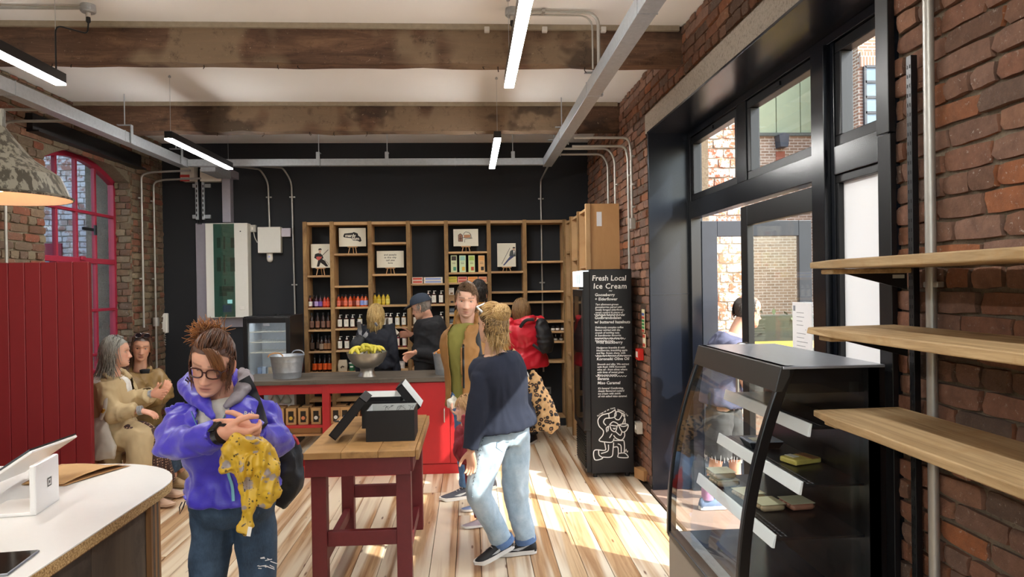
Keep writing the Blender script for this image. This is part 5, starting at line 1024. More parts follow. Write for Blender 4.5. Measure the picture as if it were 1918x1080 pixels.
# ------------------------------------------------------------------ white topped sales counter, lower left
WZ = .95; xe = -1.205; ye = 3.19; rc = .36
pts = [(-3.2, 1.0), (xe, 1.0), (xe, ye-.40)]+[(xe-.42+.42*math.cos(a), ye-.40+.40*math.sin(a)) for a in [PI/2*i/10 for i in range(1, 11)]]+[(-3.2, ye+.06)]
wc_ = thing('sales_counter', 'white topped rounded counter clad in dark planks at lower left', 'counter', (-1.9, 2.3, 0)); M_wtop = plain('white_laminate', '#e8e7e3', .28, var=.02)
tt = NT('chipboard_edge'); tt.col(tt.ramp(tt.noise(160, 3, .7, tt.coord()), (.35, lin('#7a5c38')), (.5, lin('#b8945f')), (.65, lin('#d6b988')))); tt.bump(tt.noise(160, 3, .7, tt.coord()), .4, .002); M_chip = tt.set(Roughness=.8)
MB().prism(pts, WZ-.004, WZ).build('laminate', M_wtop, wc_); MB().prism(pts, WZ-.04, WZ-.004).build('chipboard', M_chip, wc_)
M_dplank = wood_mat('dark_wood_planks', '#3a3028', '#5c4e40', (8, 8, 1.2), .6, True, '#2a221c', dark='#1a1410'); M_plye = wood_mat('ply_edge', '#6a4526', '#a87a4a', (40, 40, 1), .6, False)
z1 = WZ-.04; y = 1.0
for y0, y1 in ((1.0, 1.5), (1.5, 1.86), (1.86, 2.32), (2.32, 2.70)): MB().box(xe-.05, y0+.002, 0, xe-.03, y1-.002, z1-.02).build('cladding_plank', M_dplank, wc_, bevel=.002)
MB().box(xe-.055, 1.0, z1-.02, xe-.025, 2.70, z1).build('top_batten', M_plye, wc_)
for k in range(5): MB().box(xe-.055+.0, 2.70+.016*k, 0, xe-.012, 2.715+.016*k, z1).build('ply_layer', M_plye if k % 2 == 0 else M_dplank, wc_)
MB().box(-3.2, 1.0, 0, xe-.06, 2.70, z1-.005).build('carcass', M_dplank, wc_)
# till tablet on a white stand
st = thing('till_stand', 'white tablet till stand with a black square logo, seen from behind', 'till', P(70, 935, Z=WZ)); M_wp = plain('white_plastic', '#eceae6', .25, var=.02)
p0, p1, p2, p3 = P(68, 965, Z=WZ), P(112, 935, Z=WZ), None, None
ud = Vector((p1.x-p0.x, p1.y-p0.y, 0)); wid = ud.length; ud.normalize(); nd = Vector((ud.y, -ud.x, 0))   # nd points to the customer
ht = .172; bk = MB(); th = .022
def quad_slab(a, b, z0, z1, n, th): 
    a = Vector(a); b = Vector(b); return [Vector((q.x, q.y, z))-n*t_ for z in (z0, z1) for (q, t_) in ((a, 0), (b, 0), (b, th), (a, th))]
BF = [(3, 2, 1, 0), (4, 5, 6, 7), (0, 1, 5, 4), (1, 2, 6, 5), (2, 3, 7, 6), (3, 0, 4, 7)]
MB().add(quad_slab(p0, p1, WZ, WZ+ht, nd, th), BF).build('upright', M_wp, st, bevel=.006)
MB().add(quad_slab(p0, p1, WZ, WZ+.012, nd, .17), BF).build('foot', M_wp, st, bevel=.004)
# tilted screen: lower edge to the left, upper edge rising to the right
ctr = (p0+p1)/2+Vector((0, 0, ht)); mid = ctr-nd*.05; top_ = P(145, 818, Y=mid.y+.05)
A_ = P(-30, 905, Y=mid.y-.02); e1 = P(146, 817, Y=3.05); e2 = P(60, 848, Y=2.62); e3 = P(-60, 928, Y=2.55)
e4 = e1+(e3-e2); nn = (e2-e1).cross(e3-e2).normalized(); 
if nn.dot(Vector((0, 0, 1))) > 0: nn = -nn
sc_ = [e1, e2, e3, e4]; tk_ = .011
MB().add([q for q in sc_]+[q-nn*tk_ for q in sc_], BF).build('tablet_case', M_wp, st, bevel=.004, fixn=True); MB().add([q-nn*(tk_+.0005) for q in sc_]+[q-nn*(tk_+.006) for q in sc_], BF).build('tablet_screen', M_black, st, fixn=True)
cc = p0+(p1-p0)*.55+Vector((0, 0, ht*.52))+nd*.0015; upv = Vector((0, 0, 1)); s2 = .0155
def lq(r0, r1): return [cc+ud*x*r+upv*z*r for r in (r0, r1) for x, z in ((-1, -1), (1, -1), (1, 1), (-1, 1))]
MB().add(lq(s2, s2*.72), [(0, 1, 5, 4), (1, 2, 6, 5), (2, 3, 7, 6), (3, 0, 4, 7)]).build('logo', M_black, st); MB().add(lq(s2*.3, .0001), [(0, 1, 2, 3)]).build('logo_dot', M_black, st)
MB().tube([P(-20, 962, Z=WZ+.004), P(20, 958, Z=WZ+.004), P(40, 950, Z=WZ+.004)], .003, 6).build('cable', M_black, st)
# tablet lying flat
q = [P(75, 1028, Z=WZ+.008), P(15, 1073, Z=WZ+.008)]; a, b = q; d = (b-a); n2 = Vector((d.y, -d.x, 0)).normalized()
if n2.x > 0: n2 = -n2
tp = thing('flat_tablet', 'dark tablet lying flat on the white counter at the lower left corner', 'tablet', (a.x, a.y, WZ)); L2 = .26; cor = [a, a+n2*L2, b+n2*L2, b]
MB().add([Vector((p.x, p.y, WZ+.0005)) for p in cor]+[Vector((p.x, p.y, WZ+.0075)) for p in cor], BF).build('case', plain('alu_grey', '#8f9195', .35, .7), tp, bevel=.003, fixn=True); cm = sum(cor, Vector())/4
MB().add([Vector((cm.x+(p.x-cm.x)*.97, cm.y+(p.y-cm.y)*.97, WZ+.0078)) for p in cor], [(0, 1, 2, 3)]).build('screen', plain('screen_glass_black', '#0b0b0d', .08, var=0), tp)
# kraft paper sheet
ks = MB(); cor = [P(40, 908, Z=WZ), P(118, 910, Z=WZ), P(243, 872, Z=WZ), P(115, 870, Z=WZ)]; n = 14; V = []; Fk = []
for j in range(n+1):
    for i in range(n+1):
        u, v = i/n, j/n; p = cor[0].lerp(cor[1], u).lerp(cor[3].lerp(cor[2], u), v); z = WZ+.003+.012*abs(math.sin(u*5+v*3))*.4+(.022*max(0, (u-.55)/.45)**1.5*math.sin(v*PI)); V.append((p.x, p.y, z))
Fk = [[j*(n+1)+i, j*(n+1)+i+1, (j+1)*(n+1)+i+1, (j+1)*(n+1)+i] for j in range(n) for i in range(n)]
pb = thing('paper_bag', 'flat brown paper bag lying on the white counter behind the till', 'paper bag', (cor[0].x, cor[0].y, WZ)); M_bag = plain('brown_paper', '#c39a68', .8, var=.06)
o = mesh_obj('top_sheet', V, Fk, M_bag, pb, smooth=1); s_ = o.modifiers.new('thick', 'SOLIDIFY'); s_.thickness = .0012
V2 = [(x+.008, y-.006, WZ+.0015+.15*(z-WZ)) for x, y, z in V]; o = mesh_obj('under_sheet', V2, Fk, M_bag, pb, smooth=1)
# ------------------------------------------------------------------ right wall boards, brackets and tracks
M_scaf = wood_mat('scaffold_board', '#94774f', '#cdb084', (34, 1.8, 30), .7, True, '#a98556')
for i, (z, yf, x0, lb) in enumerate(((1.784, 2.315, 1.150, 'uppermost rough timber board shelf on the right brick wall'), (1.562, 2.325, 1.145, 'middle rough timber board shelf on the right brick wall'), (1.28, 2.305, 1.150, 'lowest rough timber board shelf on the right brick wall'))):
    t = thing('board_shelf', lb, 'shelf', (1.32, 1.5, z), 'timber board shelves'); rs = random.Random(i); rings = []
    for k in range(15):
        y = yf-(yf+.2)*k/14; j = lambda s: rs.uniform(-s, s); e = .012 if k == 0 else 0
        rings.append([(x0+j(.004)+e, y, z-.028+e*.3), (XR-.03, y, z-.028), (XR-.03, y, z), (x0+j(.004)+e, y, z-e*.3)])
    MB().loft(rings).build('board', M_scaf, t, bevel=.004, fixn=True)
    MB().box(x0+.03, yf-.12, z-.045, XR-.05, yf-.045, z-.0285).build('batten', M_scaf, t, bevel=.004)
    for yb_ in (2.225, .9):
        m = MB(); m.prism([(XR-.05, z-.030), (x0+.09, z-.030), (x0+.09, z-.045), (XR-.05, z-.10)], yb_-.003, yb_+.003, 'y'); m.build('bracket', M_black, t)
    if i == 0: MB().box(1.40, 2.2195, z-.062, 1.44, 2.2215, z-.050).build('bracket_label', M_inner, t)
def track(px, ptop, Y, label):
    zt_ = P(px, ptop, Y=Y).z; t = thing('shelf_track', label, 'shelf track', (XR-.02, Y, 0)); MB().box(XR-.028, Y-.013, -.0, XR-.006, Y+.013, zt_).build('channel', M_black, t, bevel=.001); m = MB(); z = zt_-.03
    while z > .05:
        for s_ in (-.006, .006): m.box(XR-.0285, Y+s_-.002, z-.012, XR-.0275, Y+s_+.002, z)
        z -= .032
    m.build('slots', plain('slot_black', '#030303', .8, var=0), t)
track(1703, 105, 2.235, 'black slotted shelf track on the right brick wall'); track(1703, 105, .9, 'black slotted shelf track nearest the viewer on the right wall')
conduit('conduit_run', [(XR-.02, 2.145, 0), (XR-.02, 2.145, ZC)], 'thick vertical steel pipe on the right brick wall through the board shelves', r=.0165, clips=[(XR-.012, 2.145, 1.70)])
# ------------------------------------------------------------------ curved chilled display case
KX0, KXT, KXB, KY0, KY1, KZB, KZ = .918, 1.10, 1.455, 2.36, 3.24, .55, 1.42
ks_ = thing('display_case', 'black curved glass-fronted chilled display case in front of the doorway', 'display case', (1.2, 2.8, 0)); M_case = plain('case_black', '#0d0d0f', .28, var=.05)
MB().box(KX0+.02, KY0, .06, KXB, KY1, KZB-.03).build('base_cabinet', M_case, ks_, bevel=.006)
MB().box(KX0+.005, KY0+.01, .30, KX0+.022, KY1-.01, KZB-.035).build('front_panel', plain('greige_panel', '#8d8478', .45, var=.04), ks_, bevel=.003); MB().box(KX0+.008, KY0+.01, .07, KX0+.022, KY1-.01, .29).build('front_panel', plain('greige_panel', '#8d8478', .45), ks_, bevel=.003)
gm = MB()
for k in range(7): gm.box(KX0+.004, KY0+.1, .10+.022*k, KX0+.009, KY1-.1, .108+.022*k)
gm.build('vent_slots', M_black, ks_)
for (x, y) in ((KX0+.08, KY0+.08), (KXB-.08, KY0+.08), (KX0+.08, KY1-.08), (KXB-.08, KY1-.08)): MB().lathe([(.03, 0), (.03, .03), (.015, .065)], 10, (x, y, 0)).build('castor', M_black, ks_)
MB().box(KX0, KY0, KZB-.03, KX0+.05, KY1, KZB).build('sill', M_case, ks_, bevel=.004); MB().box(KX0+.05, KY0, KZB-.03, KXB, KY1, KZB-.012).build('well_floor', plain('well_blue_black', '#1a1f28', .25), ks_)
MB().box(KX0+.052, KY0+.03, KZB-.0115, KX0+.10, KY1-.03, KZB-.004).build('air_grille', M_galv, ks_)
def cx_(z): # front curve
    t_ = (z-KZB)/(KZ-KZB); return KX0+(KXT-KX0)*(t_**2.1)
zz = [KZB-.02+(KZ-KZB+.02)*i/14 for i in range(15)]; cxz = lambda z: cx_(max(z, KZB))
for y in (KY0, KY1-.028): MB().loft([[(cxz(z)-.004, y, z), (cxz(z)+.036, y, z), (cxz(z)+.036, y+.028, z), (cxz(z)-.004, y+.028, z)] for z in zz]).build('curved_arm', M_case, ks_, bevel=.004, fixn=True)
fv = []
for z in zz[:-1]: fv += [(cxz(z)+.004, KY0+.02, z), (cxz(z)+.004, KY1-.02, z)]
M_cg = glass('case_glass', (.93, .96, .95), .10)
MB().add(fv, [(2*i, 2*i+1, 2*i+3, 2*i+2) for i in range(len(zz)-2)]).build('front_glass', M_cg, ks_, smooth=1)
for y in (KY0+.014, KY1-.014):
    pv = [(cxz(z)+.02, z) for z in zz[1:-1]]+[(KXB-.06, KZ-.06), (KXB-.06, KZB)]; MB().add([(a, y, b) for a, b in pv], [list(range(len(pv)))]).build('side_glass', M_cg, ks_)
MB().box(KXT-.015, KY0-.004, KZ-.01, KXB, KY1+.004, KZ).build('top_panel', plain('case_top_sky_tint', '#a3a8b2', .28, .35), ks_, bevel=.003)  # pale blue-grey base colour stands in for sky reflected in the top
m = MB(); m.prism([(KXT-.02, KZ), (KXT+.012, KZ), (KXT+.012, KZ-.035), (cx_(KZ-.088)+.02, KZ-.088), (cx_(KZ-.088)-.008, KZ-.088)], KY0-.002, KY1+.002, 'y'); m.build('canopy_fascia', plain('fascia_grey', '#2b2a28', .35), ks_, bevel=.003)
MB().box(KXB-.06, KY0, KZB-.03, KXB, KY1, KZ-.01).build('back_panel', M_case, ks_); MB().box(KXB-.062, KY0, KZB-.02, KXB-.02, KY0+.02, KZ-.01).build('rear_post', M_case, ks_)
MB().box(KXT+.012, KY0+.03, KZ-.10, KXB-.06, KY1-.03, KZ-.012).build('canopy', M_case, ks_)
M_rail = plain('ticket_rail', '#f3f4f6', .25, var=.02)
shz = [(1.20, 1.195), (1.165, .99), (1.065, .805)]
for (xf, z) in shz:
    s_ = MB().box(xf, KY0+.035, z-.006, KXB-.06, KY1-.035, z+.002).build('shelf', plain('perforated_shelf', '#141416', .3), ks_)
    m = MB(); m.prism([(xf-.014, z-.03), (xf-.002, z-.032), (xf+.006, z+.016), (xf-.002, z+.016)], KY0+.03, KY1-.03, 'y'); m.build('ticket_rail', M_rail, s_, bevel=.002)
    m = MB()
    for k in range(30):
        for j in range(2): m.box(xf+.03+.018*j, KY0+.05+.027*k, z+.0021, xf+.036+.018*j, KY0+.066+.027*k, z+.0026)
    m.build('perforations', plain('perf_pale', '#55565a', .5, var=0), s_)
# packs on the shelves
def sausage_pack(x, y, z, n, label, rz=0, tint='#b39a78', l=.10, r=.014):
    t = thing('sausage_pack', label, 'food pack', (x, y, z), 'vacuum packs in the display case'); R = Matrix.Rotation(rz, 3, 'Z'); m = MB()
    for k in range(n): m.tube([Vector((x, y, z+r))+R@Vector((a, (k-(n-1)/2)*r*2.0, 0)) for a in (-l/2, -l/2+.012, l/2-.012, l/2)], [r*.5, r, r, r*.5], 8)
    m.build('sausages', mk('sausage_'+tint.strip('#'), tint, var=.25, rough=.4), t, smooth=1.2)
    m = MB().obox((x, y, z+r*2.02), l*1.02, n*r*1.9, .0015, R); m.build('label_sleeve', mk('sleeve_'+tint.strip('#'), '#cfcaa8', rough=.3, var=.1), t)
    return t
z3 = .808
sausage_pack(1.13, 3.06, z3, 4, 'pack of pale sausages under another at the far end of the case', .1); sausage_pack(1.12, 3.07, z3+.032, 4, 'topmost pack of pale sausages at the far end of the case', .05)
sausage_pack(1.16, 2.86, z3, 4, 'pack of pale sausages in the middle of the bottom case shelf', .12); sausage_pack(1.18, 2.72, z3, 4, 'pack of pale sausages nearest the viewer in the case', .1); sausage_pack(1.30, 2.72, z3, 4, 'pack of pinkish sausages behind the pale ones in the case', .1, '#a87058')
z2 = .993
fp_ = thing('food_tray', 'dark tray with a clear lid on the middle case shelf', 'food pack', (1.27, 2.98, z2)); MB().loft([[(1.27+sx*w, 2.98+sy*w*.8, z) for sx, sy in ((-1, -1), (1, -1), (1, 1), (-1, 1))] for z, w in ((z2, .06), (z2+.028, .075))]).build('tray', M_case, fp_, fixn=True); MB().box(1.197, 2.922, z2+.0285, 1.343, 3.038, z2+.032).build('film_lid', mk('film_grey', '#9aa0ae', rough=.15), fp_)
MB().box(1.22, 2.95, z2+.0325, 1.26, 3.01, z2+.033).build('price_label', mk('label_cream', '#e0dcc0'), fp_)
cd = thing('cheese_pack', 'yellow and brown wrapped cheese pack on the middle case shelf', 'food pack', (1.31, 2.70, z2)); MB().obox((1.31, 2.70, z2+.012), .13, .09, .022, Matrix.Rotation(.3, 3, 'Z')).build('pack', mk('cheese_yellow', '#d8c468', var=.2), cd, bevel=.006); MB().obox((1.34, 2.70, z2+.0245), .04, .09, .002, Matrix.Rotation(.3, 3, 'Z')).build('label', mk('cheese_brown', '#8a5a32'), cd); MB().obox((1.28, 2.71, z2+.0242), .03, .05, .0015, Matrix.Rotation(.3, 3, 'Z')).build('price_label', M_white, cd)
# ------------------------------------------------------------------ people: shared builders
V3 = Vector
def crs(pts, rad, sub=5):
    "Catmull-Rom resample of points with radii"
    pts = [V3(p) for p in pts]; n = len(pts); P_ = []; R_ = []
    for i in range(n-1):
        p0, p1, p2, p3 = pts[max(i-1, 0)], pts[i], pts[i+1], pts[min(i+2, n-1)]
        for k in range(sub):
            t = k/sub; P_.append(.5*((2*p1)+(p2-p0)*t+(2*p0-5*p1+4*p2-p3)*t*t+(3*p1-p0-3*p2+p3)*t**3)); R_.append(rad[i]*(1-t)+rad[i+1]*t)
    return P_+[pts[-1]], R_+[rad[-1]]
def limb(mb, joints, rads, n=12, flat=1.0, up=(0, 0, 1), tight=.35):
    "tube through joints with a tight rounded bend at each joint"
    j = [V3(q) for q in joints]; pts = [j[0]]; rr = [rads[0]]
    for i in range(1, len(j)-1):
        a, b, c = j[i-1], j[i], j[i+1]; pts += [b.lerp(a, tight), b.lerp(a, tight*.35).lerp(b.lerp(c, tight*.35), .35), b.lerp(c, tight*.35).lerp(b.lerp(a, tight*.35), .35), b.lerp(c, tight)]
        r0 = rads[i]*(1-tight)+rads[i-1]*tight; r1 = rads[i]*(1-tight)+rads[i+1]*tight; rr += [r0, rads[i], rads[i], r1]
    pts.append(j[-1]); rr.append(rads[-1]); mb.tube(pts, rr, n, flat, up); return mb
def ring(c, s, f, a, b, n=20, sq=1.0):
    c = V3(c); out = []
    for k in range(n):
        t = 2*PI*k/n; ct, st = math.cos(t), math.sin(t); out.append(c+s*a*(abs(ct)**sq)*math.copysign(1, ct)+f*b*(abs(st)**sq)*math.copysign(1, st))
    return out
TF = [(0, .13, .095), (.10, .165, .115), (.2, .168, .118), (.42, .130, .098), (.62, .145, .118), (.76, .155, .112), (.88, .150, .092), (.95, .10, .075), (1.0, .055, .058)]
TM = [(0, .13, .10), (.10, .158, .115), (.2, .16, .118), (.42, .155, .115), (.62, .175, .122), (.76, .185, .120), (.88, .175, .098), (.95, .11, .08), (1.0, .06, .062)]
def torso(mb, J, prof, e=0, t0=0, t1=1, s=1.0, ef=0, hem=0, belly=0):
    "spine loft pelvis -> chest -> neck; e = cloth allowance"
    pl, ch, nk = V3(J['pelvis']), V3(J['chest']), V3(J['neck']); low = pl-(ch-pl).normalized()*.10*s; sh = (V3(J['shR'])-V3(J['shL'])); hp = (V3(J['hipR'])-V3(J['hipL'])); rings = []
    path, _ = crs([low, pl, ch, nk], [1, 1, 1, 1], 8); L = [0]
    for a, b in zip(path, path[1:]): L.append(L[-1]+(b-a).length)
    ts = [t0+(t1-t0)*k/16 for k in range(17)]; T = [q[0] for q in prof]
    for t in ts:
        d = t*L[-1]; i = max(k for k in range(len(L)) if L[k] <= d+1e-9); i = min(i, len(path)-2); w = (d-L[i])/max(L[i+1]-L[i], 1e-9); c = path[i].lerp(path[i+1], w); ax = (path[i+1]-path[i]).normalized()
        sd = hp.normalized().lerp(sh.normalized(), min(1, t*1.3)); sd = (sd-ax*sd.dot(ax)).normalized(); fd = ax.cross(sd); fd = -fd if fd.dot(V3(J['f'])) < 0 else fd
        a = np.interp(t, T, [q[1] for q in prof])*s; b = np.interp(t, T, [q[2] for q in prof])*s; ee = e+hem*max(0, .35-t)/.35*(1 if t < .35 else 0)
        rings.append(ring(c+fd*ef*.3, sd, fd, a+ee, b+ee+ef, 20, .86))
    mb.loft(rings); return mb
def shell(name, mb, voxel, m, parent, smooth=5, fold=.008, freq=9, stretch=(1, 1, 1), fold2=.003, cut=None, cols=None, solid=0, seed=0, ridge=True, colfn=None):
    Vv, Ff, Nn = remesh(mb, voxel, smooth); st = np.array(stretch)
    if fold:
        q = Vv*st*freq+seed*7.3; n1 = vnoise(q+1.5*np.stack([vnoise(q*.5+9), vnoise(q*.5+19), vnoise(q*.5+29)], 1)); n1 = (.55-2*np.abs(n1)) if ridge else n1
        q2 = q*2.3+11; n2 = .55-2*np.abs(vnoise(q2+1.2*np.stack([vnoise(q2*.6+3), vnoise(q2*.6+13), vnoise(q2*.6+23)], 1))); Vv = Vv+Nn*(fold*n1+fold*.42*n2+fold2*vnoise(Vv*st*freq*3.1+5))[:, None]
    if cut is not None:
        keep = ~cut(Vv); idx = -np.ones(len(Vv), int); idx[keep] = np.arange(keep.sum()); Ff = [[int(idx[i]) for i in f] for f in Ff if all(keep[i] for i in f)]; Vv = Vv[keep]
    c = colfn(Vv) if colfn else cols
    o = mesh_obj(name, Vv, Ff, m, parent, smooth=4, cols=c)
    if solid: md = o.modifiers.new('thick', 'SOLIDIFY'); md.thickness = solid; md.offset = -1
    return o
HZ = np.array([-.122, -.112, -.098, -.08, -.06, -.04, -.02, 0, .02, .045, .07, .092, .108, .118])
HW = np.array([.004, .028, .043, .054, .061, .066, .0695, .071, .0725, .074, .070, .056, .036, .004])
HF = np.array([.055, .082, .0895, .0895, .090, .0895, .089, .089, .094, .094, .084, .062, .036, .004])
HB = np.array([.03, .0, -.02, -.045, -.064, -.078, -.088, -.095, -.099, -.099, -.091, -.07, -.044, -.006])
def head_geo(skin, o):
    "head in its own frame: x to the person's right, y forward, z up; returns verts, faces, colours"
    nz, na = 64, 72; s = np.linspace(0, 1, nz); zs = -.121+.238*(s-.16*np.sin(2*PI*s)/(2*PI)); sm = lambda A: np.interp(zs, HZ, np.convolve(np.pad(A, 1, 'edge'), [.12, .76, .12], 'valid'))
    jw = o.get('jaw', 1.0); w, f, b = sm(HW), sm(HF), sm(HB); w = w*np.where(zs < -.03, 1+(jw-1)*np.clip((-.03-zs)/.05, 0, 1), 1)
    A = np.linspace(0, 2*PI, na, endpoint=False)-PI; ca, sa = np.cos(A), np.sin(A); yc = (f+b)/2; hd = (f-b)/2
    X = w[:, None]*np.sign(sa)*np.abs(sa)**.92; Y = yc[:, None]+hd[:, None]*np.sign(ca)*np.abs(ca)**.95; Z = np.repeat(zs[:, None], na, 1)
    fr = np.clip((ca-.15)/.4, 0, 1)[None, :]; g = lambda x0, z0, sx, sz: np.exp(-((X-x0)/sx)**2-((Z-z0)/sz)**2); g2 = lambda x0, z0, sx, sz: g(x0, z0, sx, sz)+g(-x0, z0, sx, sz)
    ns = o.get('nose', 1.0); rp = np.clip((.012-Z)/.054, 0, 1)*np.clip((Z+.060)/.012, 0, 1); dY = ns*.024*rp*np.exp(-(X/(.0075+.006*np.clip((.012-Z)/.054, 0, 1)))**2)
    dY += ns*.009*g2(.0125, -.046, .0065, .007)-.0125*g2(.031, .001, .0155, .0105)+.0045*g2(.03, .022, .02, .008)+.003*g(0, .018, .012, .01)
    dY += .0045*g(0, -.0680, .016, .0040)+.0058*g(0, -.0800, .014, .0046)-.0045*g(0, -.0735, .021, .0020)+.007*g(0, -.107, .02, .013)+.004*g2(.043, -.032, .018, .018)-.003*g2(.03, -.062, .01, .018)-.003*g(0, -.092, .02, .005)
    Y = Y+dY*fr; Vv = np.stack([X, Y, Z], 2).reshape(-1, 3); F = [[i*na+k, i*na+(k+1) % na, (i+1)*na+(k+1) % na, (i+1)*na+k] for i in range(nz-1) for k in range(na)]+[list(range(na))[::-1], [(nz-1)*na+k for k in range(na)]]
    C = np.tile(np.array(lin(skin)), (len(Vv), 1)); x, y, z = Vv.T; front = np.repeat(fr, nz, 0).reshape(-1)
    def tint(mask, c, k): nonlocal C; mk_ = (np.clip(mask, 0, 1)*k)[:, None]; C = C*(1-mk_)+np.array(lin(c))*mk_
    G = lambda x0, z0, sx, sz: (np.exp(-((x-x0)/sx)**2-((z-z0)/sz)**2)+(np.exp(-((x+x0)/sx)**2-((z-z0)/sz)**2) if x0 else 0))*front
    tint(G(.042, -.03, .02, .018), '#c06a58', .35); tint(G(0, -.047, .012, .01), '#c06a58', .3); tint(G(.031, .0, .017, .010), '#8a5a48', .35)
    tint(np.clip(1.4*np.exp(-(x/.0195)**4-((z+.074)/.0080)**4), 0, 1)*front, o.get('lips', '#a85a50'), .75); tint(np.exp(-(x/.022)**4-((z+.0738)/.0014)**2)*front, '#4a2420', .8)
    bz = .0255+.10*np.abs(np.abs(x)-.034)*-1+.002; tint(np.clip(1.3*np.exp(-((z-bz)/.0036)**2)*((np.abs(x) > .013) & (np.abs(x) < .053)), 0, 1)*front, o.get('brow', '#4a3424'), o.get('browk', .8))
    if o.get('beard'): bm = np.clip((-.038-z)/.02, 0, 1)*np.clip((y+.0)/.03, 0, 1)*(1-np.clip(1.4*np.exp(-(x/.02)**4-((z+.074)/.007)**4), 0, 1)); bm = np.maximum(bm, .9*G(0, -.0615, .026, .005)); tint(bm, o.get('beardc', '#6a4a38'), o['beard'])
    if o.get('scalp'): tint(np.clip((z-.055-.25*np.clip(y, -.1, .1))/.012, 0, 1), o['scalp'], .9)
    Vs, Fs, Cs = [Vv], [F], [C]; n0 = len(Vv)
    def put(Va, Fa, Ca):
        nonlocal n0; Vs.append(Va); Fs.append([[i+n0 for i in f] for f in Fa]); Cs.append(Ca); n0 += len(Va)
    def sph(nu, nv):
        V_ = []; 
        for j in range(nv+1):
            for i in range(nu): V_.append((math.sin(PI*j/nv)*math.cos(2*PI*i/nu), math.cos(PI*j/nv), math.sin(PI*j/nv)*math.sin(2*PI*i/nu)))
        return np.array(V_), [[j*nu+i, j*nu+(i+1) % nu, (j+1)*nu+(i+1) % nu, (j+1)*nu+i] for j in range(nv) for i in range(nu)]
    SV, SF = sph(18, 16); gz = np.array([o.get('gx', 0), 1, o.get('gz', 0)]); gz = gz/np.linalg.norm(gz)
    for sx in (-1, 1):
        c = np.array([sx*.031, .0605, .0005]); ang = np.arccos(np.clip(SV@gz, -1, 1)); Ce = np.tile(np.array(lin('#b9aea6')), (len(SV), 1)); Ce[ang < .52] = lin(o.get('eye', '#4a3626')); Ce[ang < .26] = (.004, .004, .004); put(SV*.0130+c, SF, Ce)
        lid = o.get('lid', .30); el = np.arctan2(SV[:, 2], np.maximum(SV[:, 1], 1e-6)); keepU = (el > lid) & (SV[:, 1] > -.2); keepL = (el < -.34) & (SV[:, 1] > -.2)
        for kp in (keepU, keepL):
            Ff2 = [f for f in SF if all(kp[i] for i in f)]; lc = np.tile(np.array(lin(skin))*.86, (len(SV), 1))
            if kp is keepU: lc[np.abs(el-lid) < .16] = np.array(lin('#2a1a14'))
            put(SV*.0141+c, Ff2, lc)
        # ear
        th = np.linspace(0, 2*PI, 14, endpoint=False); er = []
        for k, (off, r1) in enumerate(((0, .55), (.004, .95), (.010, 1.0), (.013, .86), (.010, .55), (.008, .2))): er += [(sx*(.0675+off+.006*math.cos(q)*-1*(off > 0)), -.008+.0165*r1*math.cos(q)-.004*math.sin(q), -.012+.031*r1*math.sin(q)) for q in th]
        Fe = [[i*14+k, i*14+(k+1) % 14, (i+1)*14+(k+1) % 14, (i+1)*14+k] for i in range(5) for k in range(14)]; ec = np.tile(np.array(lin(skin))*np.array([1, .86, .82]), (len(er), 1)); put(np.array(er), Fe, ec)
    return np.concatenate(Vs), [f for q in Fs for f in q], np.concatenate(Cs)
def head_matrix(c, fwd, up=(0, 0, 1), s=1.0):
    f = V3(fwd).normalized(); u = V3(up); sd = f.cross(u).normalized(); u = sd.cross(f).normalized(); M = Matrix((sd, f, u)).transposed()*s; return np.array(M), np.array(V3(c))
def hand_geo(wrist, d, thumb, curl=(.3, .4, .3), s=1.0, voxel=.0036, curls=None, thumbc=.25, spread=.05, back=None):
    d = V3(d).normalized(); t = V3(thumb); t = (t-d*t.dot(d)).normalized(); n = d.cross(t)
    if back is not None and n.dot(V3(back)) < 0: n = -n
    mb = MB(); w = V3(wrist); W_ = lambda x, y, z: w+(d*x+t*y+n*z)*s
    mb.loft([[W_(x, a*math.cos(q)+yo, b*math.sin(q)) for q in [2*PI*k/14 for k in range(14)]] for x, a, b, yo in ((-.03, .026, .02, 0), (0, .027, .018, 0), (.025, .034, .0165, .001), (.06, .040, .015, .001), (.088, .041, .012, 0), (.097, .036, .008, 0))])
    for i, (y0, L) in enumerate(((.0295, .070), (.0100, .079), (-.0098, .073), (-.0285, .057))):
        a = 0; cu = curls[i] if curls else curl; x, z = .086, 0; pts = [W_(x-.02, y0*.9, 0), W_(x, y0, 0)]; sp = spread*(1.5-i)
        for fr, c in zip((.46, .30, .24), cu):
            a += c; x += math.cos(a)*L*fr; z -= math.sin(a)*L*fr; pts.append(W_(x, y0+sp*(x-.086), z))
        mb.tube(pts, [.0095*s, .0098*s, .0088*s, .0079*s, .0062*s], 9)
    a = .75; x, y = .02, .028; z = -.006; pts = [W_(.012, .014, z), W_(x, y, z)]
    for L in (.040, .031, .026): x += math.cos(a)*L; y += math.sin(a)*L; z -= .004+thumbc*L*.6; pts.append(W_(x, y, z)); a -= thumbc
    mb.tube(pts, [.015*s, .0145*s, .0115*s, .0105*s, .0080*s], 9)
    return remesh(mb, voxel*s, 3, .5)
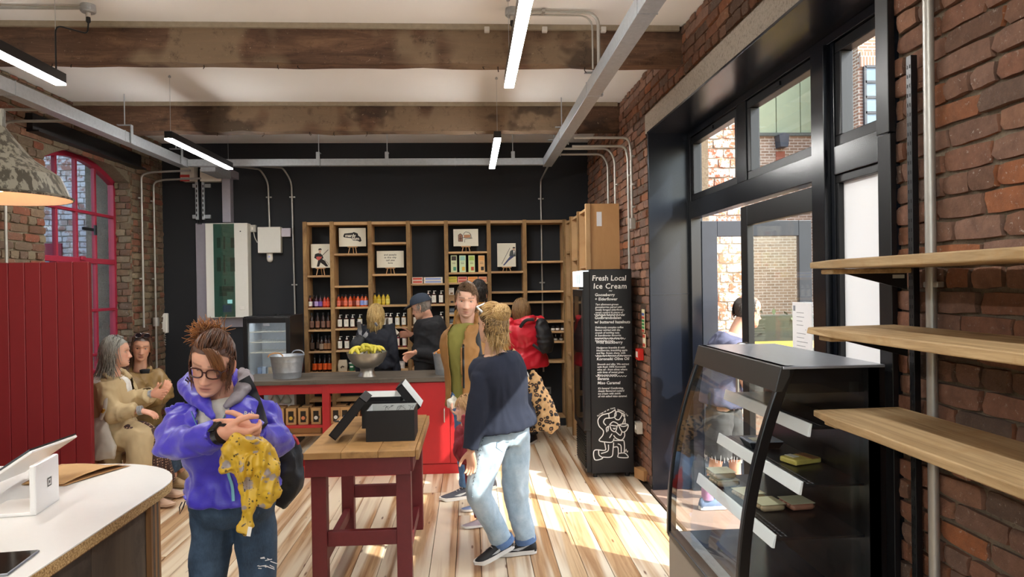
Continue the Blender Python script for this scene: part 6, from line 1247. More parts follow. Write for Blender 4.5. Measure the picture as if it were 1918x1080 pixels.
def body_mesh(parent, J, skin, ho, prof, s=1.0, voxel=.016, hands=(), legs=True, hs=1.0, arms_r=(.045, .036, .026)):
    mb = MB(); torso(mb, J, prof, -.012, s=s); nk = V3(J['neck']); hd = V3(J['head']); M, c = head_matrix(hd, J['hf'], J.get('hu', (0, 0, 1)), hs); nb = V3(M@np.array([0, -.022, -.055])+c)
    for a in 'LR': limb(mb, [J['sh'+a], J['el'+a], J['wr'+a]], [q*s for q in arms_r]); limb(mb, [J['hip'+a], J['kn'+a], J['an'+a]], [.075*s, .052*s, .036*s]) if legs else None
    Vb, Fb, _ = remesh(mb, voxel, 4); nmb = MB(); nmb.tube(*crs([nk-V3((0, 0, .03)), nk+(nb-nk)*.4, nb, nb+(hd-nb)*.45], [.064*hs, .055*hs, .053*hs, .05*hs], 4), 16); Vn, Fn, _ = remesh(nmb, .008, 3); Vh, Fh, Ch = head_geo(skin, ho); Vh = Vh@M.T+c
    Vs = [Vb, Vn, Vh]; Fs = [Fb, Fn, Fh]; Cs = [np.tile(lin(skin), (len(Vb), 1)), np.tile(np.array(lin(skin))*.97, (len(Vn), 1)), Ch]
    for h_ in hands: Va, Fa, _ = h_; Vs.append(Va); Fs.append(Fa); Cs.append(np.tile(np.array(lin(skin))*np.array([1.02, .93, .9]), (len(Va), 1)))
    n = 0; F = []
    for v, f in zip(Vs, Fs): F += [[i+n for i in q] for q in f]; n += len(v)
    return mesh_obj('body', np.concatenate(Vs), F, vcol('skin', .55, .12, .05, 500), parent, smooth=4, cols=np.concatenate(Cs))
HK, HR = 4.0, .42
def hair(parent, J, hs, n, roots, comb, length, cols, lift=.010, grav=.5, rad=.008, seed=1, cap=True, capmask=None, wav=.3, capc=None, steps=8, capoff=.0025, name='hair', keepout=1.065, tipc=None, hug=.6, E=None, colf=None):
    "locks that start on the scalp and follow a comb direction, held outside the skull"
    M, c = head_matrix(J['head'], J['hf'], J.get('hu', (0, 0, 1)), hs); rs = np.random.RandomState(seed); gl = np.linalg.inv(M)@np.array([0, 0, -1.]); gl /= np.linalg.norm(gl)
    mb = MB(); colr = []; E0, ER = (np.array([0, -.004, .006]), np.array([.074, .098, .116])*keepout) if E is None else (np.array(E[0]), np.array(E[1]))
    n = int(n*HK); rad = rad*HR
    for k in range(n):
        p = np.array(roots(rs)); nd = (p-E0)/ER; nrm = nd/np.linalg.norm(nd)/ER; nrm /= np.linalg.norm(nrm); p = E0+nd/np.linalg.norm(nd)*ER; pts = [p-nrm*.006]; L = length(p, rs) if callable(length) else length*rs.uniform(.75, 1.15); st = L/steps; q = p+nrm*.002; d = np.array(comb(p, rs), float); d /= np.linalg.norm(d)+1e-9
        d = d-nrm*d.dot(nrm)*(.9 if hug > .3 else 0); jw = rs.normal(0, wav, 3)
        for i in range(steps):
            d = d+gl*grav*.35+jw*.12; d /= np.linalg.norm(d); q = q+d*st; e = (q-E0)/ER; r_ = np.linalg.norm(e)
            rt = 1.0+lift*2+.05*k/n
            if r_ < rt or (i < steps*hug and (E is not None or q[2] > -.035)):
                q = E0+e/r_*ER*rt; nn = e/ER; nn /= np.linalg.norm(nn); d = d-nn*d.dot(nn); d /= np.linalg.norm(d)+1e-9
            pts.append(q.copy())
        r0 = rad*rs.uniform(.7, 1.2); rr = [r0*.6]+[r0*(1-.75*(i/(steps))**1.6) for i in range(steps)]; mb.tube([V3(M@t+c) for t in pts], rr, 3, .8)
        cl_ = colf(p) if colf else cols; ca, cb = np.array(lin(cl_[rs.randint(len(cl_))])), np.array(lin((tipc or cols)[rs.randint(len(tipc or cols))])); ca = ca*rs.uniform(.75, 1.15)
        for i in range(steps+1): colr += [ca*(1-i/steps)+cb*(i/steps)]*3
    V_, F_ = list(mb.v), list(mb.f); C_ = colr
    if cap:
        hv, hf, _ = head_geo('#808080', {}); hv = hv[:64*72]; hf = hf[:63*72]; keep = capmask(hv); nr = (hv-E0)/ER**2; nr /= np.linalg.norm(nr, axis=1)[:, None]; hv2 = hv+nr*(capoff+.0015*vnoise(hv*np.array([60, 25, 25])))[:, None]; F2 = [f for f in hf if all(keep[i] for i in f)]; n0 = len(V_); V_ += (hv2@M.T+c).tolist(); F_ += [[i+n0 for i in f] for f in F2]; C_ += [np.array(lin(capc or cols[0]))]*len(hv2)
    return mesh_obj(name, np.array(V_), F_, vcol('hair_strands', .45, 0, .0, 1), parent, smooth=4, cols=np.array(C_))
def shoe(parent, an, toe, mat, sole, L=.27, lift=0, logo=None, name='shoe', s=1.0, side=None):
    "an = ankle joint; toe = horizontal direction; lift = heel raised by pitch"
    a = V3(an); f = V3((toe[0], toe[1], 0)).normalized(); sd = V3((f.y, -f.x, 0)); R = Matrix((f, sd, V3((0, 0, 1)))).transposed()
    pit = Matrix.Rotation(lift, 3, 'Y'); k = L/.28*s; zf = a.z-.085*k
    def T(x, y, z): 
        q = pit@V3((x-.14, y, z)); q = V3((q.x+.14, q.y, q.z)); return V3((a.x, a.y, zf))+R@(q*k)
    sec = [(-.068, .022, .06), (-.058, .031, .088), (-.03, .036, .100), (.01, .037, .098), (.045, .039, .082), (.085, .043, .064), (.125, .045, .052), (.165, .041, .043), (.19, .030, .036), (.206, .012, .028)]
    m = MB(); m.loft([[T(x, w*math.cos(q)*(1 if math.sin(q) < .5 else .95), .018+max(0, (h-.018)*math.sin(q)) if math.sin(q) > 0 else .018+.006*math.sin(q)) for q in [2*PI*i/16 for i in range(16)]] for x, w, h in sec]); o = m.build(name, mat, parent, smooth=1.0, fixn=True)
    ol = [(-.072, 0), (-.066, .024), (-.04, .037), (.02, .038), (.08, .045), (.13, .047), (.17, .042), (.198, .027), (.212, .008)]; ol = ol+[(x, -y) for x, y in ol[::-1][:-1]]; n = len(ol)
    MB().add([T(x, y, z+(.012 if x > .17 else 0)*(1 if z < .02 else .4)) for z in (0, .026) for x, y in ol], [list(range(n))[::-1], list(range(n, 2*n))]+[[i, (i+1) % n, n+(i+1) % n, n+i] for i in range(n)]).build('sole', sole, o, smooth=.6, fixn=True)
    if logo:
        for sg in (-1, 1):
            pts = [(.105, .046, .040), (.06, .0435, .033), (.03, .041, .040), (-.05, .036, .078), (.02, .0405, .055), (.06, .0425, .050), (.105, .046, .040)]; q = [T(x, sg*(y+.001), z) for x, y, z in pts[:-1]]; MB().add(q, [[0, 1, 2, 5], [2, 3, 4, 5]]).build('stripe_logo', logo, o)
    lc = MB()
    for i in range(4): x = .03+.022*i; lc.tube([T(x, -.018, .083-.011*i), T(x+.004, 0, .092-.012*i), T(x, .018, .083-.011*i)], .0028*k, 5)
    lc.build('laces', sole if logo else mat, o); return o
def fabric(name, hexc, var=.25, scale=14, rough=.8, bump=.25, bscale=260, **k): return plain(name, hexc, rough, var=var, scale=scale, bump=bump, bscale=bscale, **k)
def denim(name, a, b, c):
    t = NT(name); n = t.noise(5, 5, .7, t.coord()); cc = t.ramp(n, (.3, lin(a)), (.5, lin(b)), (.72, lin(c))); cc = t.mix(t.ramp(t.noise(1, 3, .6, t.coord('Object', (300, 300, 60))), (.4, 0), (.7, .25)), cc, lin(c)); t.col(cc); t.bump(t.noise(350, 2, .6, t.coord()), .25, .001); return t.set(Roughness=.85)
def J_stand(x, y, h, f, arms=.12, lean=0):
    "relaxed standing joints for a person of height h facing f"
    f = V3((f[0], f[1], 0)).normalized(); r = V3((f.y, -f.x, 0)); k = h/1.7; b = V3((x, y, 0)); J = {'f': f, 'hf': f}
    Z = lambda z, o=0, fo=0: b+V3((0, 0, z*k))+r*o*k+f*fo*k
    J.update(pelvis=Z(.95), chest=Z(1.24, 0, lean), neck=Z(1.46, 0, lean), head=Z(1.585, 0, lean+.02))
    for a, sg in (('L', -1), ('R', 1)): J.update({'sh'+a: Z(1.385, sg*.165, lean), 'el'+a: Z(1.10, sg*(.19+arms*.3), lean-.02), 'wr'+a: Z(.86, sg*(.19+arms*.5), lean+.04), 'hip'+a: Z(.90, sg*.085), 'kn'+a: Z(.49, sg*.09, .015), 'an'+a: Z(.085, sg*.09, -.02)})
    return J
def sleeves(mb, J, r, s=1.0, ends=(1, 1)):
    for a, e in zip('LR', ends): w = V3(J['el'+a]).lerp(V3(J['wr'+a]), e); limb(mb, [J['sh'+a], J['el'+a], w], [r[0]*s, r[1]*s, r[2]*s], 14)
    return mb
def legs_(mb, J, r, s=1.0, end=1.0):
    for a in 'LR': e = V3(J['kn'+a]).lerp(V3(J['an'+a]), end); limb(mb, [J['hip'+a], J['kn'+a], e], [q*s for q in r], 16, tight=.3)
    pl = V3(J['pelvis']); sd = (V3(J['hipR'])-V3(J['hipL'])).normalized(); f = V3(J['f']); mb.loft([ring(pl+V3((0, 0, z*s)), sd, f, a*s, b*s, 18, .85) for z, a, b in ((-.11, .13, .10), (-.05, .165, .122), (.03, .165, .12), (.09, .15, .11))]); return mb
def scalp(zmin=.02, yb=-1, fr=.075):
    "random root on the hairy part of the skull"
    def fn(rs):
        while True:
            v = rs.normal(0, 1, 3); v /= np.linalg.norm(v); p = v*np.array([.074, .098, .116])+np.array([0, -.004, .006])
            if p[1] > .055: ok = p[2] > .072
            elif p[1] > 0: ok = p[2] > .01+p[1]*.9
            else: ok = p[2] > -.06-.2*p[1]*0+zmin*0
            if ok: return p
    return fn
def part_comb(p, rs):
    "centre or side parted hair falling past the cheeks"
    sg = 1 if p[0] > .012 else -1
    if p[1] > .0: return (sg*1.6, -.55, -.25)
    return (p[0]*4, -.3, -1)
def scalp_back(rs):
    while True:
        p = scalp()(rs)
        if p[1] < .035 or (p[2] > .1 and p[1] < .05): return p
capm_full = lambda v: ((v[:, 1] < .0) & (v[:, 2] > -.075)) | ((v[:, 1] >= 0) & (v[:, 2] > .012+v[:, 1]*.80) & (v[:, 2] > .03)) | ((v[:, 1] > .05) & (v[:, 2] > .070))
# ------------------------------------------------------------------ woman in the violet jacket (nearest)
SK1 = '#d6a288'
def person(label, base): return thing('person', label, 'person', base)
t = person('woman in a violet rain jacket and glasses checking her watch, nearest the viewer', (-.95, 2.64, 0)); Yw = 2.62
J = {'f': V3((.02, -1, 0)), 'pelvis': P(437, 925, Y=2.66), 'chest': P(428, 815, Y=2.63), 'neck': P(418, 746, Y=2.66), 'head': P(398, 679, Y=2.555), 'hf': V3((.02, -.93, -.30)), 'hu': V3((.16, -.3, 1)),
     'shR': P(346, 770, Y=2.64), 'elR': P(318, 838, Y=2.50), 'wrR': P(418, 812, Y=2.33), 'shL': P(490, 767, Y=2.66), 'elL': P(520, 832, Y=2.58), 'wrL': P(470, 806, Y=2.36),
     'hipR': P(398, 955, Y=2.67), 'hipL': P(474, 955, Y=2.67)}
J['knR'] = V3((J['hipR'].x-.02, 2.64, .48)); J['knL'] = V3((J['hipL'].x+.025, 2.66, .48)); J['anR'] = V3((J['knR'].x-.01, 2.68, .085)); J['anL'] = V3((J['knL'].x+.01, 2.70, .085))
hR = hand_geo(J['wrR']+V3((.0, 0, 0)), V3((1, -.02, -.18)), V3((0.2, -.5, .8)), s=.98, curls=[(.7, .9, .5), (.8, 1.0, .6), (.9, 1.0, .6), (1.0, 1.0, .6)], thumbc=.5, back=V3((0, -.7, .5)))
hL = hand_geo(J['wrL'], V3((-1, -.15, .12)), V3((-.1, .35, .9)), s=.92, curls=[(.25, .45, .3), (.5, .8, .5), (.65, .9, .5), (.8, .9, .5)], thumbc=.35, spread=.01, back=V3((0, -.9, .4)))
body_mesh(t, J, SK1, dict(lid=-.12, gz=-.7, brow='#6a4630', lips='#b0675c', eye='#4a3626', jaw=1.02), TF, .88, .014, [hR, hL], hs=.90)
M_vio = NT('violet_nylon'); M_vio.col(M_vio.mix(M_vio.noise(10, 4, .6, M_vio.coord()), lin('#3a2fa8'), lin('#4a3cc6'))); M_vio.bump(M_vio.noise(40, 4, .6, M_vio.coord()), .25, .006); M_vio = M_vio.set(Roughness=.42, Sheen_Weight=.2)
mb = MB(); torso(mb, J, TF, .026, t0=.22, t1=.985, ef=.006, hem=.012, s=.90); sleeves(mb, J, (.066, .066, .046), 1.0, (.93, .90))
nk = J['neck']; vz = nk.z-.15; vw = lambda z: np.clip(.006+.36*(z-vz), 0, .055)
cut = lambda v: ((v[:, 2] > vz) & (v[:, 1] < nk.y) & (v[:, 1] > 2.44) & (np.abs(v[:, 0]-nk.x-.005) < vw(v[:, 2]))) | ((v[:, 2] > nk.z-.06) & (np.hypot(v[:, 0]-nk.x, v[:, 1]-nk.y) < .062))
jk = shell('jacket', mb, .0085, M_vio, t, 3, .012, 8, (1, 1, 1), .005, cut, solid=.004)
# hood roll, zip tapes, chest zips, pulls
hood = MB(); hp = [P(402, 782, Y=2.50), P(384, 758, Y=2.53), P(362, 736, Y=2.60), P(352, 720, Y=2.68), P(372, 708, Y=2.78), P(418, 706, Y=2.82), P(455, 716, Y=2.78)]
limb(hood, hp, [.010, .026, .036, .04, .045, .05, .04], 12); shell('hood', hood, .008, M_vio, t, 3, .006, 14, (1, 1, 1), .002)
gh = MB(); limb(gh, [P(420, 762, Y=2.53), P(440, 748, Y=2.55), P(455, 728, Y=2.60), P(462, 708, Y=2.66), P(450, 695, Y=2.72)], [.014, .026, .034, .03, .02], 12, .7); M_ghood = fabric('grey_hood', '#8d858a', rough=.6); shell('inner_hood', gh, .008, M_ghood, t, 4, .007, 16, (1, 1, 1), .003)
M_teal = plain('zip_teal', '#79b6c4', .5, var=.05); M_hood = fabric('cream_jersey', '#cbc5b8', rough=.85)
mb = MB(); torso(mb, J, TF, .012, t0=.70, t1=.97, ef=.004, s=.9); shell('sweatshirt', mb, .011, M_hood, t, 4, .004, 12)
def ribbon(name, pts, w, th, m, parent, up): mm = MB(); q, r_ = crs(pts, [w]*len(pts), 6); mm.tube(q, [w/2]*len(q), 6, th/w, up); return mm.build(name, m, parent, smooth=1)
dg = bpy.context.evaluated_depsgraph_get()
def hug(objs, px, py, lift=.004, y0=0):
    "first point of a garment met along the view line of a photo pixel"
    o0 = P(px, py, Y=y0) if y0 else V3((0, 0, EYE)); d = V3(FW+RT*(px-CX)/FPX-UP*(py-CY)/FPX).normalized(); best = None
    for o in objs:
        m_ = V3(LOC.get(o.name, V3((0, 0, 0)))); hit, loc, nr, ix = o.ray_cast(o0-m_, d)
        if hit:
            q = loc+m_
            if best is None or (q-o0).length < (best[0]-o0).length: best = (q, nr)
    if best is None: return None
    return best[0]-d*lift
bpy.context.view_layer.update()
def hugline(objs, pxs, lift=.005, dflt=2.45, y0=0): return [hug(objs, a, b, lift, y0) or P(a, b, Y=dflt) for a, b in pxs]
for sg in (-1, 1):
    pz = [proj((nk.x+.005+sg*(vw(z)+.006), 2.5, z))[:2] for z in np.linspace(vz-.01, nk.z-.02, 7)]; ribbon('zip_tape', hugline([jk], pz, .005, 2.5, 2.44), .012, .004, M_teal, t, (0, -1, 0))
ribbon('zip_tape', hugline([jk], [(424, 812), (420, 830), (422, 862), (428, 888), (435, 912), (437, 938)], .006, 2.46, 2.44), .011, .004, M_teal, t, (0, -1, 0))
for (a, b) in (((401, 790), (404, 808)), ((446, 781), (449, 793))): ribbon('pocket_zip', hugline([jk], [a, ((a[0]+b[0])/2, (a[1]+b[1])/2), b], .005), .009, .004, M_black, t, (0, -1, 0))
q = hug([jk], 467, 774, .012, 2.42) or P(467, 774, Y=2.48); text('logo', 'Rab', .024, M_white, t, q, (1, -.05, .03), (0, 0, 1), bold=.02, th=.002); text('logo_mark', 'ea', .014, M_white, t, (hug([jk], 457, 775, .012, 2.42) or P(457, 775, Y=2.48)), (1, -.05, .03), (0, 0, 1), th=.002)
MB().tube([P(347, 938, Y=2.52), P(342, 952, Y=2.52), P(337, 962, Y=2.52), P(336, 950, Y=2.52), P(341, 940, Y=2.52)], .0022, 5).build('hem_cord', M_black, t); MB().tube([P(353, 715, Y=2.55), P(347, 711, Y=2.55), P(350, 706, Y=2.55), P(357, 714, Y=2.55), P(364, 716, Y=2.54)], .003, 5).build('hood_toggle', M_black, t)
# watch
w0 = J['elR'].lerp(J['wrR'], .97); ax = (J['wrR']-J['elR']).normalized(); mm = MB(); sd_, up_ = frame_for(ax); mm.tube([w0-ax*.013, w0+ax*.013], .034, 20); wt_ = mm.build('watch_strap', M_black, t, smooth=.7); nz_ = V3((.1, -.62, .78)); nz_ = (nz_-ax*nz_.dot(ax)).normalized(); mm = MB(); mm.obox(w0+nz_*.034, .036, .040, .011, Matrix((ax, nz_.cross(ax), nz_)).transposed()); mm.build('watch_face', plain('watch_glass', '#15161a', .1, .2), wt_, bevel=.004)
# jeans
M_dj = denim('dark_denim', '#1d2a3a', '#2d4054', '#4a6076'); mb = MB(); legs_(mb, J, (.084, .064, .06), .93); jn = shell('jeans', mb, .010, M_dj, t, 3, .008, 8, (1, 1, .6), .004)
bpy.context.view_layer.update(); tr_ = MB(); q = hug([jn], 493, 1054, .004) or P(493, 1054, Y=2.55); rs = random.Random(5)
for k in range(12): a = q+V3((rs.uniform(-.03, .03), 0, rs.uniform(-.02, .02))); tr_.strip([a, a+V3((rs.uniform(.01, .03), -.002, rs.uniform(-.012, .006)))], .003, (0, -1, 0))
tr_.build('knee_rip', plain('white_thread', '#d6d3d0', .9), jn)
for a in 'LR': shoe(t, J['an'+a], (.0, -1), M_black, M_white)
# glasses
M_, c_ = head_matrix(J['head'], J['hf'], J['hu'], .90); H = lambda x, y, z: V3(M_@np.array([x, y, z])+c_); M_tort = plain('tortoise_frame', '#3a1a14', .25, var=.3, scale=80)
for sx in (-1, 1):
    rim = [H(sx*(.0325+.0255*(abs(math.cos(q))**.7)*math.copysign(1, math.cos(q))), .0965-.006*abs(math.cos(q)) if sx*math.cos(q)*sx > 0 else .0985, -.003+.0185*(abs(math.sin(q))**.7)*math.copysign(1, math.sin(q))) for q in [2*PI*i/24 for i in range(25)]]; g_ = MB().tube(rim, .0026, 6).build('glasses_rim', M_tort, t, smooth=1)
    MB().add(rim[:-1], [list(range(24))]).build('lens', glass('lens_glass', (.97, .97, .97), .05), g_); MB().tube([H(sx*.058, .092, .004), H(sx*.070, .06, .004), H(sx*.075, -.005, -.002)], .0025, 6).build('temple', M_tort, g_)
MB().tube([H(-.008, .0985, .001), H(0, .101, .004), H(.008, .0985, .001)], .0026, 6).build('bridge', M_tort, t)
# hair: parted, swept across and gathered in a spiky knot at the crown
AUB = ['#4a2e20', '#5e3a24', '#6e4427', '#3a241a']; TIP = ['#9a6230', '#b87838', '#8a5228']
hair(t, J, .90, 150, scalp(), lambda p, rs: ((.035-p[0])*8-.3*(p[1] > .03), -1.0, .25+(.08-p[2])*6), lambda p, rs: np.linalg.norm(p-np.array([.035, -.075, .085]))*rs.uniform(.8, 1.1), AUB, .014, .0, .0085, 3, True, capm_full, .12, '#4a2e20', hug=1)
def root_knot(rs): v = rs.normal(0, .02, 3); return np.array([.035+v[0], -.07+v[1], .085+v[2]])
hair(t, J, .90, 120, root_knot, lambda p, rs: (.75+rs.normal(0, .5), -.35+rs.normal(0, .35), .55+rs.normal(0, .6)), lambda p, rs: rs.uniform(.04, .085), AUB, .02, .12, .0055, 5, False, None, 1.2, steps=6, name='hair_knot', tipc=TIP, hug=0)
def root_fringe(rs): return np.array([.02-.05*rs.rand(), .062+.01*rs.rand(), .088])
hair(t, J, .90, 46, root_fringe, lambda p, rs: (-1.0, .55, -.35+rs.normal(0, .12)), lambda p, rs: rs.uniform(.09, .15), AUB[1:3], .022, .35, .0068, 6, False, None, .12, hug=.8, name='hair_fringe', tipc=['#7a4c28', '#8f5c2e'], keepout=1.08)
for sg in (-1, 1): hair(t, J, .90, 13, lambda rs: np.array([sg*.07, .015+rs.normal(0, .012), .03+rs.normal(0, .01)]), lambda p, rs: (p[0]*4, .1, -1), lambda p, rs: rs.uniform(.08, .14), AUB, .012, .8, .0042, 8+sg, False, None, .5, name='hair_wisps', tipc=['#6e4427'])
# strap and rucksack
bpy.context.view_layer.update(); M_bkp = fabric('black_cordura', '#15161a', rough=.6); bp = thing('rucksack', 'black rucksack slung on the left shoulder of the violet-jacketed woman', 'rucksack', P(535, 880, Y=2.82))
ribbon('strap', hugline([jk], [(457, 708), (466, 724), (474, 742), (484, 770), (492, 800)], .008, 2.6), .045, .010, M_bkp, bp, (0, -1, 0)); mb = MB()
limb(mb, [P(500, 800, Y=2.86), P(528, 850, Y=2.84), P(535, 905, Y=2.84), P(520, 945, Y=2.84)], [.06, .078, .075, .04], 14); shell('bag', mb, .012, M_bkp, bp, 4, .012, 9, fold2=.004); MB().tube([P(548, 815, Y=2.76), P(556, 824, Y=2.76), P(559, 832, Y=2.76)], .006, 6).build('red_tab', plain('tab_red', '#b83a3c', .5), bp)
# yellow floral coat held in her hand
ty = NT('yellow_floral_shell'); co = ty.coord(); wn = ty.n('TexNoise'); wn.inputs['Scale'].default_value = 30; ty.l(co, wn.inputs['Vector']); wm = ty.n('VectorMath', operation='MULTIPLY_ADD'); wm.inputs[1].default_value = (.05, .05, .05); ty.l(wn.outputs['Color'], wm.inputs[0]); ty.l(co, wm.inputs[2]); wv = wm.outputs[0]
v = ty.n('TexVoronoi'); v.inputs['Scale'].default_value = 19; ty.l(wv, v.inputs['Vector']); cc = ty.mix(ty.noise(9, 3, .6, co), lin('#b98c1c'), lin('#dcb83c')); cc = ty.mix(ty.ramp(v.outputs['Distance'], (.30, .85), (.36, 0)), cc, lin('#8d8790'))
v2 = ty.n('TexVoronoi'); v2.inputs['Scale'].default_value = 55; v2.inputs['Randomness'].default_value = 1.0; ty.l(wv, v2.inputs['Vector']); cc = ty.mix(ty.ramp(v2.outputs['Distance'], (.20, .9), (.25, 0)), cc, lin('#2a2018')); ty.col(cc); M_yel = ty.set(Roughness=.42)
yc_ = thing('yellow_raincoat', 'bunched yellow floral raincoat hanging from the violet-jacketed woman\'s hand', 'raincoat', P(460, 920, Y=2.3)); mb = MB(); Yc = 2.30
for pts, rr in (([(456, 820), (446, 845), (432, 872), (420, 888)], [.025, .040, .036, .012]), ([(460, 820), (462, 850), (464, 885), (460, 905)], [.03, .055, .055, .04]), ([(468, 822), (484, 848), (500, 878), (508, 900)], [.025, .045, .045, .022]), ([(480, 832), (492, 842), (498, 852)], [.016, .02, .016]), ([(498, 888), (503, 922), (490, 948)], [.036, .034, .010]), ([(462, 890), (463, 930), (460, 965), (457, 998)], [.042, .032, .023, .021]), ([(480, 890), (485, 905), (488, 920)], [.024, .014, .011])):
    limb(mb, [P(a, b, Y=Yc) for a, b in pts], rr, 12, .75, (0, 1, 0))
shell('coat', mb, .0055, M_yel, yc_, 1, .020, 17, (1, 1, .6), .006); MB().obox(P(467, 995, Y=2.27), .012, .002, .03, Matrix.Rotation(.2, 3, 'Y')).build('size_tag', M_white, yc_)
# ------------------------------------------------------------------ woman in the navy jumper
t = person('woman in a navy jumper and pale jeans walking away, centre right', (.18, 4.3, 0)); f = V3((-.72, .69, 0)).normalized()
J = {'f': f, 'hf': V3((-.62, .78, .0)), 'hu': V3((0, 0, 1)), 'pelvis': P(945, 800, Y=4.36), 'chest': P(935, 715, Y=4.36), 'neck': P(925, 655, Y=4.36), 'head': P(922, 607, Y=4.33), 'shL': P(902, 702, Y=4.25), 'elL': P(893, 775, Y=4.20), 'wrL': P(882, 845, Y=4.18), 'shR': P(962, 694, Y=4.46), 'elR': P(985, 765, Y=4.52), 'wrR': P(990, 790, Y=4.40),
     'hipL': P(925, 815, Y=4.30), 'knL': P(893, 925, Y=4.22), 'anL': P(945, 1018, Y=4.26), 'hipR': P(965, 815, Y=4.42), 'knR': P(965, 920, Y=4.40), 'anR': P(985, 1013, Y=4.42)}
hL = hand_geo(J['wrL'], V3((.05, .1, -1)), V3((-.7, .5, 0)), (.3, .5, .4), s=.95, voxel=.005)
SK2 = '#d9ac90'; body_mesh(t, J, SK2, dict(lid=.2), TF, .98, .015, [hL], hs=1.02)
M_navy = fabric('navy_wool', '#1a1f2f', .2, 12, .95, .3, 200); mb = MB(); torso(mb, J, TF, .045, t0=.16, t1=.955, hem=.03); sleeves(mb, J, (.070, .066, .056), 1, (.98, 1)); sw_ = shell('jumper', mb, .010, M_navy, t, 5, .009, 7, (1, 1, .45), .002, lambda v: v[:, 2] > J['neck'].z+.012, solid=.004)
M_pj = denim('pale_denim', '#8ba3b5', '#a9bcc9', '#c9d4da'); mb = MB(); legs_(mb, J, (.098, .082, .066), 1, .97); pj = shell('jeans', mb, .010, M_pj, t, 4, .007, 9, (1, 1, .7), .0025)
for a in 'LR': e = J['kn'+a].lerp(J['an'+a], .955); d_ = (J['an'+a]-J['kn'+a]).normalized(); MB().tube([e-d_*.02, e+d_*.015], .070, 16).build('turn_up', denim('cuff_denim', '#4a6690', '#5a78a4', '#7a94b8') if a == 'L' else bpy.data.materials['cuff_denim'], pj, smooth=.7)
bpy.context.view_layer.update(); q = hugline([pj], [(931, 828), (930, 838), (941, 846), (953, 840), (953, 827), (931, 828)], .002, 4.3); MB().tube(q, .0022, 5).build('back_pocket_seam', plain('seam_blue', '#6f88a0', .8), pj)
sm_ = hugline([pj], [(905, 820), (897, 860), (888, 900), (884, 930)], .0, 4.2); qq, _ = crs(sm_, [1]*4, 5); m = MB()
for p_ in qq: m.lathe([(0, -.0045), (.003, -.003), (.0045, 0), (.003, .003), (0, .0045)], 8, p_)
m.build('side_studs', plain('stud_steel', '#5d6a74', .4, .5), pj)
M_shb = fabric('black_knit_shoe', '#141416', rough=.6); M_sole = plain('pale_sole', '#d9d6cf', .6); M_swo = plain('silver_grey', '#b9bdc0', .35, .3)
shoe(t, J['anL']+V3((0, 0, .005)), (-.9, -.45), M_shb, M_sole, .275, .25, M_swo); shoe(t, V3((J['anR'].x, J['anR'].y, .088)), (-.95, -.1), M_shb, M_sole, .275, 0, M_swo)
e = J['anL']; MB().tube([e+V3((0, 0, .0)), e+V3((-.003, 0, .035)), e+V3((-.008, 0, .07))], [.043, .042, .040], 14).build('sock', fabric('lime_sock', '#b9cf7a'), t, smooth=1)
BL = ['#b8935a', '#caa870', '#a07c4a', '#8a6a44']; DK = ['#4a3828', '#5a4430']
hair(t, J, 1.04, 170, scalp(), lambda p, rs: (p[0]*-5, -.9, .6 if p[1] > 0 else .5), .10, DK+BL, .014, .05, .0085, 11, True, capm_full, .3, '#4f3b29', tipc=BL, hug=1, colf=lambda p: BL if p[2] > .03 else DK)
hair(t, J, 1.04, 170, lambda rs: np.array([0, -.085, .06])+rs.normal(0, 1, 3)*.04, lambda p, rs: np.array([p[2]-.065, 0, -p[0]])*25+rs.normal(0, .45, 3), lambda p, rs: rs.uniform(.06, .12), BL, .06, .05, .006, 12, False, None, .8, steps=8, hug=.82, E=((0, -.088, .07), (.052, .04, .048)), name='hair_bun', tipc=['#d8b880', '#c9a468'])
hair(t, J, 1.04, 130, lambda rs: np.array([rs.uniform(-.07, .07), -.06+rs.normal(0, .02), -.01+rs.normal(0, .03)]), lambda p, rs: (p[0]*5+rs.normal(0, .3), -.3, -1), lambda p, rs: rs.uniform(.05, .12), DK+BL[:2], .016, .7, .006, 13, False, None, .8, name='hair_wisps', tipc=['#d8b880', '#c9a468', '#b8935a'])
M_, c_ = head_matrix(J['head'], J['hf'], J['hu'], 1.04); H = lambda x, y, z: V3(M_@np.array([x, y, z])+c_); MB().tube([H(-.075, .0, .075), H(-.07, .055, .105), H(0, .07, .122), H(.07, .055, .105), H(.075, 0, .075)], .007, 8).build('sunglasses', plain('shades_white', '#dcdcdc', .3), t, smooth=1)
# leopard tote on her shoulder
tl = NT('leopard_canvas'); v = tl.n('TexVoronoi', feature='F1'); v.inputs['Scale'].default_value = 34; nn_ = tl.n('TexNoise'); nn_.inputs['Scale'].default_value = 14; tl.l(tl.coord(), v.inputs['Vector']); d_ = tl.mix(.16, v.outputs['Distance'], tl.noise(38, 3, .6, tl.coord()))
cc = tl.ramp(d_, (.0, lin('#8a5a30')), (.22, lin('#93663a')), (.26, lin('#1c130e')), (.44, lin('#1c130e')), (.48, lin('#b58a5a')), (1, lin('#c9a474'))); tl.col(cc); M_leo = tl.set(Roughness=.8)
lb = thing('leopard_tote', 'leopard print tote bag hanging behind the woman in the navy jumper', 'tote bag', P(1015, 815, Y=4.5)); mb = MB()
limb(mb, [P(996, 690, Y=4.52), P(1002, 720, Y=4.52), P(1012, 765, Y=4.53), P(1018, 805, Y=4.53)], [.02, .06, .10, .11], 16, .42, (0, 1, 0)); limb(mb, [P(1000, 740, Y=4.5), P(1030, 790, Y=4.52), P(1040, 806, Y=4.52)], [.06, .075, .04], 12, .5, (0, 1, 0)); shell('bag', mb, .011, M_leo, lb, 3, .012, 8, (1, 1, .6))
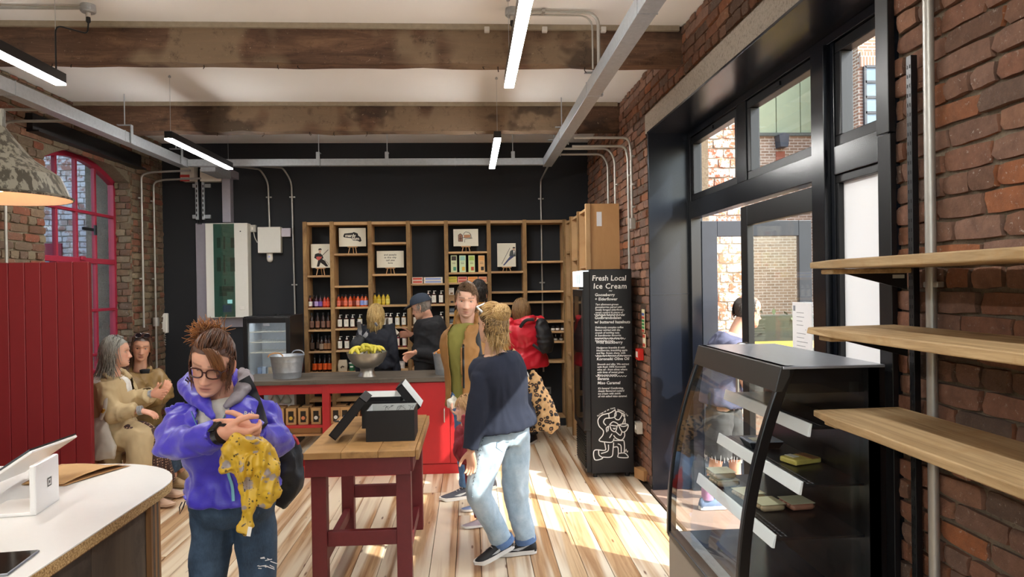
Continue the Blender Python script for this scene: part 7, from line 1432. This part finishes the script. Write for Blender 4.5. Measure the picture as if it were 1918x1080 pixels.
ribbon('strap', [P(958, 655, Y=4.40), P(968, 668, Y=4.38), P(982, 700, Y=4.40), P(995, 735, Y=4.45)], .035, .006, M_leo, lb, (0, -1, 0)); ribbon('strap', [P(962, 660, Y=4.47), P(985, 700, Y=4.52), P(1002, 740, Y=4.54)], .03, .006, M_white, lb, (0, -1, 0))
# ------------------------------------------------------------------ man in the brown jacket
t = person('man with stubble in an open brown jacket and green tee facing the viewer', (-.05, 5.6, 0)); f = V3((-.50, -.86, 0)).normalized(); Yb = 5.5
J = {'f': f, 'hf': V3((-.02, -.99, -.10)), 'hu': V3((.06, 0, 1)), 'pelvis': P(885, 752, Y=Yb), 'chest': P(880, 672, Y=Yb), 'neck': P(877, 601, Y=Yb+.02), 'head': P(874, 562, Y=Yb-.04), 'shR': P(853, 636, Y=Yb-.05), 'elR': P(848, 700, Y=Yb), 'wrR': P(848, 742, Y=Yb-.08), 'shL': P(918, 632, Y=Yb+.08), 'elL': P(930, 700, Y=Yb+.08), 'wrL': P(905, 740, Y=Yb-.05),
     'hipR': P(869, 762, Y=Yb), 'hipL': P(900, 762, Y=Yb+.05), 'knR': P(871, 838, Y=Yb+.05), 'anR': P(872, 902, Y=5.62), 'knL': P(905, 838, Y=Yb+.15), 'anL': P(915, 890, Y=5.85)}
J['anR'].z = .09; J['anL'].z = .09
hR = hand_geo(J['wrR'], V3((-.1, -.2, -1)), V3((-.3, -.9, .1)), (.5, .7, .5), s=1.0, voxel=.005)
body_mesh(t, J, '#dcaf98', dict(lid=.14, gx=.0, browk=.95, beard=.5, beardc='#6b4a3a', brow='#6a4c38', lips='#b87868', eye='#4a5a60', nose=1.1, jaw=1.08), TM, 1.02, .016, [hR], hs=1.10)
M_brn = fabric('tan_brown_cotton', '#8f6532', .18, 8, .7, .15); mb = MB(); torso(mb, J, TM, .050, t0=.12, t1=.965, s=1.0, hem=.02); sleeves(mb, J, (.085, .075, .058), 1, (.97, 1))
sdv = V3((f.y, -f.x, 0)); op = np.array(sdv); cc0 = np.array(J['chest']); fv_ = np.array(f)
def cutj(v):
    d = (v-cc0); u = d@op; fr_ = d@fv_; return ((fr_ > .03) & (u > -.03-.10*np.clip(v[:, 2]-1.25, 0, .3)) & (u < .062+.12*np.clip(v[:, 2]-1.15, 0, .3))) | (v[:, 2] > J['neck'].z+.05)
bj = shell('jacket', mb, .0105, M_brn, t, 5, .010, 7, (1, 1, .6), .003, cutj, solid=.006)
bpy.context.view_layer.update()
for u_ in (.066, -.036):
    pz = [proj(J['chest']+sdv*(u_+(1 if u_ > 0 else -.83)*.12*max(0, z-(1.15 if u_ > 0 else 1.25)))+f*.16+V3((0, 0, z-J['chest'].z)))[:2] for z in np.linspace(.93, J['neck'].z-.06, 9)]; ribbon('zip_edge', hugline([bj], pz, .004, 5.4), .016, .008, M_black, t, (0, -1, 0))
M_grn = fabric('moss_jersey', '#7f7a3a', .1, 8, .9); mb = MB(); torso(mb, J, TM, .022, t0=.10, t1=.975, hem=.01); shell('tee', mb, .012, M_grn, t, 4, .006, 7, (1, 1, .4))
col_ = MB(); nk = J['neck']; limb(col_, [nk+V3((-.03, -.11, -.10)), nk+V3((-.085, -.05, .0)), nk+V3((-.06, .06, .05)), nk+V3((.05, .06, .06)), nk+V3((.085, -.04, .03)), nk+V3((.05, -.11, -.08))], [.02, .032, .036, .04, .04, .022], 10, .7); shell('collar', col_, .009, M_brn, t, 3, .006, 12)
M_bj = denim('mid_denim', '#3f628e', '#5277a4', '#7a9ac0'); mb = MB(); legs_(mb, J, (.088, .068, .052), 1.02, .96); shell('jeans', mb, .0115, M_bj, t, 4, .007, 9)
M_gsh = fabric('slate_mesh', '#4a4a52', rough=.7); shoe(t, J['anR'], (-.96, -.28), M_gsh, M_sole, .29, 0, M_swo); shoe(t, J['anL'], (-.8, -.5), M_gsh, M_sole, .29, 0, M_swo)
BR = ['#5a4230', '#6e5238', '#4a3626', '#7a5c40']
hair(t, J, 1.10, 260, scalp(), lambda p, rs: (-.55*(p[2] > .06)+p[0]*5, .75 if p[2] > .06 else -.2, .35 if p[2] > .07 else -.6), lambda p, rs: rs.uniform(.035, .06), BR, .014, .1, .0062, 15, True, capm_full, .6, '#54402e', steps=5, tipc=['#86684a', '#6e5238'])
M_shem = fabric('shemagh_print', '#d8d4c6', .5, 60); mb = MB(); limb(mb, [P(852, 742, Y=Yb-.12), P(845, 752, Y=Yb-.12), P(846, 764, Y=Yb-.12)], [.02, .05, .035], 10); o = shell('fabric_pouch', mb, .009, M_shem, None, 2, .008, 12); props(o, 'white patterned fabric pouch held by the man in the brown jacket', 'pouch')
for (a, b) in (([(905, 596), (898, 615), (896, 640), (900, 668)], 'L'),):
    bpy.context.view_layer.update(); ribbon('rucksack_strap', hugline([bj], a, .006, 5.45), .04, .012, M_bkp, t, (0, -1, 0))
# ------------------------------------------------------------------ child between them
t = person('small child with fair hair and grey shoes half hidden beside the navy jumper', (.0, 5.02, 0)); ch = P(874, 765, Y=5.1); J = J_stand(ch.x+.02, 5.06, .98, (-.9, .1)); J['head'] = ch; J['neck'] = ch+V3((.0, 0, -.11)); J['chest'] = ch+V3((.01, 0, -.24)); J['anR'] = V3((P(897, 975, Y=4.92).x, 4.92, .06)); J['anL'] = V3((P(893, 938, Y=5.28).x, 5.28, .06)); J['knR'] = J['hipR'].lerp(J['anR'], .5)+V3((-.03, 0, 0)); J['knL'] = J['hipL'].lerp(J['anL'], .5)
body_mesh(t, J, '#e0b59c', dict(lid=.3), TF, .62, .012, hs=.80)
M_cr = fabric('raspberry_cotton', '#93303c'); mb = MB(); torso(mb, J, TF, .03, t0=.0, t1=.96, s=.62, hem=.03); sleeves(mb, J, (.05, .042, .036)); shell('dress', mb, .010, M_cr, t, 3, .006, 10); mb = MB(); legs_(mb, J, (.055, .045, .035), .9, .95); shell('leggings', mb, .010, M_cr, t, 3, .003, 10)
M_ch = fabric('lilac_grey_canvas', '#a99aa0', rough=.8); M_ch2 = fabric('pale_blue_canvas', '#8fa4cc', rough=.8); shoe(t, J['anR'], (-1, -.15), M_ch, M_sole, .165); shoe(t, J['anL'], (-1, -.05), M_ch2, M_sole, .165)
hair(t, J, .82, 150, scalp(), lambda p, rs: (p[0]*4, -.4, -.6), lambda p, rs: rs.uniform(.05, .1), ['#c29a6a', '#b58a5c', '#cda878'], .012, .6, .008, 17, True, capm_full, .4, '#b08860')
# ------------------------------------------------------------------ dark-haired man behind
t = person('dark short-haired man in mustard seen from behind the brown jacket', (.1, 7.0, 0)); hp = P(897, 550, Y=6.9); J = J_stand(hp.x, 6.95, 1.80, (.35, .93)); dz = hp-J['head']
for k in ('head', 'neck', 'chest'): J[k] = J[k]+dz*(1 if k != 'chest' else .6)
body_mesh(t, J, '#cf9f84', dict(), TM, 1.03, .02, hs=1.05); M_mus = fabric('mustard_cotton', '#a8762c'); mb = MB(); torso(mb, J, TM, .045, t0=.12, t1=.985, s=1.03); sleeves(mb, J, (.085, .07, .058)); limb(mb, [J['neck']+V3((-.07, 0, -.01)), J['neck']+V3((0, .05, .04)), J['neck']+V3((.07, 0, -.0))], [.03, .045, .03], 10); limb(mb, [J['neck']+V3((-.07, 0, -.01)), J['neck']+V3((0, -.05, .045)), J['neck']+V3((.07, 0, -.0))], [.03, .045, .03], 10); shell('jacket', mb, .013, M_mus, t, 4, .008, 8); mb = MB(); legs_(mb, J, (.088, .07, .055), 1.05); shell('trousers', mb, .014, M_dj, t, 3, .005)
for a in 'LR': shoe(t, J['an'+a], (.35, .93), M_shb, M_sole)
hair(t, J, 1.07, 260, scalp(), lambda p, rs: (p[0]*3+rs.normal(0, .4), rs.normal(0, .4), .6 if p[2] > .06 else -.5), lambda p, rs: rs.uniform(.03, .05), ['#1e1814', '#2a221c', '#171310'], .016, .05, .0062, 19, True, capm_full, .8, '#1c1612', steps=5)
# ------------------------------------------------------------------ woman in the red coat
t = person('woman in a bright red coat with a black rucksack at the right shelves', (.65, 7.5, 0)); hp = P(976, 582, Y=7.5); J = J_stand(hp.x+.02, 7.52, 1.66, (-.35, .93)); dz = hp-J['head']; J['neck'] = J['neck']+dz*.8; J['head'] = hp; J['hf'] = V3((-.55, .8, -.12)); J['chest'] = J['chest']+dz*.4
J['elL'] = J['shL']+V3((-.06, .05, -.27)); J['wrL'] = J['elL']+V3((-.02, .22, .08)); J['elR'] = J['shR']+V3((.03, .06, -.28)); J['wrR'] = J['elR']+V3((-.10, .22, .06))
body_mesh(t, J, '#d9ab90', dict(), TF, 1.0, .02, hs=1.02); M_redc = fabric('scarlet_nylon', '#cc2233', .1, 8, .45, .1); mb = MB(); torso(mb, J, TF, .075, t0=.02, t1=.96, hem=.06); sleeves(mb, J, (.092, .082, .068)); rc_ = shell('coat', mb, .0115, M_redc, t, 4, .012, 7)
mb = MB(); nk = J['neck']; limb(mb, [nk+V3((-.09, -.06, -.03)), nk+V3((-.02, -.11, -.02)), nk+V3((.07, -.10, .0)), nk+V3((.13, -.03, .03))], [.035, .05, .055, .03], 12); shell('hood', mb, .010, M_redc, t, 3, .008, 12)
M_blk = fabric('black_trousers', '#141417'); mb = MB(); legs_(mb, J, (.088, .07, .055), 1.0); shell('trousers', mb, .014, M_blk, t, 3, .005)
for a in 'LR': shoe(t, J['an'+a], (-.3, -.5) if a == 'R' else (-.6, -.3), M_shb, M_sole)
hair(t, J, 1.05, 280, scalp(), lambda p, rs: (p[0]*2, -.15, -1), lambda p, rs: rs.uniform(.13, .19), ['#7a5c3a', '#8d6c46', '#6a4e32'], .012, .8, .009, 23, True, capm_full, .15, '#6a4e32', tipc=['#9a7a50', '#7a5c3a'])
rk = thing('rucksack', 'black rucksack worn on the back of the red coat', 'rucksack', P(1022, 640, Y=7.32)); mb = MB(); limb(mb, [P(1012, 597, Y=7.35), P(1017, 620, Y=7.32), P(1024, 648, Y=7.31), P(1025, 660, Y=7.32)], [.06, .095, .10, .06], 14, .8); shell('bag', mb, .011, M_bkp, rk, 3, .010, 8)
ribbon('strap', [P(1000, 598, Y=7.30), P(985, 600, Y=7.31), P(975, 612, Y=7.33), P(970, 630, Y=7.36)], .035, .012, M_bkp, rk, (0, -1, 0)); ribbon('strap', [P(998, 645, Y=7.28), P(1008, 652, Y=7.27), P(1018, 658, Y=7.27)], .03, .01, M_bkp, rk, (0, -1, 0))
# ------------------------------------------------------------------ blonde shopper with back to us
t = person('blonde woman in a dark jacket with her back to us at the sauces', (-1.02, 7.45, 0)); hp = P(704, 593, Y=7.4); J = J_stand(hp.x, 7.42, 1.62, (.1, 1)); dz = hp-J['head']; J['neck'] = J['neck']+dz*.8; J['head'] = hp; J['chest'] = J['chest']+dz*.4; J['hf'] = V3((.12, .98, -.15))
for k in ('sh', 'el', 'wr'):
    for a in 'LR': J[k+a].x = hp.x+(J[k+a].x-hp.x)*.80
body_mesh(t, J, '#d9ab90', dict(), TF, .86, .02, hs=1.04); M_dnv = fabric('ink_navy', '#141824', .2, 10, .8); mb = MB(); torso(mb, J, TF, .035, t0=.1, t1=.975, hem=.01, s=.88); sleeves(mb, J, (.074, .066, .056)); dj = shell('jacket', mb, .0115, M_dnv, t, 4, .010, 8); mb = MB(); legs_(mb, J, (.088, .07, .055)); shell('trousers', mb, .015, M_blk, t, 3, .005)
for a in 'LR': shoe(t, J['an'+a], (.1, 1), M_shb, M_sole)
hair(t, J, 1.06, 320, scalp(), lambda p, rs: (p[0]*3, -.1, -1), lambda p, rs: rs.uniform(.11, .17), ['#b8995f', '#c9ac74', '#a3854e'], .016, .8, .0088, 29, True, capm_full, .25, '#a3854e', tipc=['#d4bb88', '#b8995f', '#8d7040'])
bpy.context.view_layer.update(); M_strap = fabric('grey_webbing', '#8d8d90'); rk = thing('rucksack', 'small black rucksack with grey straps on the blonde shopper', 'rucksack', P(676, 645, Y=7.22)); ribbon('strap', hugline([dj], [(672, 602), (674, 618), (678, 634)], .008, 7.25), .042, .010, M_strap, rk, (0, -1, 0)); ribbon('strap', hugline([dj], [(706, 606), (696, 614), (686, 626), (678, 636)], .008, 7.25), .042, .010, M_strap, rk, (0, -1, 0))
mb = MB(); limb(mb, [P(678, 630, Y=7.24), P(668, 645, Y=7.22), P(660, 655, Y=7.24)], [.05, .08, .05], 12, .8); limb(mb, [P(672, 640, Y=7.22), P(676, 665, Y=7.22), P(680, 678, Y=7.24)], [.06, .08, .05], 12, .7); shell('bag', mb, .011, M_bkp, rk, 3, .010, 9)
# ------------------------------------------------------------------ man in the cap
t = person('man in a dark cap and black sweater holding a bottle at the shelves', (-.6, 7.4, 0)); f = V3((-.93, .36, 0)); hp = P(789, 574, Y=7.4); J = J_stand(hp.x+.04, 7.42, 1.74, f); dz = hp-J['head']; J['head'] = hp; J['neck'] = P(800, 592, Y=7.42); J['hf'] = V3((-.9, .25, -.28)); J['chest'] = P(806, 630, Y=7.42); J['shL'] = P(813, 608, Y=7.28); J['elL'] = P(818, 662, Y=7.22); J['wrL'] = P(776, 660, Y=7.18); J['shR'] = P(795, 604, Y=7.56); J['elR'] = P(800, 648, Y=7.62); J['wrR'] = P(770, 626, Y=7.56)
hL = hand_geo(J['wrL'], V3((-.9, .1, -.5)), V3((-.1, -.5, .7)), (.5, .7, .5), voxel=.006); hR = hand_geo(J['wrR'], V3((-1, -.05, .05)), V3((0, -.2, 1)), (.6, .8, .5), voxel=.006)
body_mesh(t, J, '#d6a58c', dict(lid=0, browk=.4, brow='#8a7a6a'), TM, 1.0, .018, [hL, hR], hs=1.06); M_bsw = fabric('black_sweat', '#16161a', .15, 8, .85, .25); mb = MB(); torso(mb, J, TM, .045, t0=.1, t1=.97, hem=.01); sleeves(mb, J, (.088, .075, .055), 1, (.93, .93)); shell('sweater', mb, .011, M_bsw, t, 4, .009, 7); mb = MB(); legs_(mb, J, (.09, .07, .055), 1.03); shell('trousers', mb, .015, M_blk, t, 3, .005)
for a in 'LR': shoe(t, J['an'+a], f, M_shb, M_sole)
hair(t, J, 1.06, 120, lambda rs: np.array([rs.choice([-1, 1])*.07, -.03+rs.normal(0, .03), .0+rs.normal(0, .02)]), lambda p, rs: (0, -.5, -.8), lambda p, rs: rs.uniform(.015, .03), ['#8d857c', '#a39b92', '#6f6860'], .006, .2, .005, 31, True, lambda v: (v[:, 1] < .0) & (v[:, 2] > -.06), .5, '#8a8078', steps=4, capoff=.002)
M_, c_ = head_matrix(J['head'], J['hf'], (0, 0, 1), 1.06); H = lambda x, y, z: V3(M_@np.array([x, y, z])+c_); rings = [[H(a*math.sin(q)*.088, -.006+a*math.cos(q)*.112, z) for q in [2*PI*i/24 for i in range(24)]] for z, a in ((.035, 1.0), (.06, .99), (.09, .90), (.115, .70), (.13, .42), (.136, .1))]
M_capc = fabric('faded_navy_twill', '#2c3644', .15, 14, .85); cp_ = MB().loft(rings).build('cap', M_capc, t, smooth=1, fixn=True); bp_ = [H(-.07, .075, .045), H(-.06, .14, .03), H(-.03, .175, .022), H(0, .183, .02), H(.03, .175, .022), H(.06, .14, .03), H(.07, .075, .045)]; up = np.array(M_)[:, 2]; MB().add(bp_+[p+V3(up)*.008 for p in bp_], [list(range(7)), list(range(7, 14))[::-1]]+[[i, i+1, 8+i, 7+i] for i in range(6)]+[[6, 0, 7, 13]]).build('cap_peak', M_capc, cp_, fixn=True); MB().lathe([(0, -.012), (.014, -.006), (.014, .006), (0, .012)], 10, H(.02, -.112, .062)).build('cap_buckle', plain('buckle', '#a8a49a', .4, .5), cp_)
hb = pump('#5a4030'); props(hb, 'white-labelled bottle tilted in the hand of the capped man', 'bottle', 'pump bottles'); hb.location = P(747, 628, Y=7.52); hb.rotation_euler = (0, -.75, 0)
# ------------------------------------------------------------------ seated pair
t = person('seated grey-haired woman in a beige trench coat talking with her hand out', (-2.75, 5.7, .0)); f = V3((.97, -.1, 0)); Y1 = 5.62
J = {'f': f, 'hf': V3((.92, .36, .02)), 'hu': V3((-.06, 0, 1)), 'pelvis': P(215, 812, Y=Y1+.05), 'chest': P(205, 745, Y=Y1+.03), 'neck': P(210, 697, Y=Y1+.02), 'head': P(217, 659, Y=Y1), 'shR': P(192, 716, Y=Y1-.12), 'elR': P(206, 778, Y=Y1-.16), 'wrR': P(262, 768, Y=Y1-.14), 'shL': P(222, 712, Y=Y1+.2), 'elL': P(246, 755, Y=Y1+.22), 'wrL': P(284, 738, Y=Y1+.12),
     'hipR': P(212, 822, Y=Y1-.05), 'hipL': P(215, 818, Y=Y1+.14), 'knR': P(262, 812, Y=Y1-.06), 'knL': P(270, 808, Y=Y1+.16), 'anR': P(288, 895, Y=Y1+.05), 'anL': P(308, 888, Y=Y1+.3)}
J['anR'].z = J['anL'].z = .09
hL = hand_geo(J['wrL'], V3((1, -.1, .05)), V3((.25, .2, .9)), s=.95, voxel=.0055, curls=[(.1, .1, .1), (.25, .2, .1), (.35, .3, .2), (.45, .3, .2)], thumbc=.05, back=V3((0, 0, -1))); hR = hand_geo(J['wrR'], V3((.95, .1, -.3)), V3((.2, .8, .1)), (.3, .4, .3), s=.95, voxel=.0055)
body_mesh(t, J, '#d2a087', dict(lid=.25, brow='#8a7460', lips='#b0706a', browk=.5), TF, 1.0, .016, [hL, hR], hs=.98)
M_tr = fabric('beige_gabardine', '#b8a27a', .1, 8, .8, .15); M_shirt = fabric('white_shirt', '#e0ddd6'); mb = MB(); torso(mb, J, TF, .055, t0=.05, t1=.965, hem=.03); sleeves(mb, J, (.095, .082, .07), 1, (.93, .88)); limb(mb, [J['hipR']+V3((-.05, 0, .0)), J['hipR'].lerp(J['knR'], .7), J['knR']+V3((.0, -.02, -.02)), P(262, 862, Y=Y1-.1), P(258, 884, Y=Y1-.08)], [.13, .115, .10, .10, .115], 14, tight=.3); limb(mb, [J['hipR']+V3((-.05, .05, -.05)), P(205, 850, Y=Y1-.05), P(212, 882, Y=Y1-.05)], [.12, .085, .075], 12); limb(mb, [J['hipL'], J['hipL'].lerp(J['knL'], .7), J['knL'], P(285, 835, Y=Y1+.12)], [.12, .105, .09, .05], 14)
ch_ = np.array(J['chest']); trn = shell('trench_coat', mb, .011, M_tr, t, 4, .016, 6, (1, 1, .7), .004, lambda v: ((v[:, 0] > ch_[0]+.105) & (v[:, 2] > .93) & (np.abs(v[:, 1]-(Y1+.06)) < .09)) | (v[:, 2] > J['neck'].z+.02), solid=.005); mb = MB(); torso(mb, J, TF, .035, t0=.1, t1=.96); shell('shirt', mb, .013, M_shirt, t, 3, .006, 10)
mb = MB(); nk = J['neck']; limb(mb, [nk+V3((.09, -.10, -.09)), nk+V3((.0, -.10, .0)), nk+V3((-.08, 0, .03)), nk+V3((.0, .1, .02)), nk+V3((.1, .09, -.06))], [.03, .035, .04, .035, .03], 10, .6); shell('collar', mb, .010, M_tr, t, 3, .005, 12)
tp_ = NT('patterned_crepe'); b_ = tp_.n('TexVoronoi'); b_.inputs['Scale'].default_value = 48; b_.inputs['Randomness'].default_value = .15; tp_.l(tp_.coord(), b_.inputs['Vector']); tp_.col(tp_.ramp(b_.outputs['Distance'], (.0, lin('#b99a80')), (.30, lin('#a8866c')), (.36, lin('#3a2420')), (1, lin('#46302a')))); M_pat = tp_.set(Roughness=.85)
mb = MB(); legs_(mb, J, (.10, .10, .105), 1.0, .93); shell('trousers', mb, .012, M_pat, t, 4, .010, 7, (1, 1, .4)); M_bsh = plain('beige_patent', '#c9a890', .3)
for a in 'LR': shoe(t, J['an'+a], (.95, -.25), M_bsh, M_bsh, .25, name='flat_shoe')
hair(t, J, 1.0, 320, scalp_back, part_comb, lambda p, rs: rs.uniform(.15, .25), ['#8f8f88', '#a6a59c', '#77766f'], .02, .75, .0095, 37, True, capm_full, .5, '#85847c', tipc=['#a19a8c', '#6d675f', '#b9b7ae'])
for k in range(4): e = J['elR'].lerp(J['wrR'], .95+.04*k); d_ = (J['wrR']-J['elR']).normalized(); MB().tube([e-d_*.003, e+d_*.003], .036, 14).build('bangle', M_galv, t)
e = J['wrL']; MB().tube([e-V3((.02, 0, 0)), e+V3((.0, 0, .002))], .031, 14).build('wristwatch', M_galv, t)
bg = thing('shoulder_bag', 'pale grey leather shoulder bag hanging beside the trench coat', 'handbag', P(190, 860, Y=5.4)); mb = MB(); limb(mb, [P(185, 780, Y=5.42), P(188, 815, Y=5.40), P(192, 845, Y=5.40), P(192, 860, Y=5.40)], [.05, .085, .11, .09], 14, .5, (0, 1, 0)); shell('bag', mb, .011, fabric('pale_leather', '#b8b0a2', .08, 8, .5, .1), bg, 4, .010, 7); ribbon('strap', [P(188, 785, Y=5.38), P(196, 765, Y=5.38), P(198, 745, Y=5.40)], .03, .008, fabric('pale_leather', '#b8b0a2'), bg, (0, -1, 0)); MB().tube([P(191, 772, Y=5.36), P(195, 766, Y=5.36)], .012, 8).build('ring', plain('brass', '#b08a3a', .3, .9), bg)
t = person('seated brown-haired woman with folded arms and sunglasses on her head', (-2.7, 6.3, 0)); f = V3((.75, -.66, 0)).normalized(); Y2 = 6.25
J = {'f': f, 'hf': V3((.42, -.9, -.05)), 'hu': V3((.10, 0, 1)), 'pelvis': P(262, 810, Y=Y2+.1), 'chest': P(266, 742, Y=Y2+.05), 'neck': P(263, 690, Y=Y2+.03), 'head': P(265, 651, Y=Y2), 'shR': P(243, 706, Y=Y2-.1), 'elR': P(264, 758, Y=Y2-.22), 'wrR': P(302, 742, Y=Y2-.22), 'shL': P(289, 702, Y=Y2+.13), 'elL': P(312, 738, Y=Y2+.0), 'wrL': P(282, 750, Y=Y2-.2),
     'hipR': P(260, 818, Y=Y2), 'hipL': P(275, 815, Y=Y2+.15), 'knR': P(312, 815, Y=Y2-.15), 'knL': P(325, 812, Y=Y2), 'anR': P(325, 882, Y=Y2-.05), 'anL': P(340, 872, Y=Y2+.15)}
J['anR'].z = J['anL'].z = .09
hL = hand_geo(J['wrL'], V3((-.9, -.2, .25)), V3((0, 0, 1)), (.3, .4, .3), s=.95, voxel=.0055); hR = hand_geo(J['wrR'], V3((.5, .1, .9)), V3((-.6, -.4, .3)), (.3, .4, .3), s=.95, voxel=.0055)
body_mesh(t, J, '#cf9c80', dict(lid=.28, gx=.3, brow='#2e2018', lips='#a8574e', eye='#2a1c14'), TF, 1.0, .016, [hL, hR], hs=.95)
M_oli = fabric('camel_leather', '#7f6438', .12, 8, .55, .12); mb = MB(); torso(mb, J, TF, .05, t0=.08, t1=.965, hem=.02); sleeves(mb, J, (.09, .078, .06), 1, (.9, .9)); shell('jacket', mb, .0105, M_oli, t, 4, .013, 7, cut=lambda v: v[:, 2] > J['neck'].z+.03); mb = MB(); nk = J['neck']; limb(mb, [nk+V3((-.02, -.12, -.06)), nk+V3((-.09, -.02, .0)), nk+V3((0, .06, .03)), nk+V3((.09, .0, .0)), nk+V3((.06, -.10, -.06))], [.025, .03, .035, .03, .025], 10, .6); shell('collar', mb, .010, M_oli, t, 3, .004, 12); mb = MB(); mb.loft([ring(nk+f*.085+V3((0, 0, z)), V3((f.y, -f.x, 0)), f, a, .035, 14) for z, a in ((.0, .045), (-.08, .035), (-.16, .02))]); shell('top', mb, .010, M_blk, t, 2, .003)
mb = MB(); legs_(mb, J, (.095, .08, .06), 1.0, .85); shell('jeans', mb, .012, M_dj, t, 3, .007); M_san = plain('tan_strap', '#b59a74', .6)
for a in 'LR': shoe(t, J['an'+a], (.95, -.25), M_san, M_san, .25, name='sandal')
hair(t, J, .97, 280, scalp_back, part_comb, lambda p, rs: rs.uniform(.13, .2), ['#3a281e', '#4a3426', '#5c4230'], .014, .75, .0088, 41, True, capm_full, .45, '#3c2a1f', tipc=['#5c4230', '#7a5a40'])
M_, c_ = head_matrix(J['head'], J['hf'], J['hu'], .97); H = lambda x, y, z: V3(M_@np.array([x, y, z])+c_)
for sx in (-1, 1):
    rim = [H(sx*(.033+.029*math.cos(q)), .058-.012*math.sin(q)*1.0, .112+.020*math.sin(q)+.004) for q in [2*PI*i/16 for i in range(16)]]; g_ = MB().tube(rim+[rim[0]], .004, 6).build('sunglasses_rim', M_tort, t, smooth=1); MB().add(rim, [list(range(16))]).build('lens', plain('dark_lens', '#171217', .1, var=0), g_); MB().tube([H(sx*.062, .055, .11), H(sx*.078, .0, .09), H(sx*.078, -.05, .06)], .0035, 6).build('temple', M_tort, g_)
# ------------------------------------------------------------------ man outside the doorway
t = person('man in a slate tee and frayed denim shorts standing outside the doorway', (1.9, 5.15, 0)); f = V3((.93, .36, 0)); Yo = 5.15; fo = P(1330, 952, Z=0)
J = {'f': f, 'hf': V3((.95, .25, -.12)), 'hu': V3((0, 0, 1)), 'pelvis': P(1352, 745, Y=Yo), 'chest': P(1362, 670, Y=Yo), 'neck': P(1378, 624, Y=Yo), 'head': P(1400, 582, Y=Yo), 'shR': P(1366, 640, Y=Yo-.15), 'elR': P(1384, 690, Y=Yo-.2), 'wrR': P(1398, 728, Y=Yo-.16), 'shL': P(1385, 642, Y=Yo+.15), 'elL': P(1405, 690, Y=Yo+.1), 'wrL': P(1425, 720, Y=Yo), 'hipR': P(1348, 765, Y=Yo-.08), 'hipL': P(1362, 765, Y=Yo+.1), 'knR': P(1345, 850, Y=Yo-.06), 'knL': P(1375, 850, Y=Yo+.12)}
J['anR'] = V3((P(1325, 930, Y=Yo).x, Yo, .085)); J['anL'] = V3((P(1380, 930, Y=Yo+.15).x, Yo+.15, .085))
hR = hand_geo(J['wrR'], V3((.3, .1, -.9)), V3((.8, .3, .2)), (.5, .6, .4), voxel=.006)
body_mesh(t, J, '#d0a083', dict(lid=.2, scalp='#8a6a58', nose=1.25, brow='#3a2a22', jaw=1.05), TM, 1.02, .014, [hR], hs=1.06); M_slate = fabric('slate_jersey', '#474a5e', .1, 8, .9); mb = MB(); torso(mb, J, TM, .035, t0=.08, t1=.95, hem=.02); sleeves(mb, J, (.085, .075, .07), 1, (.05, .05)); shell('tee', mb, .011, M_slate, t, 4, .008, 7)
M_shrt = fabric('faded_black_denim', '#3c3b39'); mb = MB(); legs_(mb, J, (.105, .10, .10), 1.0, .05); sh_ = shell('shorts', mb, .012, M_shrt, t, 3, .006); mm = MB(); rs = random.Random(6)
for a in 'LR':
    for k in range(26): q = 2*PI*k/26; c = J['kn'+a]+V3((.095*math.cos(q), .095*math.sin(q), .0)); mm.tube([c+V3((0, 0, .03)), c+V3((rs.uniform(-.01, .01), rs.uniform(-.01, .01), -rs.uniform(.02, .05)))], .002, 4)
mm.build('frayed_hem', plain('white_thread', '#d6d3d0', .9), sh_); M_bsh2 = fabric('slate_blue_shoe', '#5f6f8a')
for a in 'LR': shoe(t, J['an'+a], (.95, .1), M_bsh2, M_sole); e = J['an'+a]; MB().tube([e+V3((0, 0, -.01)), e+V3((.0, 0, .09))], [.045, .045], 12).build('sock', fabric('mauve_sock', '#a8789a'), t, smooth=1)
hair(t, J, 1.07, 200, lambda rs: np.array([rs.choice([-1, 1])*.06, -.055+rs.normal(0, .035), .02+rs.normal(0, .03)]), lambda p, rs: (0, -.5, -.6), lambda p, rs: rs.uniform(.012, .025), ['#2a241f', '#3a332c', '#4a443c'], .006, .1, .006, 43, True, lambda v: (v[:, 1] < .015) & (v[:, 2] > -.055) & (v[:, 2] < .085-.0*v[:, 1]), .5, '#352d26', steps=4, capoff=.002)
# covered shape outside the arched window
mb = MB(); limb(mb, [(-4.75, 8.3, .1), (-4.75, 8.3, .9), (-4.72, 8.3, 1.3), (-4.7, 8.35, 1.42)], [.35, .34, .28, .14], 16); o = shell('covered_heap', mb, .02, fabric('charcoal_tarp', '#3b3a3c'), None, 4, .02, 5); props(o, 'dark rounded covered shape standing outside the arched window', 'cover')
